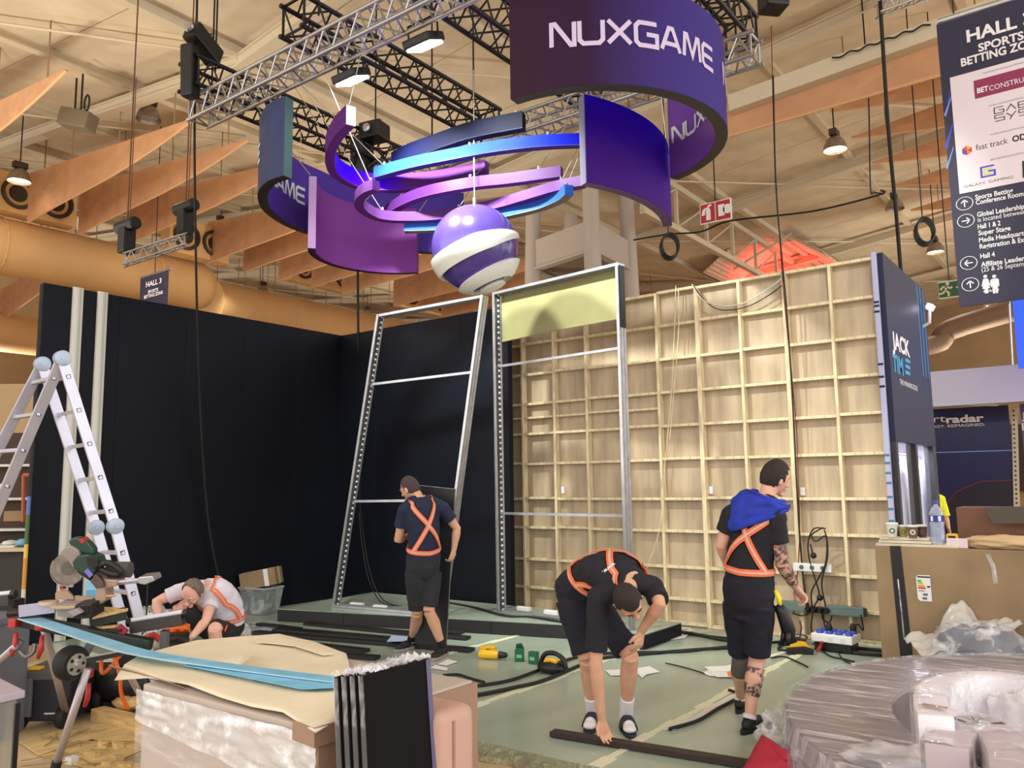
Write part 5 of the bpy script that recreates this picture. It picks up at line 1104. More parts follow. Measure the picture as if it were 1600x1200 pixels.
MB().box(c0+EX*.02+V((0, 0, .19)), (.22, .16, .12), RC).build('pump', m_dark, t, bevel=.02)
MB().tube([c0+V((0, 0, .3)), at(165, 1050, 5.75), at(158, 1040, 5.7), at(162, 1025, 5.7), at(178, 1028, 5.7), at(187, 1055, 5.65), at(190, 1085, 5.65), at(200, 1108, 5.7)], .013, 8, 6).build('air_hose', m_org, t, smooth=1)
b = MB()
for k in range(6): b.tube([at(275+20*math.cos(j*.7+k*.8), 987+5*math.sin(j*.7+k*.5)-k, 6.1+.15*math.sin(j*.7)) for j in range(9)], .014, 8, closed=True)
tag(b.build('orange_hose', m_org, smooth=1), 'coil of orange hose by the crouching man hands', 'hose')
MBt = MB().box(at(275, 1000, 5.9), (.16, .1, .1), RC).tube([at(262, 1003, 5.8), at(280, 998, 5.8), at(294, 1003, 5.8)], .03, 8); tag(MBt.build('hand_tool', m_blk, bevel=.01), 'black power tool under the crouching man right hand', 'tool')
tag(MB().tube([at(222, 1000, 5.75), at(240, 992, 5.75), at(250, 1001, 5.75)], .022, 8, 3).build('red_clamp', m_red), 'red clamp left of the orange hose', 'clamp')
# timber and scraps on the floor
board('thick pale timber lying left of the crate', (152, 1124), (236, 1146), .11, Zg, .09, m_wood, 'timber_beam', None, 'timber')
crumple('heap of wood shavings on top of the timber', 'shavings', onfloor(200, 1118)+V((0, 0, .10)), (.14, .10, .05), m_wood, 9, .4, 3, 20, 12)
for k, (x, y, w, rz) in enumerate(((163, 1168, .075, .3), (184, 1170, .085, -.2), (143, 1185, .085, .5), (183, 1191, .065, .1), (196, 1203, .08, .9), (112, 1193, .065, .2), (737, 1182, .07, .3), (168, 1200, .06, .6))):
    p = onfloor(x, y); l = ('pine block at the back of the scrap group', 'pine block touching the rear scrap pair at right', 'pine block at the middle of the floor scraps', 'pine block right of the middle scrap', 'pine block cut off by the bottom edge by the crate', 'pale small block leftmost of the floor scraps', 'small wooden block by the deck edge right of the panels', 'low block at the bottom edge among scraps')[k]
    o = tag(MB().box(p+V((0, 0, .022)), (w, .055, .044), Matrix.Rotation(rz, 3, 'Z')).build('wood_block', m_wood if k != 5 else m_wht, bevel=.002, seg=1), l, 'block', 'pine offcut blocks')
m_ps = mat('ply_sheet', (206, 178, 122), .6, var=.09, vs=3, stretch=(4, 1, 1))
for k, P in enumerate((((55, 1178), (135, 1158), (222, 1172), (150, 1205)), ((120, 1150), (160, 1128), (240, 1140), (230, 1175)), ((30, 1160), (100, 1140), (160, 1150), (60, 1180)), ((110, 1210), (160, 1190), (240, 1196), (220, 1225)))):
    tag(MB().prism([onZ(x, y, Zg+.004+.005*k) for x, y in P], (0, 0, .006)).build('ply_sheet', m_ps), '%s thin plywood sheet on the floor left of the crate' % ('foremost large', 'sheet beside timber,', 'leftmost', 'bottom edge')[k], 'sheet')
b = MB()
for k in range(26):
    x, y = random.uniform(60, 228), random.uniform(1140, 1200); p = onZ(x, y, Zg+.03); d = V((random.uniform(-1, 1), random.uniform(-1, 1), 0)).normalized()*random.uniform(.03, .16); b.bar(p-d, p+d, .008, .004)
o = b.build('wood_splinters', mat('splinter', (150, 124, 84), .7), kind='stuff'); tag(o, 'scattered wood splinters on the floor left of the crate', 'scraps')
# glass display at the corner, grey crate above
g = onZ(38, 1090, .62); t = thing('glass_display', 'glass display cabinet with white rim at the bottom left corner', 'cabinet', (g.x-.2, g.y, Zg))
MB().prism([onZ(x, y, .62) for x, y in ((-40, 1050), (-8, 1066), (39, 1090), (-60, 1112), (-110, 1080))], (0, 0, .035)).build('white_rim', mat('rim_lilac', (186, 176, 190), .4), t, bevel=.004)
gp = onZ(30, 1096, .62); MB().box((gp.x-.02, gp.y, .26), (.022, .022, .70)).build('corner_post', m_blk, t)
m_gls = film('cabinet_glass', (150, 160, 158), .75, .05, 1.2, (1, 1, 1), .05)
q = onZ(-60, 1112, .62); MB().prism([(gp.x-.02, gp.y-.01, Zg), (q.x, q.y, Zg), (q.x, q.y, .62), (gp.x-.02, gp.y-.01, .62)], (.006, .006, 0)).build('glass_pane', m_gls, t)
q2 = onZ(-8, 1066, .62); MB().prism([(gp.x-.03, gp.y, Zg), (q2.x, q2.y, Zg), (q2.x, q2.y, .62), (gp.x-.03, gp.y, .62)], (.006, -.006, 0)).build('glass_pane', m_gls, t)
p = onfloor(-8, 1100); t = thing('grey_crate', 'tall grey plastic crate at the left picture edge', 'crate', p+EY*.6); c0 = at(-22, 1010, 5.9)
MB().box(V((c0.x, c0.y, .33)), (.40, .40, .82), RC).build('crate_body', mat('crate_grey', (112, 118, 130), .5), t, bevel=.015); MB().box(V((c0.x, c0.y, .76)), (.44, .44, .05), RC).build('crate_rim', mat('crate_grey', (112, 118, 130), .5), t, bevel=.01)
tag(MB().box(at(8, 946, 6.2), (.22, .16, .10), RC).tube([at(0, 938, 6.1), at(12, 934, 6.1), at(22, 944, 6.1)], .02, 8, 3).build('dark_tool', m_blk, bevel=.02), 'dark power tool lying at the left edge below the roller', 'tool')

# ------------------------------------------------------------------ beyond the left wall end
p = at(20, 855, 12.5); t = thing('work_counter', 'pale counter with clutter beyond the left wall end', 'table', (p.x, p.y, Zg)); zt = p.z
MB().box((p.x, p.y, zt), (2.4, 1.2, .05), RC).build('counter_top', mat('counter_cream', (206, 190, 160), .5), t); MB().box((p.x, p.y+.1, (zt+Zg)/2), (2.3, 1.0, zt-Zg-.05), RC).build('counter_front', mat('counter_dark', (46, 44, 40), .6), t)
for (x, y, r, m_, l, n) in ((17, 835, .12, m_wht, 'white bowl shaped lump on the far left counter', 'bowl'), (36, 836, .08, m_grey, 'grey item beside white bowl on far left counter', 'tin')):
    q = at(x, y+4, 12.4); tag(MB().lathe([(r*.6, 0), (r, r*.3), (r*.85, r*.6), (r*.2, r*.75)], (q.x, q.y, zt+.026), 14).build(n, m_, smooth=60), l, 'container')
q = at(36, 846, 12.2); crumple('light blue bag on the far left counter', 'blue_bag', (q.x, q.y, zt+.09), (.12, .1, .06), mat('bag_blue', (120, 180, 210), .5), 6, .3, 2, 14, 10)
q = at(12, 849, 12.2); tag(MB().box((q.x, q.y, zt+.035), (.34, .24, .02), RC).build('paper_stack', m_paper), 'white papers on the far left counter', 'paper')
t = thing('shelf_unit', 'dark shelf with pale boxes and copper frame behind far left counter', 'shelf', (at(20, 790, 13.5).x, at(20, 790, 13.5).y, Zg)); q = at(24, 800, 13.5)
MB().box((q.x, q.y+.2, 1.3), (1.5, .3, 2.7), RC).build('shelf_back', mat('shelf_dark', (66, 46, 36), .7), t)
for z in (1.05, 1.55, 2.1): MB().box((q.x, q.y, z), (1.5, .4, .04), RC).build('shelf_board', m_wht, t)
MB().tube([at(37, 742, 13), at(36, 815, 13)], .03, 6).tube([at(37, 742, 13), at(52, 742, 13)], .03, 6).build('copper_frame', mat('copper_frame', (176, 100, 60), .5), t)
MB().box(at(26, 806, 13.2), (.3, .2, .16), RC).build('shelf_box', m_card, t)
t = thing('striped_pole', 'thin pole banded blue, green, orange and white at the left wall end', 'pole', onZ(41, 948, 0)); tp_ = onX(48, 780, -9.70).y
for k, (z0, z1, cc) in enumerate(((0, .62, (214, 206, 186)), (.62, .95, (206, 140, 50)), (.95, 1.1, (222, 186, 80)), (1.1, 1.42, (70, 100, 52)), (1.42, 1.62, (90, 112, 180)))):
    MB().tube([(-9.68, 4.0, z0), (-9.68, 4.0, z1)], .022, 8).build('pole_band', mat('pole%d' % k, cc, .5), t)
for k, (x, y, w, h, cc, l) in enumerate(((18, 640, .9, 1.2, (176, 150, 112), 'tan partition far behind the ladder top'), (30, 762, .5, .9, (40, 46, 84), 'dark blue partition far left behind the ladder'), (8, 720, .9, 2.4, (150, 124, 90), 'brown partition at far left edge'))):
    q = at(x, y, 19+k); zt2 = q.z+h/2; tag(MB().box((q.x, q.y, (zt2+Zg)/2), (w*1.6, .1, zt2-Zg), RC).build('partition', mat('part%d' % k, cc, .7)), l, 'partition')

# ================================================================== RIGHT HAND SIDE
# booth with printed side wall and clear window openings
m_jn = mat('booth_navy', (34, 36, 62), .5, spec=.2); m_cy = mat('booth_cyan', (30, 152, 204), .45); m_stripe = mat('booth_stripe', (26, 128, 190), .45)
bt_ = thing('booth_side_wall', 'navy booth side wall with cyan lettering beside the plywood', 'booth', (-1.9, 10, 0))
MB().box((-1.90, 10.02, 3.045), (.10, 2.18, 1.97)).build('printed_panel', m_jn, bt_, bevel=.004)
for y0, w in ((8.97, .09), (9.93, .10), (10.98, .20)): MB().box((-1.90, y0, 1.03), (.10, w, 2.06)).build('post', m_blk, bt_)
MB().box((-1.90, 10.0, .03), (.10, 2.1, .06)).build('sill', m_blk, bt_)
MB().box((-1.93, 8.90, 2.02), (.05, .06, 4.03)).build('edge_cloth', mat('edge_lilac', (168, 170, 206), .6, bump=.2, bs=4), bt_, bevel=.01)
for k, z in enumerate((3.5, 3.46, 3.40, 2.85, 2.72, 2.62, 1.92, 1.84, 1.74, 1.64, 1.5, 1.38, 1.26)): MB().box((-1.93, 8.868, z), (.052, .004, .022)).build('edge_stripe', m_jn if k < 6 else mat('edge_teal', (60, 112, 140), .5), bt_)
XJ = -1.849
def jtxt(s, x, y, x2, h0, m, bold, n='lettering'):
    o = onX(x, y, XJ); h = onX(x, h0, XJ).z-o.z; b = MB(); text_on(b, s, o, (0, 1, 0), (0, 0, 1), h, bold, onX(x2, y+4, XJ).y-o.y, lift=.002); b.build(n, m, bt_)
jtxt('JACK', 1394.5, 543, 1421, 518, m_txt, .035); jtxt('TIM', 1395.5, 579, 1411.5, 553, m_cy, .035)
for k in range(3): a, c = onX(1414, 562+k*9.5, XJ), onX(1421.5, 563+k*10.5, XJ); MB().box((XJ+.003, (a.y+c.y)/2, a.z), (.002, c.y-a.y, .04)).build('lettering', m_cy, bt_)
jtxt('THE WINNING EDGE', 1406, 600, 1433, 592, m_txt, .0)
for x in (1436, 1440.3, 1444.6):
    a = onX(x, 500, XJ); MB().box((XJ+.001, a.y, 3.45), (.002, .035, 1.12)).build('printed_stripe', m_stripe, bt_); MB().box((XJ+.001, a.y, 2.7), (.002, .018, .4)).build('printed_stripe', mat('booth_dim', (40, 62, 110), .45), bt_)
for y0, y1 in ((9.02, 9.88), (9.98, 10.88)): MB().box((-1.90, (y0+y1)/2, 1.06), (.008, y1-y0, 2.0)).build('clear_pane', film('pane_clear', (210, 214, 230), .86, .04, 1.5, (1, 1, 1), .05), bt_)
# white draped robes behind the window
m_robe = mat('robe_white', (222, 222, 246), .7, bump=.3, bs=6)
for yc, l in ((10.12, 'white hanging garment behind the nearer booth window'), (11.15, 'white hanging garment behind the farther booth window')):
    t = thing('hanging_garment', l, 'garment', (-2.10, yc, .2)); b = MB(); n = 24
    prof = ((.2, .46), (.9, .43), (1.45, .38), (1.72, .31), (1.83, .12), (1.86, .04))
    for z, r in prof:
        for j in range(n): g = 2*math.pi*j/n; k = 1+.10*math.sin(g*7+z)*(2-z)*.5; b.v.append(V((-2.10+.11*k*math.sin(g)*(r/.3)**.5, yc+r*k*math.cos(g), z)))
    for i in range(len(prof)-1):
        for j in range(n): b.f.append((i*n+j, i*n+(j+1) % n, (i+1)*n+(j+1) % n, (i+1)*n+j))
    b.f += [tuple(range(n))[::-1], tuple((len(prof)-1)*n+j for j in range(n))]; b.build('robe', m_robe, t, smooth=1)
    MB().tube([(-2.10, yc-.2, 1.80), (-2.10, yc, 1.90), (-2.10, yc+.2, 1.80)], .008, 6).tube([(-2.10, yc, 1.90), (-2.10, yc, 1.97), (-2.10, yc+.03, 1.99)], .005, 6).build('hanger', m_alu, t)
MB().tube([(-2.12, 9.25, 1.96), (-2.12, 11.55, 1.96)], .015, 8).build('hanging_rail', m_alu, bt_)
MB().box((-2.6, 10.7, 1.0), (.05, 3.0, 2.0)).box((-2.34, 11.6, 1.1), (.66, .05, 2.2)).build('booth_back_panel', mat('booth_pale', (196, 194, 206), .6), bt_)
lamp('AREA', 'booth_strip_light', (-2.25, 10.6, 2.3), 95, (.86, .88, 1.0), .5, (-2.2, 10, 0))  # unseen fill lamp that brightens the garments behind the booth windows
p = onX(1453, 479, -1.76); t = thing('booth_spotlight', 'small lit white spotlight on the far top corner of the navy booth', 'lamp', p); MB().box(p, (.08, .12, .07), Matrix.Rotation(.5, 3, 'Y')).build('housing', m_wht, t, bevel=.01); MB().box(p+V((.02, -.08, -.03)), (.08, .02, .06), Matrix.Rotation(.5, 3, 'Y')).build('lens', mat('spot_lens', (230, 220, 255), .4, emit=8), t); MB().tube([p, p+V((-.02, 0, -.2)), V((-1.88, p.y, p.z-.25))], .02, 6).build('arm', m_wht, t)

# the next stand: white fascia, navy graphic wall
Yr = 17.9; fz1, fz0 = onY(1500, 577, Yr).z, onY(1500, 633, Yr).z; xl = onY(1440, 600, Yr).x
t = thing('fascia_stand', 'white fascia exhibition stand with navy graphic wall at far right', 'booth', (xl+2, Yr, 0))
MB().box((xl+2.2, Yr+.05, (fz0+fz1)/2), (5.0, .1, fz1-fz0)).build('fascia', mat('fascia_lilac', (200, 202, 232), .5), t)
MB().box((xl+2.2, Yr+.8, fz0+.1), (5.0, 1.5, .05)).build('soffit', mat('soffit_cream', (214, 194, 176), .6), t)
for k in range(3): MB().bar((xl+.3+k*1.3, Yr+.15, fz0+.06), (xl+1.2+k*1.3, Yr+1.4, fz0+.06), .05, .05).build('soffit_rib', m_wht, t)
Yw = 19.2; wz = onY(1500, 637, Yw).z; xr2 = onY(1581, 700, Yw).x; xl2 = onY(1440, 700, Yw).x
MB().box(((xl2+xr2)/2, Yw+.03, wz/2), (xr2-xl2, .06, wz)).build('graphic_wall', mat('graphic_navy', (26, 30, 84), .4), t)
MB().box(((xl2+xr2)/2, Yw-.003, onY(1500, 706, Yw).z), (xr2-xl2, .006, .02)).build('wall_seam', m_lblue, t)
MB().bar(onY(1585, 637, Yw-.02), onY(1589, 800, Yw-.02), .10, .08, (0, 1, 0)).build('led_column', mat('column_cream', (206, 200, 176), .5), t)
for k in range(22): p = onY(1583.5+k*.25, 642+k*7.2, Yw-.07); MB().box(p, (.03, .01, .035)).build('column_slot', m_blk, t)
MB().box((xr2+1.2, Yw+.02, wz/2), (2.0, .06, wz)).build('graphic_wall', mat('graphic_blue', (46, 48, 120), .4, col2=(96, 90, 160), vs=1.5), t)
def rtxt(s, x, y, x2, h, m=m_txt, bold=.03):
    o = onY(x, y, Yw-.012); b = MB(); text_on(b, s, o, (1, 0, 0), (0, 0, 1), h*17.3/F, bold, onY(x2, y, Yw-.012).x-o.x, lift=0); b.build('lettering', m, t)
rtxt('sport', 1418, 662, 1478, 11, bold=.0); rtxt('radar', 1478.5, 661, 1538, 11, bold=.035); rtxt('TECHNOLOGY. REIMAGINED.', 1412, 671, 1540, 4.2, bold=.0)
rtxt('J', 1596, 655, 1602, 10); rtxt('E', 1597, 672, 1605, 10)
cg = MB(); o = onY(1545, 800, Yw-.012); cg.prism([o+V((x, 0, z)) for x, z in ((-1.0, -.6), (-.85, .05), (-.55, .42), (-.1, .62), (.5, .62), (.5, -.6))], (0, -.004, 0)); cg.build('printed_car_shape', mat('print_car', (38, 34, 52), .35), t)
MB().strip([o+V((x, -.008, z)) for x, z in ((-.85, .05), (-.55, .42), (-.1, .62), (.5, .64))], (0, 0, .012), .003).build('printed_red_line', mat('print_red_line', (110, 40, 56), .4), t)
p = onY(1592, 520, 16.5); tag(MB().box((p.x+.9, 16.5, p.z), (1.9, .1, 1.25)).build('blue_screen', mat('screen_blue', (40, 84, 226), .4, emit=.6)), 'bright blue screen at the right edge under hall banner', 'screen')
MB_ = MB().tube([onY(1577, 475, 16.4), onY(1582, 570, 16.4)], .02, 6).tube([onY(1578, 475, 16.4), onY(1578, 440, 16.4)], .01, 6); tag(MB_.build('screen_post', m_alu), 'thin pole left of the blue screen', 'pole')
t = thing('pipe_run', 'brown pipe run with an elbow under the roof at far right', 'pipe', at(1460, 535, 26)); MB().tube([at(1430, 545, 26), at(1470, 535, 26), at(1485, 515, 26), at(1600, 480, 25)], [.3, .3, .34, .34], 10, 4).build('pipe', mat('pipe_brown', (122, 96, 72), .7), t, smooth=1)

# big cardboard box with things on it
Yb = 8.25; zb = 1.055
t = thing('cardboard_case', 'big flat cardboard case with a black tape stripe at right', 'box', (-.9, Yb+.25, 0))
MB().box((-.75, Yb+.25, zb/2+.0), (2.42, .5, zb)).build('case_body', m_card, t, bevel=.008)
MB().prism([onY(x, y, Yb-.004) for x, y in ((1390, 853), (1407, 853), (1430, 1060), (1410, 1060))], (0, .003, 0)).build('black_tape', mat('tape_black', (34, 32, 36), .35, bump=.1), t)
MB().strip([onY(x, y, Yb-.008) for x, y in ((1403, 905), (1408, 950), (1413, 1000))], (.006, 0, 0), .002).build('tape_tear', m_film, t)
Pl = [onY(x, y, Yb-.006) for x, y in ((1431, 901), (1434, 898.5), (1453, 899), (1456.5, 940), (1438, 939), (1434, 935))]; lb = MB().prism(Pl, (0, .002, 0)).build('energy_label', m_paper, t)
for k, (cc, w) in enumerate((((60, 150, 70), 5), ((140, 190, 60), 6.5), ((230, 210, 60), 8), ((226, 140, 50), 9), ((200, 60, 46), 10))):
    a = onY(1433.5+k*.25, 907+k*2.9, Yb-.009); MB().box((a.x+w*.0062/2, a.y, a.z), (w*.0062, .002, .013)).build('label_bar', mat('bar%d' % k, cc, .6), lb)
for x, y, w, h, m_ in ((1443, 901.5, 17, 2, m_ink), (1451, 917, 4, 2.5, m_ink), (1446, 929, 6, 3, m_gold), (1445, 935, 6, 3, m_gold), (1440, 923, 8, 1, m_gold)): a = onY(x, y, Yb-.009); MB().box(a, (w*.0062, .002, h*.0062)).build('label_print', m_ if m_ is not m_gold else m_grey, lb)
MB().strip([onY(x, y, Yb-.006) for x, y in ((1543, 866), (1552, 885), (1556, 912))], (.018, 0, 0), .002).build('clear_tape', m_film, t)
p0 = onY(1375, 845, Yb+.08); t = thing('plank_offcuts', 'stack of pale board offcuts on the cardboard case under the cups', 'board', p0)
m_off = mat('board_pale', (206, 196, 174), .6, var=.06, vs=4)
for k, (x0, x1, dz) in enumerate(((1372, 1500, .0), (1376, 1458, .028), (1377, 1455, .056))):
    a, c = onY(x0, 852, Yb+.12), onY(x1, 852, Yb+.12); MB().box(((a.x+c.x)/2, Yb+.14+.01*k, zb+.013+dz), (c.x-a.x, .22-.02*k, .024)).build('board', m_off, t, bevel=.002, seg=1)
zc = zb+.082
def cup(x, w, h, mb, ml, label, logo=None, Y=Yb+.12):
    a = onY(x, 830, Y); t = thing('coffee_cup', label, 'cup', (a.x, Y, zc))
    MB().lathe([(w*.36, 0), (w*.5, h*.88)], (a.x, Y, zc), 18).build('cup_body', mb, t, smooth=40)
    MB().lathe([(w*.54, h*.86), (w*.54, h*.92), (w*.5, h), (w*.42, h), (w*.40, h*.97), (.002, h*.97)], (a.x, Y, zc), 18, cap=False).build('cup_lid', ml, t, smooth=40)
    if logo: 
        n = (V((0, 0, 0))-V((a.x, Y, 0))).normalized(); q = V((a.x, Y, zc+h*.45))+n*(w*.435); Rl = n.to_track_quat('Z', 'Y').to_matrix()
        MB().lathe([(w*.24, 0), (w*.24, .003)], q, 14, Rl).build('round_emblem', logo[0], t); MB().lathe([(w*.13, .003), (w*.13, .005)], q, 12, Rl).build('emblem_centre', logo[1], t)
m_cg = mat('cup_green', (40, 92, 66), .5); m_cb = mat('cup_brown', (112, 86, 66), .6)
cup(1394, .105, .135, m_wht, m_wht, 'tall white paper cup with a green emblem, leftmost cup', (m_cg, m_wht), Yb+.08)
cup(1411, .085, .11, mat('cup_olive', (176, 160, 104), .6), m_wht, 'olive paper cup, second from the left', (mat('cup_green2', (96, 120, 60), .6), mat('cup_olive', (176, 160, 104), .6)), Yb+.15)
cup(1426, .10, .115, m_cb, m_wht, 'brown paper cup with a white round emblem, third from left', (m_wht, m_cb), Yb+.07)
cup(1441, .09, .115, mat('cup_dark', (84, 60, 46), .6), m_wht, 'dark brown paper cup, rightmost cup', (m_cb, mat('cup_dark', (84, 60, 46), .6)), Yb+.17)
a = onY(1466.5, 850, Yb+.1); t = thing('water_bottle', 'tall clear ribbed water bottle with blue label on the cardboard case', 'bottle', (a.x, a.y, zb+.026)); r = .062; h = .37
prof = [(r*.85, 0), (r, .012)]+[(r*(1 if k % 2 else .93), .03+k*.016) for k in range(10)]+[(r, .20), (r, .265), (r*.93, .285), (r*.6, .33), (r*.3, .35), (r*.28, .365)]
MB().lathe(prof, (a.x, a.y, zb+.026), 20).build('bottle_body', film('bottle_clear', (206, 214, 240), .55, .06, 6, (1, 1, 1), .2), t, smooth=50)
MB().lathe([(r*1.01, .205), (r*1.01, .262)], (a.x, a.y, zb+.026), 20, cap=False).build('bottle_label', mat('label_blue', (40, 56, 150), .4), t, smooth=60); MB().lathe([(r*.36, .362), (r*.36, .395), (r*.3, .40)], (a.x, a.y, zb+.026), 14).build('bottle_cap', mat('cap_blue', (60, 70, 160), .4), t)
MB().lathe([(r*.8, .02), (r*.88, .19)], (a.x, a.y, zb+.026), 16).build('water', film('water', (190, 204, 236), .7, .03, 2, (1, 1, 1), .05), t, smooth=50)
for g in (-.7, .35): q = V((a.x+r*1.02*math.sin(g+.2), a.y-r*1.02*math.cos(g+.2), zb+.26)); MB().box(q, (.022, .003, .045), Matrix.Rotation(g+.2, 3, 'Z')).build('label_print', m_txt, t)
a = onY(1497, 853, Yb+.1); tag(MB().box((a.x, a.y, zb+.042), (.17, .10, .08)).build('small_carton', mat('carton_pink', (226, 206, 214), .6), bevel=.003), 'small pale pink carton right of the water bottle', 'box')
a = onY(1488, 838, Yb+.3); t = thing('tape_measure', 'yellow and black tape measure behind the pink carton', 'tool', (a.x, a.y, zb)); MB().box((a.x, a.y, zb+.06), (.10, .06, .11)).build('case', m_yel, t, bevel=.02); MB().box((a.x, a.y-.031, zb+.07), (.06, .004, .05)).build('face', m_blk, t, bevel=.001)
a = onY(1497, 850, Yb+.38); c = onY(1600, 850, Yb+.38); t = thing('open_carton', 'brown carton with a dark leaning lid at the right edge', 'box', (a.x+.4, a.y, zb))
MB().box((a.x+.35, Yb+.62, zb+.17), (.7, .40, .36)).build('carton_body', mat('carton_brown', (112, 76, 56), .7), t, bevel=.005)
MB().prism([onY(x, y, Yb+.3) for x, y in ((1537, 793), (1625, 791), (1640, 818), (1551, 818))], (0, .012, 0)).build('leaning_lid', mat('lid_olive', (70, 62, 50), .4), t)
MB().box((a.x+.55, Yb+.4, zb+.06), (.4, .1, .1)).build('dark_block', m_blk, t, bevel=.02)
q = onY(1572, 850, Yb+.06); crumple('crumpled brown paper bag lying on the cardboard case at right', 'paper_bag', (q.x, q.y+.06, zb+.055), (.34, .12, .06), mat('paper_tan', (206, 176, 134), .7, bump=.2, bs=12), 12, .28, 2.4, 40, 20, zb)

# wrapped round plinth ring, foam arcs and plastic heap in the right foreground
m_pl = mat('plinth_grey', (128, 118, 122), .4, var=.1, vs=5)
PC = V((.14, 5.43, 0)); t = thing('round_plinth_ring', 'large grey round plinth ring in shiny stretch film at lower right', 'plinth', (PC.x, PC.y, Zg)); z1 = .385; n = 96
b = MB(); pr = ((1.93, Zg), (1.93, .16), (1.925, z1-.02), (1.91, z1), (1.38, z1), (1.36, z1-.02), (1.36, Zg))
for r, z in pr:
    for j in range(n): g = 2*math.pi*j/n; b.v.append(V((PC.x+r*math.cos(g), PC.y+r*math.sin(g), z)))
for i in range(len(pr)-1):
    for j in range(n): b.f.append((i*n+j, i*n+(j+1) % n, (i+1)*n+(j+1) % n, (i+1)*n+j))
b.build('plinth_body', m_pl, t, smooth=30)
def wr_(u, v):
    g = 2*math.pi*u; r = 1.955-(1.955-1.36)*v; q = V((PC.x+r*math.cos(g), PC.y+r*math.sin(g), 0)); rr = 0 if 0 < v < 1 else 0
    return q+V((0, 0, z1+.008+.010*abs(mnoise.noise(V((q.x*2, q.y*8, 2))))+.004*mnoise.noise(V((q.x*5, q.y*14, 0)))-(.10 if v == 0 else 0)))
MB().grid(wr_, 150, 22).build('stretch_wrap', film('plinth_film', (232, 228, 238), .72, .06, 2.2, (1.2, 7, 1), .3), t, smooth=1)
MB().grid(lambda u, v: PC+V(((1.945+.012*mnoise.noise(V((u*60, v*6, 4))))*math.cos(2*math.pi*u), (1.945+.012*mnoise.noise(V((u*60, v*6, 4))))*math.sin(2*math.pi*u), Zg+.01+(z1-Zg)*v)), 150, 8).build('side_wrap', MC['plinth_film'], t, smooth=1)
MB().prism([onZ(x, y, z1+.03) for x, y in ((1320, 1176), (1420, 1176), (1415, 1186), (1345, 1185))], (0, 0, .004)).build('black_patch', m_blk, t)
def foam(label, P, w, h, m, name='foam_arc', wrap=True):
    t = thing(name, label, 'foam', P[0]); Q = crom(P, 6); cv = Curve([(p.x, p.y) for p in Q], 1); zs = Q[0].z
    MB().band([V((p.x, p.y, zs-h)) for p in cv.P], h, w).build('foam_body', m, t, bevel=.012, smooth=35)
    if wrap:
        b = MB(); N = len(cv.P)
        for i, p in enumerate(cv.P):
            tg = (cv.P[min(i+1, N-1)]-cv.P[max(i-1, 0)]).normalized(); a = V((tg.y, -tg.x, 0))
            for j in range(9):
                f = j/8; s_ = (-w/2-.012)+(w+.024)*min(1, max(0, (f-.25)/.5)); zz = zs+.012 if .25 <= f <= .75 else zs+.012-h*.95*(abs(f-.5)-.25)/.25
                b.v.append(p+a*s_+V((0, 0, zz))+V((1, 1, 1))*.012*mnoise.noise(V((i*.5, j*1.1, w*9))))
        for i in range(N-1):
            for j in range(8): b.f.append((i*9+j, i*9+j+1, (i+1)*9+j+1, (i+1)*9+j))
        b.build('film_wrap', m_film, t, smooth=1)
    return t
m_foam = mat('foam_white', (232, 228, 234), .6, var=.04, vs=4); m_foam2 = mat('foam_grey', (150, 146, 160), .6)
Zf = .62
t = foam('white C shaped foam arc in film standing in front of the plinth ring', [onZ(x, y, Zf) for x, y in ((1462, 1118), (1454, 1098), (1456, 1074), (1480, 1060), (1520, 1053), (1570, 1054), (1625, 1064))], .15, .34, m_foam)
MB().strip([onZ(1441, 1100, Zf+.014), onZ(1480, 1106, Zf+.014)], (.0, .02, 0), .003).strip([onZ(1443, 1102, Zf+.0), onZ(1443, 1102, Zf-.2)], (.018, .01, 0), .004).build('brown_tape', mat('tape_brown', (150, 108, 70), .35), t)
foam('wrapped foam arc lying nearest at the lower right edge', [onZ(x, y, .56) for x, y in ((1478, 1165), (1492, 1140), (1520, 1125), (1552, 1135), (1578, 1175), (1590, 1230))], .17, .42, mat('foam_pinkish', (190, 176, 182), .6))
crumple('pinkish plastic bag at the right edge beside the foam', 'plastic_bag', onZ(1592, 1135, .40), (.13, .13, .16), m_bagw, 23, .4, 2.2)
crumple('white plastic bag at the bottom edge before the plinth ring', 'plastic_bag', onZ(1430, 1195, .42), (.27, .10, .07), m_bagw, 24, .3, 2.4, 40, 22)
crumple('clear film heap left of the plinth ring by the red cloth', 'film_wad', onZ(1222, 1150, .14), (.13, .20, .15), m_film, 25, .45, 2.6, 40, 26)
crumple('small film wad at bottom edge between red cloth and plinth', 'film_wad', onZ(1290, 1195, .24), (.14, .12, .10), m_film, 26, .45, 2.6, 30, 22)
P = [onZ(1191, 1147, .20), onZ(1222, 1168, .22), onZ(1264, 1192, .20), onZ(1300, 1222, .10), onZ(1195, 1225, .06), onZ(1160, 1202, .08)]
b = MB(); cen = sum(P, V((0, 0, 0)))/6+V((0, 0, .02)); 
for s_ in (0, .4, .75, 1.0):
    for i in range(24):
        f = i/4; a, c = P[int(f) % 6], P[(int(f)+1) % 6]; q = cen.lerp(a.lerp(c, f-int(f)), s_); q.z += .012*mnoise.noise(q*7); b.v.append(q)
for r_ in range(3):
    for i in range(24): b.f.append((r_*24+i, r_*24+(i+1) % 24, (r_+1)*24+(i+1) % 24, (r_+1)*24+i))
tag(b.build('red_cloth', mat('crimson_cloth', (184, 44, 70), .6, bump=.1, bs=40), smooth=1, solid=.006), 'crimson cloth corner sticking out of the plastic at bottom right', 'cloth')
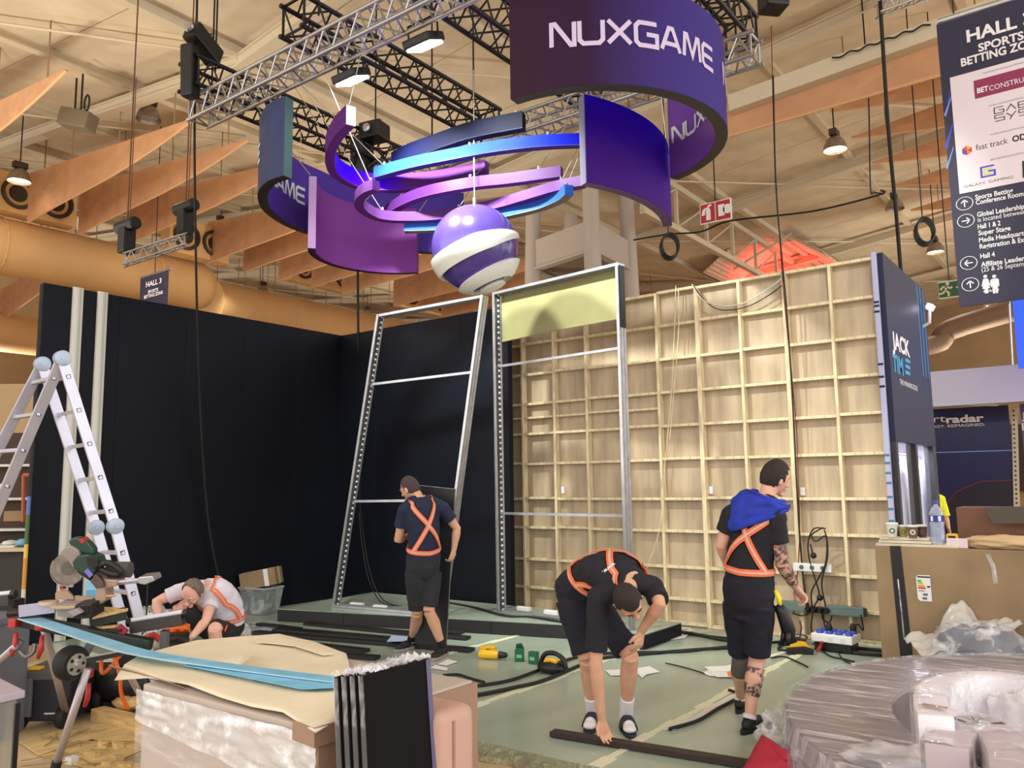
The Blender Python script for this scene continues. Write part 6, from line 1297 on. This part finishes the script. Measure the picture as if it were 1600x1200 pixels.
# wrapped goods and white sheet before the cardboard case
t = thing('wrapped_bundle', 'dark bundle in clear film with white plastic sheet over it, before cardboard case', 'bundle', onZ(1530, 1045, .1))
c0 = onZ(1530, 1028, .18); crumple('', 'dark_bundle', c0, (.36, .26, .26), mat('bundle_blue_grey', (72, 76, 100), .5, var=.2, vs=4), 31, .2, 2, 36, 22, Zg+.02, parent=t); crumple('', 'clear_film', c0+V((0, -.02, .01)), (.40, .30, .29), m_film, 31, .25, 2.4, 44, 28, Zg+.02, parent=t)
SA = onZ(1440, 1008, .30); b = MB()
def shf(u, v):
    q = SA+EX*(.86*u)+EY*(.30*v)+V((0, 0, .10*u)); n1 = mnoise.noise(V((u*5+3, v*4, 7))); n2 = abs(mnoise.noise(V((u*9, v*3+2, 1))))
    return q+V((0, 0, .07*n1+.035*n2-.10*(1-v)*(1-u)+.30*max(0, 1-((u-.55)/.2)**2)*v**2*.7+.06*u))
b.grid(shf, 46, 22); b.build('white_sheet', mat('plastic_cream', (208, 204, 198), .25, bump=.2, bs=8, alpha=.82), t, smooth=1, solid=.004)
# ================================================================== PEOPLE
def remesh(name, mb, vox, m, parent, it=4, disp=0., label=None):
    xs = [p for p in mb.v]; me = bpy.data.meshes.new(name); me.from_pydata([tuple(p) for p in mb.v], [], mb.f)
    o = bpy.data.objects.new('tmp', me); COL.objects.link(o)
    r = o.modifiers.new('r', 'REMESH'); r.mode = 'VOXEL'; r.voxel_size = vox
    s = o.modifiers.new('s', 'SMOOTH'); s.iterations = it; s.factor = .5
    if disp:
        tx = bpy.data.textures.get('folds') or bpy.data.textures.new('folds', 'CLOUDS'); tx.noise_scale = .09; tx.noise_depth = 3
        d = o.modifiers.new('d', 'DISPLACE'); d.texture = tx; d.strength = disp; d.mid_level = .5; d.texture_coords = 'GLOBAL'
    dg = bpy.context.evaluated_depsgraph_get(); dg.update(); nm = bpy.data.meshes.new_from_object(o.evaluated_get(dg)); bpy.data.objects.remove(o); bpy.data.meshes.remove(me)
    n = len(nm.vertices); a = np.empty(n*3, np.float32); nm.vertices.foreach_get('co', a); a = a.reshape(-1, 3)
    c = np.array([(a[:, 0].min()+a[:, 0].max())/2, (a[:, 1].min()+a[:, 1].max())/2, a[:, 2].min()]); a -= c.astype(np.float32); nm.vertices.foreach_set('co', a.ravel())
    nm.materials.clear(); nm.materials.append(m); nm.polygons.foreach_set('use_smooth', [True]*len(nm.polygons)); nm.name = name
    return link(name, nm, V(c), parent, label)
def ring_loft(mb, rings, n=20):
    """rings: (centre, side, fwd, rx, ry)"""
    k = len(mb.v)
    for c, s, f, rx, ry in rings:
        for j in range(n): g = 2*math.pi*j/n; mb.v.append(c+s*rx*math.cos(g)+f*ry*math.sin(g))
    for i in range(len(rings)-1):
        for j in range(n): mb.f.append((k+i*n+j, k+i*n+(j+1) % n, k+(i+1)*n+(j+1) % n, k+(i+1)*n+j))
    mb.f.append(tuple(k+j for j in range(n))[::-1]); mb.f.append(tuple(k+(len(rings)-1)*n+j for j in range(n)))
PROF = [(-.13, .10, .08), (-.07, .150, .108), (.04, .166, .120), (.20, .160, .110), (.38, .146, .102), (.58, .158, .112), (.76, .172, .116), (.90, .160, .100), (.98, .112, .078), (1.05, .066, .062)]
class Person:
    def __init__(s, label, J, skin, shirt, shorts, hair, straps=None, fat=1., face=None, up=None, bald=0., hands=None, foot=None, name='person', group=None, hem=.02, sleeve=.56, shortlen=.9, hairthick=.010):
        s.J = J; s.fat = fat
        low = min(J['toe_l'].z, J['toe_r'].z, 9)
        s.t = thing(name, label, 'person', (J['pelvis'].x, J['pelvis'].y, low-.03))
        s.hs = (J['hip_r']-J['hip_l']).normalized(); s.ss = (J['sh_r']-J['sh_l']).normalized()
        mid = J.get('mid') or (J['pelvis']+J['neck'])/2
        s.sp = crom([J['pelvis']+(J['pelvis']-mid)*.35, J['pelvis'], mid, J['neck'], J['neck']+(J['neck']-mid)*.12], 12)
        # arc-length f: 0 at pelvis, 1 at neck
        L = [0.]
        for a, b in zip(s.sp, s.sp[1:]): L.append(L[-1]+(b-a).length)
        i0, i1 = 12, 36; s.f = [(l-L[i0])/(L[i1]-L[i0]) for l in L]
        # ---- body
        b = MB(); ring_loft(b, [s.ring(f, 0) for f, _, _ in PROF])
        for sd in ('l', 'r'):
            sh, el, wr, hp, kn, an, toe = (J[k+'_'+sd] for k in ('sh', 'el', 'wr', 'hip', 'kn', 'an', 'toe'))
            b.tube([J['neck']-(J['neck']-mid)*.04, J['neck'].lerp(sh, .5)+(J['neck']-mid).normalized()*.012, sh], [.050, .056, .060], 14, 3)
            b.sph(sh, .062, 14, 10)
            b.tube([sh, sh.lerp(el, .35), sh.lerp(el, .75), el, el.lerp(wr, .25), el.lerp(wr, .65), wr], [.058, .052, .044, .041, .044, .034, .027], 14)
            b.tube([hp, hp.lerp(kn, .35), hp.lerp(kn, .8), kn], [.092*fat, .084*fat, .062, .057], 16)
            sd_ = (an-kn).normalized(); fw_ = (toe-an); fw_ = (fw_-sd_*fw_.dot(sd_)).normalized()
            b.tube([kn, kn.lerp(an, .12)-fw_*.006, kn.lerp(an, .33)-fw_*.014, kn.lerp(an, .65)-fw_*.004, an.lerp(kn, .08), an-V((0, 0, .03))], [.056, .055, .060, .045, .036, .038], 16)
            heel = an-fw_*.045; heel.z = toe.z+.012; b.tube([heel, an.lerp(toe, .4)-V((0, 0, .012)), toe-fw_*.03, toe], [.026, .030, .028, .018], 12)
            s.hand(b, wr, (hands or {}).get(sd), (wr-el).normalized(), s.ss if sd == 'r' else -s.ss)
        # ---- head
        hc = J['head']; fd = face.normalized(); upv = (up-fd*up.dot(fd)).normalized(); sx = fd.cross(upv).normalized(); s.R = Matrix((sx, fd, upv)).transposed(); s.hc = hc
        h = MB().sph((0, 0, 0), 1, 28, 20)
        for v in h.v:
            x, y, z = v; w = 1-(.30*(-z)**1.6 if z < 0 else .06*z*z); dpt = 1-(.10*(-z)**1.5 if z < 0 else 0)
            yy = y*.098*dpt+(.014*(-z) if z < 0 else -.004*z); v[:] = V((x*.077*w, yy, z*.120))
        H = lambda p: hc+s.R @ V(p)
        b.add([H(v) for v in h.v], h.f)
        b.tube([J['neck']-(J['neck']-mid).normalized()*.03, J['neck'].lerp(H((0, -.03, -.05)), .5), H((0, -.022, -.045))], [.064, .056, .058], 16)
        b.tube([H((0, .088, .022)), H((0, .102, -.004)), H((0, .117, -.028)), H((0, .098, -.036))], [.010, .011, .016, .010], 10)
        for sx_ in (-1, 1):
            b.sph(H((sx_*.079, -.004, -.008)), (.011, .021, .032), 10, 8, s.R); b.sph(H((sx_*.033, .080, .026)), (.026, .014, .009), 10, 6, s.R); b.sph(H((sx_*.016, .112, -.030)), .009, 8, 6)
            b.sph(H((sx_*.042, .066, -.028)), (.022, .02, .018), 10, 6, s.R)
        b.sph(H((0, .080, -.098)), (.026, .02, .018), 10, 6, s.R); b.sph(H((0, .094, -.060)), (.022, .010, .006), 10, 6, s.R); b.sph(H((0, .092, -.072)), (.020, .010, .007), 10, 6, s.R)
        s.body = remesh('body', b, .0052, skin, s.t, 3)
        for sx_ in (-1, 1):
            e = MB().sph(H((sx_*.032, .084, .006)), (.013, .008, .007), 10, 8, s.R).build('eye', mat('eye_white', (214, 208, 200), .3), s.t, smooth=1)
            MB().sph(H((sx_*.032, .0905, .006)), (.005, .003, .005), 8, 6, s.R).build('iris', mat('iris_dark', (44, 32, 26), .3), e)
            MB().tube([H((sx_*.016, .094, .028)), H((sx_*.034, .093, .033)), H((sx_*.052, .080, .029))], [.003, .0045, .003], 6).build('eyebrow', hair, s.t)
        MB().tube([H((-.021, .094, -.066)), H((0, .103, -.065)), H((.021, .094, -.066))], [.002, .003, .002], 6).build('mouth', mat('lip', (150, 84, 76), .5), s.t)
        # ---- hair cap
        hb = MB(); N1, N2 = 30, 22
        for i in range(N2+1):
            th = math.pi*.72*i/N2
            for j in range(N1):
                g = 2*math.pi*j/N1; d = V((math.sin(th)*math.cos(g), math.sin(th)*math.sin(g), math.cos(th))); x, y, z = d
                w = 1-(.30*(-z)**1.6 if z < 0 else .06*z*z); k = 1+hairthick/.09*(1+.35*mnoise.noise(d*7)); hb.v.append(H((x*.077*w*k, y*.098*k+(.014*(-z) if z < 0 else -.004*z), z*.12*k)))
        for i in range(N2):
            for j in range(N1):
                th = math.pi*.72*(i+.5)/N2; g = 2*math.pi*(j+.5)/N1; d = V((math.sin(th)*math.cos(g), math.sin(th)*math.sin(g), math.cos(th)))
                lim = -.46+ (1.10 if d.y > .25 else .92*max(0, (d.y+.35)/.6) if d.y > -.35 else 0)
                if abs(d.x) > .75 and 0 < d.y < .4: lim -= .30
                if d.z > lim and not (bald and d.z > .35 and d.y > bald): hb.f.append((i*N1+j, (i+1)*N1+j, (i+1)*N1+(j+1) % N1, i*N1+(j+1) % N1))
        used = sorted({i for f in hb.f for i in f}); mp_ = {o: n for n, o in enumerate(used)}; hb.v = [hb.v[i] for i in used]; hb.f = [tuple(dict.fromkeys(mp_[i] for i in f)) for f in hb.f]
        hb.build('hair', hair, s.t, smooth=1, solid=.006)
        # ---- clothes
        c = MB(); ring_loft(c, [s.ring(f, .017) for f in (hem, .1, .2, .32, .45, .58, .7, .8, .9)]+[s.ring(.965, .012), s.ring(1.03, .016)], 24)
        for sd in ('l', 'r'):
            sh, el = J['sh_'+sd], J['el_'+sd]; e = sh.lerp(el, sleeve); c.sph(sh, .074, 14, 10); c.tube([J['neck']-(J['neck']-mid)*.03, J['neck'].lerp(sh, .5)+(J['neck']-mid).normalized()*.012, sh], [.068, .070, .073], 14, 3); c.tube([sh, sh.lerp(e, .5), e], [.072, .070, .072], 16)
        s.shirt = remesh('t_shirt', c, .008, shirt, s.t, 3, .016)
        q = MB(); cr = s.spine(-.14)[0]; q.sph(cr, .085, 12, 8); ring_loft(q, [s.ring(f, .020) for f in (-.19, -.13, -.06, .0, .06, .12, .20)], 24)
        for sd in ('l', 'r'):
            hp, kn = J['hip_'+sd], J['kn_'+sd]; e = hp.lerp(kn, shortlen); q.tube([hp, hp.lerp(e, .3), hp.lerp(e, .7), e], [.108*fat, .106*fat, .094, .090], 18)
        s.shorts = remesh('shorts', q, .008, shorts, s.t, 3, .018)
        if straps: s.harness(*straps)
        for sd in ('l', 'r'):
            if foot: foot(s, sd)
    def spine(s, f):
        i = max(0, min(len(s.f)-2, next((k for k in range(len(s.f)-1) if s.f[k+1] >= f), len(s.f)-2))); t = (f-s.f[i])/max(1e-6, s.f[i+1]-s.f[i])
        return s.sp[i].lerp(s.sp[i+1], t), (s.sp[i+1]-s.sp[i]).normalized()
    def ring(s, f, off):
        c, t = s.spine(f); k = max(0, min(1, f)); sd = s.hs.lerp(s.ss, k); sd = (sd-t*sd.dot(t)).normalized(); fw = t.cross(sd).normalized()
        P = PROF; i = max(0, min(len(P)-2, next((j for j in range(len(P)-1) if P[j+1][0] >= f), len(P)-2))); u = max(0, min(1, (f-P[i][0])/(P[i+1][0]-P[i][0])))
        ft = s.fat if f < .8 else 1
        return c, sd, fw, (P[i][1]*(1-u)+P[i+1][1]*u)*ft+off, (P[i][2]*(1-u)+P[i+1][2]*u)*ft+off
    def pt(s, f, a, off=.026):
        c, sd, fw, rx, ry = s.ring(f, off); g = math.radians(a); return c+sd*rx*math.cos(g)+fw*ry*math.sin(g)
    def ribbon(s, path, w, m, off=.028, name='harness_strap', th=.004):
        Q = []
        for (f0, a0), (f1, a1) in zip(path, path[1:]): Q += [(f0+(f1-f0)*k/6, a0+(a1-a0)*k/6) for k in range(6)]
        Q.append(path[-1]); P = [s.pt(f, a, off) for f, a in Q]; Nn = [s.pt(f, a, off+.03)-s.pt(f, a, off) for f, a in Q]
        def sd(i): t = P[min(i+1, len(P)-1)]-P[max(i-1, 0)]; return Nn[i].cross(t).normalized()*w/2
        return MB().strip(P, sd, th).build(name, m, s.t)
    def harness(s, m, m2):
        for path in (((.30, 330), (.62, 272), (.97, 222), (1.0, 180), (.97, 135), (.62, 118), (.30, 140)), ((.30, 210), (.62, 268), (.97, 318), (1.0, 360), (.97, 405), (.62, 422), (.30, 400)), ((.30, 180), (.27, 270), (.30, 360), (.30, 450), (.30, 540))):
            s.ribbon(path, .045, m); r = s.ribbon(path, .014, m2, .033, 'reflective_stripe', .002)
    def hand(s, b, wr, spec, d, side):
        """spec: (hand direction, palm normal, curl degrees)"""
        hd, pn, curl = spec or (d, -side, 28); hd = hd.normalized(); pn = (pn-hd*pn.dot(hd)).normalized(); th = hd.cross(pn).normalized()
        if spec and len(spec) > 3 and spec[3]: pass
        # thumb lies on the body's front side
        fw = s.hs.cross(V((0, 0, 1))); 
        if th.dot(V((0, 0, 1)).cross(s.hs)) < 0: th = -th
        ring_loft(b, [(wr-hd*.01, th, pn, .027, .024), (wr+hd*.03, th, pn, .034, .020), (wr+hd*.07, th, pn, .043, .017), (wr+hd*.095, th, pn, .044, .014)], 14)
        for o, l in ((-.034, .062), (-.0115, .078), (.0115, .084), (.034, .074)):
            p = wr+hd*(.088-abs(o)*.15)+th*o; P = [p-hd*.02, p]; a = hd.copy(); q = p
            for k in range(3):
                an_ = math.radians(curl*(k+.6)); v = hd*math.cos(an_)+pn*math.sin(an_)+th*o*.9; q = q+v.normalized()*l/3; P.append(q)
            b.tube(P, [.010, .0098, .0092, .0086, .007], 10)
        p = wr+hd*.028+th*.028; v = (hd*.62+th*.72+pn*.25).normalized(); v2 = (hd*.9+th*.25+pn*.4).normalized(); b.tube([p-v*.015, p+v*.032, p+v*.032+v2*.026, p+v*.034+v2*.044], [.015, .0125, .0105, .008], 10)
def shoe(col, sole, sock=None, sockh=.10):
    def f(s, sd):
        an, toe, kn = s.J['an_'+sd], s.J['toe_'+sd], s.J['kn_'+sd]; fw = toe-an; fw.z = 0; fw.normalize(); rt = fw.cross(V((0, 0, 1))); z0 = toe.z-.022
        base = V((an.x, an.y, z0)); b = MB(); R = Matrix((rt, fw, V((0, 0, 1)))).transposed(); L = (V((toe.x, toe.y, 0))-V((an.x, an.y, 0))).length
        b.sph(base-fw*.02+V((0, 0, .045)), (.042, .055, .045), 14, 10, R); b.sph(base+fw*(L*.45)+V((0, 0, .045)), (.046, .085, .042), 14, 10, R); b.sph(base+fw*(L*.82)+V((0, 0, .032)), (.048, .075, .034), 14, 10, R)
        b.tube([base+V((0, 0, .04)), base+V((0, 0, .085))], [.045, .044], 14)
        o = remesh('shoe', b, .006, col, s.t, 3)
        P = []
        for k in range(24): g = 2*math.pi*k/24; P.append(base+fw*(L*.40+(L*.62+.075)*math.sin(g)*1.0)+rt*(.046+.006*math.sin(g))*math.cos(g))
        MB().prism([p+V((0, 0, -.002)) for p in P], (0, 0, .024)).build('sole', sole, o)
        if sock: MB().tube([an-V((0, 0, .0)), an.lerp(kn, sockh*.5), an.lerp(kn, sockh)], [.046, .044, .046], 14).build('sock', sock, s.t, smooth=50)
    return f
def slide(s, sd):
    an, toe, kn = s.J['an_'+sd], s.J['toe_'+sd], s.J['kn_'+sd]; fw = toe-an; fw.z = 0; fw.normalize(); rt = fw.cross(V((0, 0, 1))); z0 = toe.z-.03; base = V((an.x, an.y, z0)); L = (V((toe.x, toe.y, 0))-V((an.x, an.y, 0))).length
    R = Matrix((rt, fw, V((0, 0, 1)))).transposed(); b = MB(); b.tube([an.lerp(kn, .30), an.lerp(kn, .12), an, an-V((0, 0, .04))], [.049, .047, .048, .048], 14); b.sph(base-fw*.02+V((0, 0, .05)), (.046, .06, .042), 12, 8, R); b.sph(base+fw*L*.40+V((0, 0, .055)), (.048, .10, .046), 12, 8, R); b.sph(base+fw*L*.88+V((0, 0, .045)), (.046, .06, .028), 12, 8, R)
    remesh('sock', b, .006, mat('sock_white', (224, 218, 222), .8), s.t, 3)
    P = [base+fw*(L*.42+(L*.62+.07)*math.sin(2*math.pi*k/24))+rt*.050*math.cos(2*math.pi*k/24) for k in range(24)]; o = MB().prism(P, (0, 0, .022)).build('slide_sole', mat('slide_navy', (30, 34, 48), .5), s.t, bevel=.004)
    b = MB(); n = 12
    for k in range(n+1):
        g = math.pi*k/n; c = base+rt*.058*math.cos(g)+V((0, 0, .018+.090*math.sin(g)))
        for q in (.30, .72): b.v.append(c+fw*L*q-V((0, 0, .012 if q > .5 else 0))*math.sin(g))
    for k in range(n): b.f.append((2*k, 2*k+1, 2*k+3, 2*k+2))
    b.build('slide_strap', mat('slide_navy', (30, 34, 48), .5), o, smooth=1, solid=.006)
m_sk1 = mat('skin_fair', (214, 166, 144), .55, var=.04, vs=12); m_sk2 = mat('skin_tan', (208, 160, 132), .55, var=.04, vs=12); m_sk3 = mat('skin_pink', (228, 178, 160), .55, var=.04, vs=12)
m_shn = mat('shirt_navy', (24, 32, 58), .85, var=.08, vs=14); m_shb = mat('shirt_black', (22, 23, 32), .85, var=.08, vs=14); m_shw = mat('shirt_white', (222, 218, 232), .85); m_shk = mat('shorts_dark', (34, 35, 42), .85, var=.1, vs=14)
m_shd = mat('shorts_navy', (20, 21, 36), .85, var=.1, vs=14); m_hrk = mat('hair_dark', (38, 30, 28), .8, var=.2, vs=60); m_hrs = mat('hair_shaved', (66, 54, 58), .85, var=.12, vs=90); m_hrg = mat('hair_grey', (112, 100, 90), .8, var=.2, vs=60)
m_str = mat('harness_orange', (248, 116, 64), .6, var=.04, vs=20); m_rfl = mat('reflective_grey', (206, 176, 168), .3)
m_shoe = mat('shoe_black', (22, 22, 28), .6); m_sole = mat('sole_grey', (150, 146, 140), .6); m_solk = mat('sole_black', (26, 26, 34), .6); m_sockb = mat('sock_black', (20, 20, 26), .85); m_sockw = mat('sock_white', (224, 218, 222), .8)
def jt(T, d): return {k: at(v[0], v[1], T+(v[2] if len(v) > 2 else 0)) for k, v in d.items()}
def ground(J, sd, x, y, tx, ty, ank=.085):
    """stand a foot: heel/ankle above the sighted sole point, toe at a second sighted point"""
    a = onZ(x, y, .0); b = onZ(tx, ty, .0); J['an_'+sd] = V((a.x, a.y, ank)); d = (b-a); d = d.normalized()*.185; J['toe_'+sd] = V((a.x, a.y, .0))+d+V((0, 0, .026))
right, toward, upw = RT, -FW, -DN
# --- man with blue cloth on the shoulders, tattooed arm
J = jt(5.62, dict(pelvis=(1169, 937), mid=(1174, 858, .03), neck=(1198, 781), head=(1211, 747, .05), sh_l=(1143, 805, .09), sh_r=(1211, 808, -.10), el_l=(1127, 852, .12), wr_l=(1140, 890, .28), el_r=(1221, 880, -.10), wr_r=(1243, 917, .02), hip_l=(1153, 942, .06), hip_r=(1187, 944, -.06), kn_l=(1158, 1030, .12), kn_r=(1183, 1031, -.02)))
ground(J, 'l', 1158, 1110, 1172, 1096); ground(J, 'r', 1172, 1143, 1196, 1133)
m1 = Person('man in black with tattooed arm, orange straps and a blue cloth on his shoulders, standing', J, m_sk1, m_shb, m_shd, m_hrk, (m_str, m_rfl), 1.0, right*.93+FW*.30-upw*.28, upw*1.0+right*.25, 0, {'r': (right*.55+toward*.1-upw*.75, -right*.6-upw*.3+toward*.3, 42), 'l': (FW*.7+right*.4, right, 40)}, shoe(m_shoe, m_solk, m_sockw, .07), hem=-.05)
def tattoo(name, a, b, r0, r1, col=(58, 56, 66), th=.0):
    nm = 'tattoo_ink'
    if nm not in MC:
        m = bpy.data.materials.new(nm); m.use_nodes = True; nt = m.node_tree; bs = nt.nodes['Principled BSDF']; bs.inputs['Base Color'].default_value = lin(col); bs.inputs['Roughness'].default_value = .6
        n = nt.nodes.new('ShaderNodeTexNoise'); n.inputs['Scale'].default_value = 26; n.inputs['Detail'].default_value = 4; n.inputs['Distortion'].default_value = 1.5; tc = nt.nodes.new('ShaderNodeTexCoord'); nt.links.new(tc.outputs['Object'], n.inputs[0])
        r = nt.nodes.new('ShaderNodeMapRange'); r.inputs['From Min'].default_value = .42; r.inputs['From Max'].default_value = .58; r.inputs['To Max'].default_value = .8; nt.links.new(n.outputs[0], r.inputs[0]); nt.links.new(r.outputs[0], bs.inputs['Alpha']); MC[nm] = m
    return MB().tube([a, a.lerp(b, .33), a.lerp(b, .66), b], [r0, r0*.97+.002, (r0+r1)/2+.002, r1], 16).build(name, MC[nm], m1.t, smooth=1)
tattoo('arm_tattoo', J['sh_r'].lerp(J['el_r'], .55), J['el_r'], .052, .045); tattoo('arm_tattoo', J['el_r'], J['el_r'].lerp(J['wr_r'], .85), .046, .034)
fwr = (J['toe_r']-J['an_r']).normalized(); tattoo('calf_tattoo', J['kn_r'].lerp(J['an_r'], .14)-fwr*.008, J['kn_r'].lerp(J['an_r'], .62)-fwr*.008, .060, .052)
MB().tube([J['kn_l'].lerp(J['hip_l'], .12), J['kn_l'], J['kn_l'].lerp(J['an_l'], .3)-fwr*.012, J['kn_l'].lerp(J['an_l'], .5)], [.066, .064, .066, .058], 16).build('leg_sleeve', mat('sleeve_grey', (96, 92, 88), .85), m1.t, smooth=1)
b = MB()
def drape(u, v):
    a = 165+205*u; f = 1.03-.05*v-(.36*v)*math.exp(-((u-.34)/.30)**2); return m1.pt(f, a, .045+.02*mnoise.noise(V((u*9, v*4, 2)))+.025*(1-v))
b.grid(drape, 40, 14); b.build('blue_cloth', mat('cloth_blue', (28, 52, 168), .8, var=.1, vs=10), m1.t, smooth=1, solid=.014)
b = MB().tube([m1.pt(1.02, a, .02+.012*math.sin(a*.05)) for a in range(150, 400, 12)], .026, 8); b.build('cloth_roll', mat('cloth_blue', (28, 52, 168), .8, var=.1, vs=10), m1.t, smooth=1)
q = at(1228, 965, 5.5); h_ = MB().tube([at(1214, 945, 5.52), at(1222, 955, 5.5), at(1232, 985, 5.5), at(1236, 1004, 5.5)], [.032, .042, .048, .026], 12).tube([at(1226, 985, 5.5), at(1221, 1008, 5.5)], [.022, .014], 8).tube([at(1231, 988, 5.47), at(1231, 1009, 5.46)], [.022, .014], 8).tube([at(1235, 985, 5.5), at(1243, 1003, 5.5)], [.022, .013], 8); h_.build('tool_holster', m_blk, m1.t, smooth=1)
MB().tube([at(1211, 922, 5.52), at(1217, 935, 5.5), at(1219, 948, 5.5)], [.014, .018, .014], 8).build('yellow_tape', mat('tape_yellow', (226, 220, 50), .5), m1.t, smooth=1)
# --- man carrying a black board
J = jt(8.05, dict(pelvis=(661, 889), mid=(662, 836, -.02), neck=(655, 780), head=(641, 763, .03), sh_l=(633, 797, -.08), sh_r=(692, 795, .10), el_l=(622, 843, -.02), wr_l=(636, 838, .22), el_r=(714, 826, .14), wr_r=(709, 860, .12), hip_l=(649, 893, -.05), hip_r=(674, 893, .06), kn_l=(652, 957, .02), kn_r=(670, 955, -.06)))
ground(J, 'l', 643, 1013, 622, 1018); ground(J, 'r', 692, 1025, 668, 1036)
m2 = Person('shaven man in navy t-shirt and orange straps walking with a tall black board', J, m_sk2, m_shn, m_shk, m_hrs, (m_str, m_rfl), .98, -right*.72+FW*.42-upw*.42, upw-right*.15, 0, {'r': (-upw*.9-right*.25, -right*.6+FW*.4, 38), 'l': (FW*.7+right*.2, right, 30)}, shoe(m_shoe, m_sole, m_sockb, .2), hairthick=.004)
P = [at(654, 758, 8.35), at(711, 764, 8.28), at(697, 1009, 8.22), at(648, 1006, 8.3)]
P[2].z = max(P[2].z, .02); P[3].z = max(P[3].z, .02)
nb_ = (P[1]-P[0]).cross(P[3]-P[0]).normalized(); t = thing('carried_board', 'tall black board carried upright by the walking man', 'board', (P[2]+P[3])/2)
MB().prism(P, nb_*.022).build('panel_board', mat('board_black', (30, 31, 36), .35, var=.1, vs=3), t, bevel=.002, seg=1); MB().bar(P[1]+nb_*.011, P[2]+nb_*.011, .006, .024, nb_).build('panel_edge', mat('board_edge', (96, 92, 88), .5), t)
# --- man bending over a plank
J = jt(5.45, dict(pelvis=(905, 925, .22), mid=(943, 893, .02), neck=(986, 908, -.22), head=(981, 938, -.40), sh_r=(935, 934, -.26), sh_l=(1020, 917, -.16), el_r=(931, 1040, -.30), wr_r=(940, 1122, -.27), el_l=(1031, 944, -.36), wr_l=(1002, 986, -.22), hip_r=(893, 936, .18), hip_l=(926, 944, .20), kn_r=(917, 1030, .06), kn_l=(985, 1024, -.06)))
ground(J, 'r', 927, 1132, 918, 1150); ground(J, 'l', 979, 1137, 990, 1162)
m3 = Person('man in dark t-shirt and orange straps bending down to a plank, in slides', J, m_sk2, m_shb, m_shd, m_hrk, (m_str, m_rfl), 1.06, right*.42-upw*.80+toward*.42, upw*.45+toward*.85-right*.15, 0, {'r': (-upw*.95+right*.18, right*.3+toward*.5, 24), 'l': (-upw*.95-right*.2, -right*.5+FW*.6, 24)}, slide, sleeve=.78)
for s_, f, a, w in (('www.', .88, 296, .05), ('ua', .72, 238, .04)):
    b = MB(); o = m3.pt(f, a, .036); ux = (m3.pt(f, a+12, .036)-o).normalized(); uy = (m3.pt(f+.05, a, .036)-o).normalized(); text_on(b, s_, o, ux, uy, .030, .01); b.build('shirt_print', m_txt, m3.t)
# --- crouching man in white
J = jt(7.3, dict(pelvis=(348, 985, .16), mid=(350, 948, .10), neck=(319, 917, -.03), head=(301, 925, -.17), sh_r=(279, 925, -.06), sh_l=(333, 932, .0), el_r=(244, 940, -.12), wr_r=(250, 970, -.20), el_l=(322, 970, -.18), wr_l=(301, 994, -.34), hip_r=(336, 988, .10), hip_l=(358, 992, .16), kn_r=(280, 946, -.12), kn_l=(335, 982, -.26)))
for sd, kx, back in (('r', .0, .02), ('l', .0, .05)):
    k = J['kn_'+sd]; J['an_'+sd] = V((k.x, k.y, .085))+EY*.10; J['toe_'+sd] = V((J['an_'+sd].x, J['an_'+sd].y, .026))-EY*.17-EX*.05
m4 = Person('grey haired man in white t-shirt and orange straps crouching by the left dark wall', J, m_sk3, m_shw, m_shk, m_hrg, (m_str, m_rfl), 1.0, -right*.28-upw*.66+toward*.72, upw*.80+toward*.6+right*.05, .2, {'r': (-upw*.9+right*.2, FW*.5+right*.5, 30), 'l': (-right*.6-upw*.6, -upw+toward*.3, 30)}, shoe(m_shoe, m_sole, m_sockb, .2), sleeve=.5)
for k in (0, 1): MB().tube([J['hip_l'].lerp(J['kn_l'], .85)+EX*(.09-.03*k)+toward*.05, J['hip_l'].lerp(J['kn_l'], .7)+EX*(.09-.03*k)+toward*.06+V((0, 0, .06))], .006, 6).build('orange_piping', m_str, m4.t)
# --- worker in yellow vest far behind the navy booth
q0 = V((-1.15, 13.2, 0)); dirx = EX
def W_(x, y, z): return q0+EX*x+EY*y+V((0, 0, z))
q0 = V((at(1453, 800, 13.2).x, at(1453, 800, 13.2).y, Zg))
J = dict(pelvis=W_(0, 0, .95), mid=W_(0, .0, 1.22), neck=W_(0, 0, 1.47), head=W_(0, -.03, 1.64), sh_l=W_(.19, 0, 1.42), sh_r=W_(-.19, 0, 1.42), el_l=W_(.24, -.02, 1.14), wr_l=W_(.20, -.16, .95), el_r=W_(-.24, -.02, 1.14), wr_r=W_(-.24, -.1, .9), hip_l=W_(.09, 0, .92), hip_r=W_(-.09, 0, .92), kn_l=W_(.1, -.02, .5), kn_r=W_(-.1, -.02, .5), an_l=W_(.1, 0, .085), an_r=W_(-.1, 0, .085), toe_l=W_(.11, -.18, .026), toe_r=W_(-.11, -.18, .026))
m5 = Person('worker in yellow hi-vis jacket mostly hidden behind the navy booth', J, m_sk2, mat('hivis_yellow', (222, 226, 40), .7), m_shk, m_hrk, None, 1.0, -EY, V((0, 0, 1)), 0, None, shoe(m_shoe, m_sole), sleeve=.98, shortlen=1.0)
for f in (.35, .6): m5.ribbon(((f, 0), (f, 180), (f, 360)), .05, m_rfl, .030, 'reflective_band')
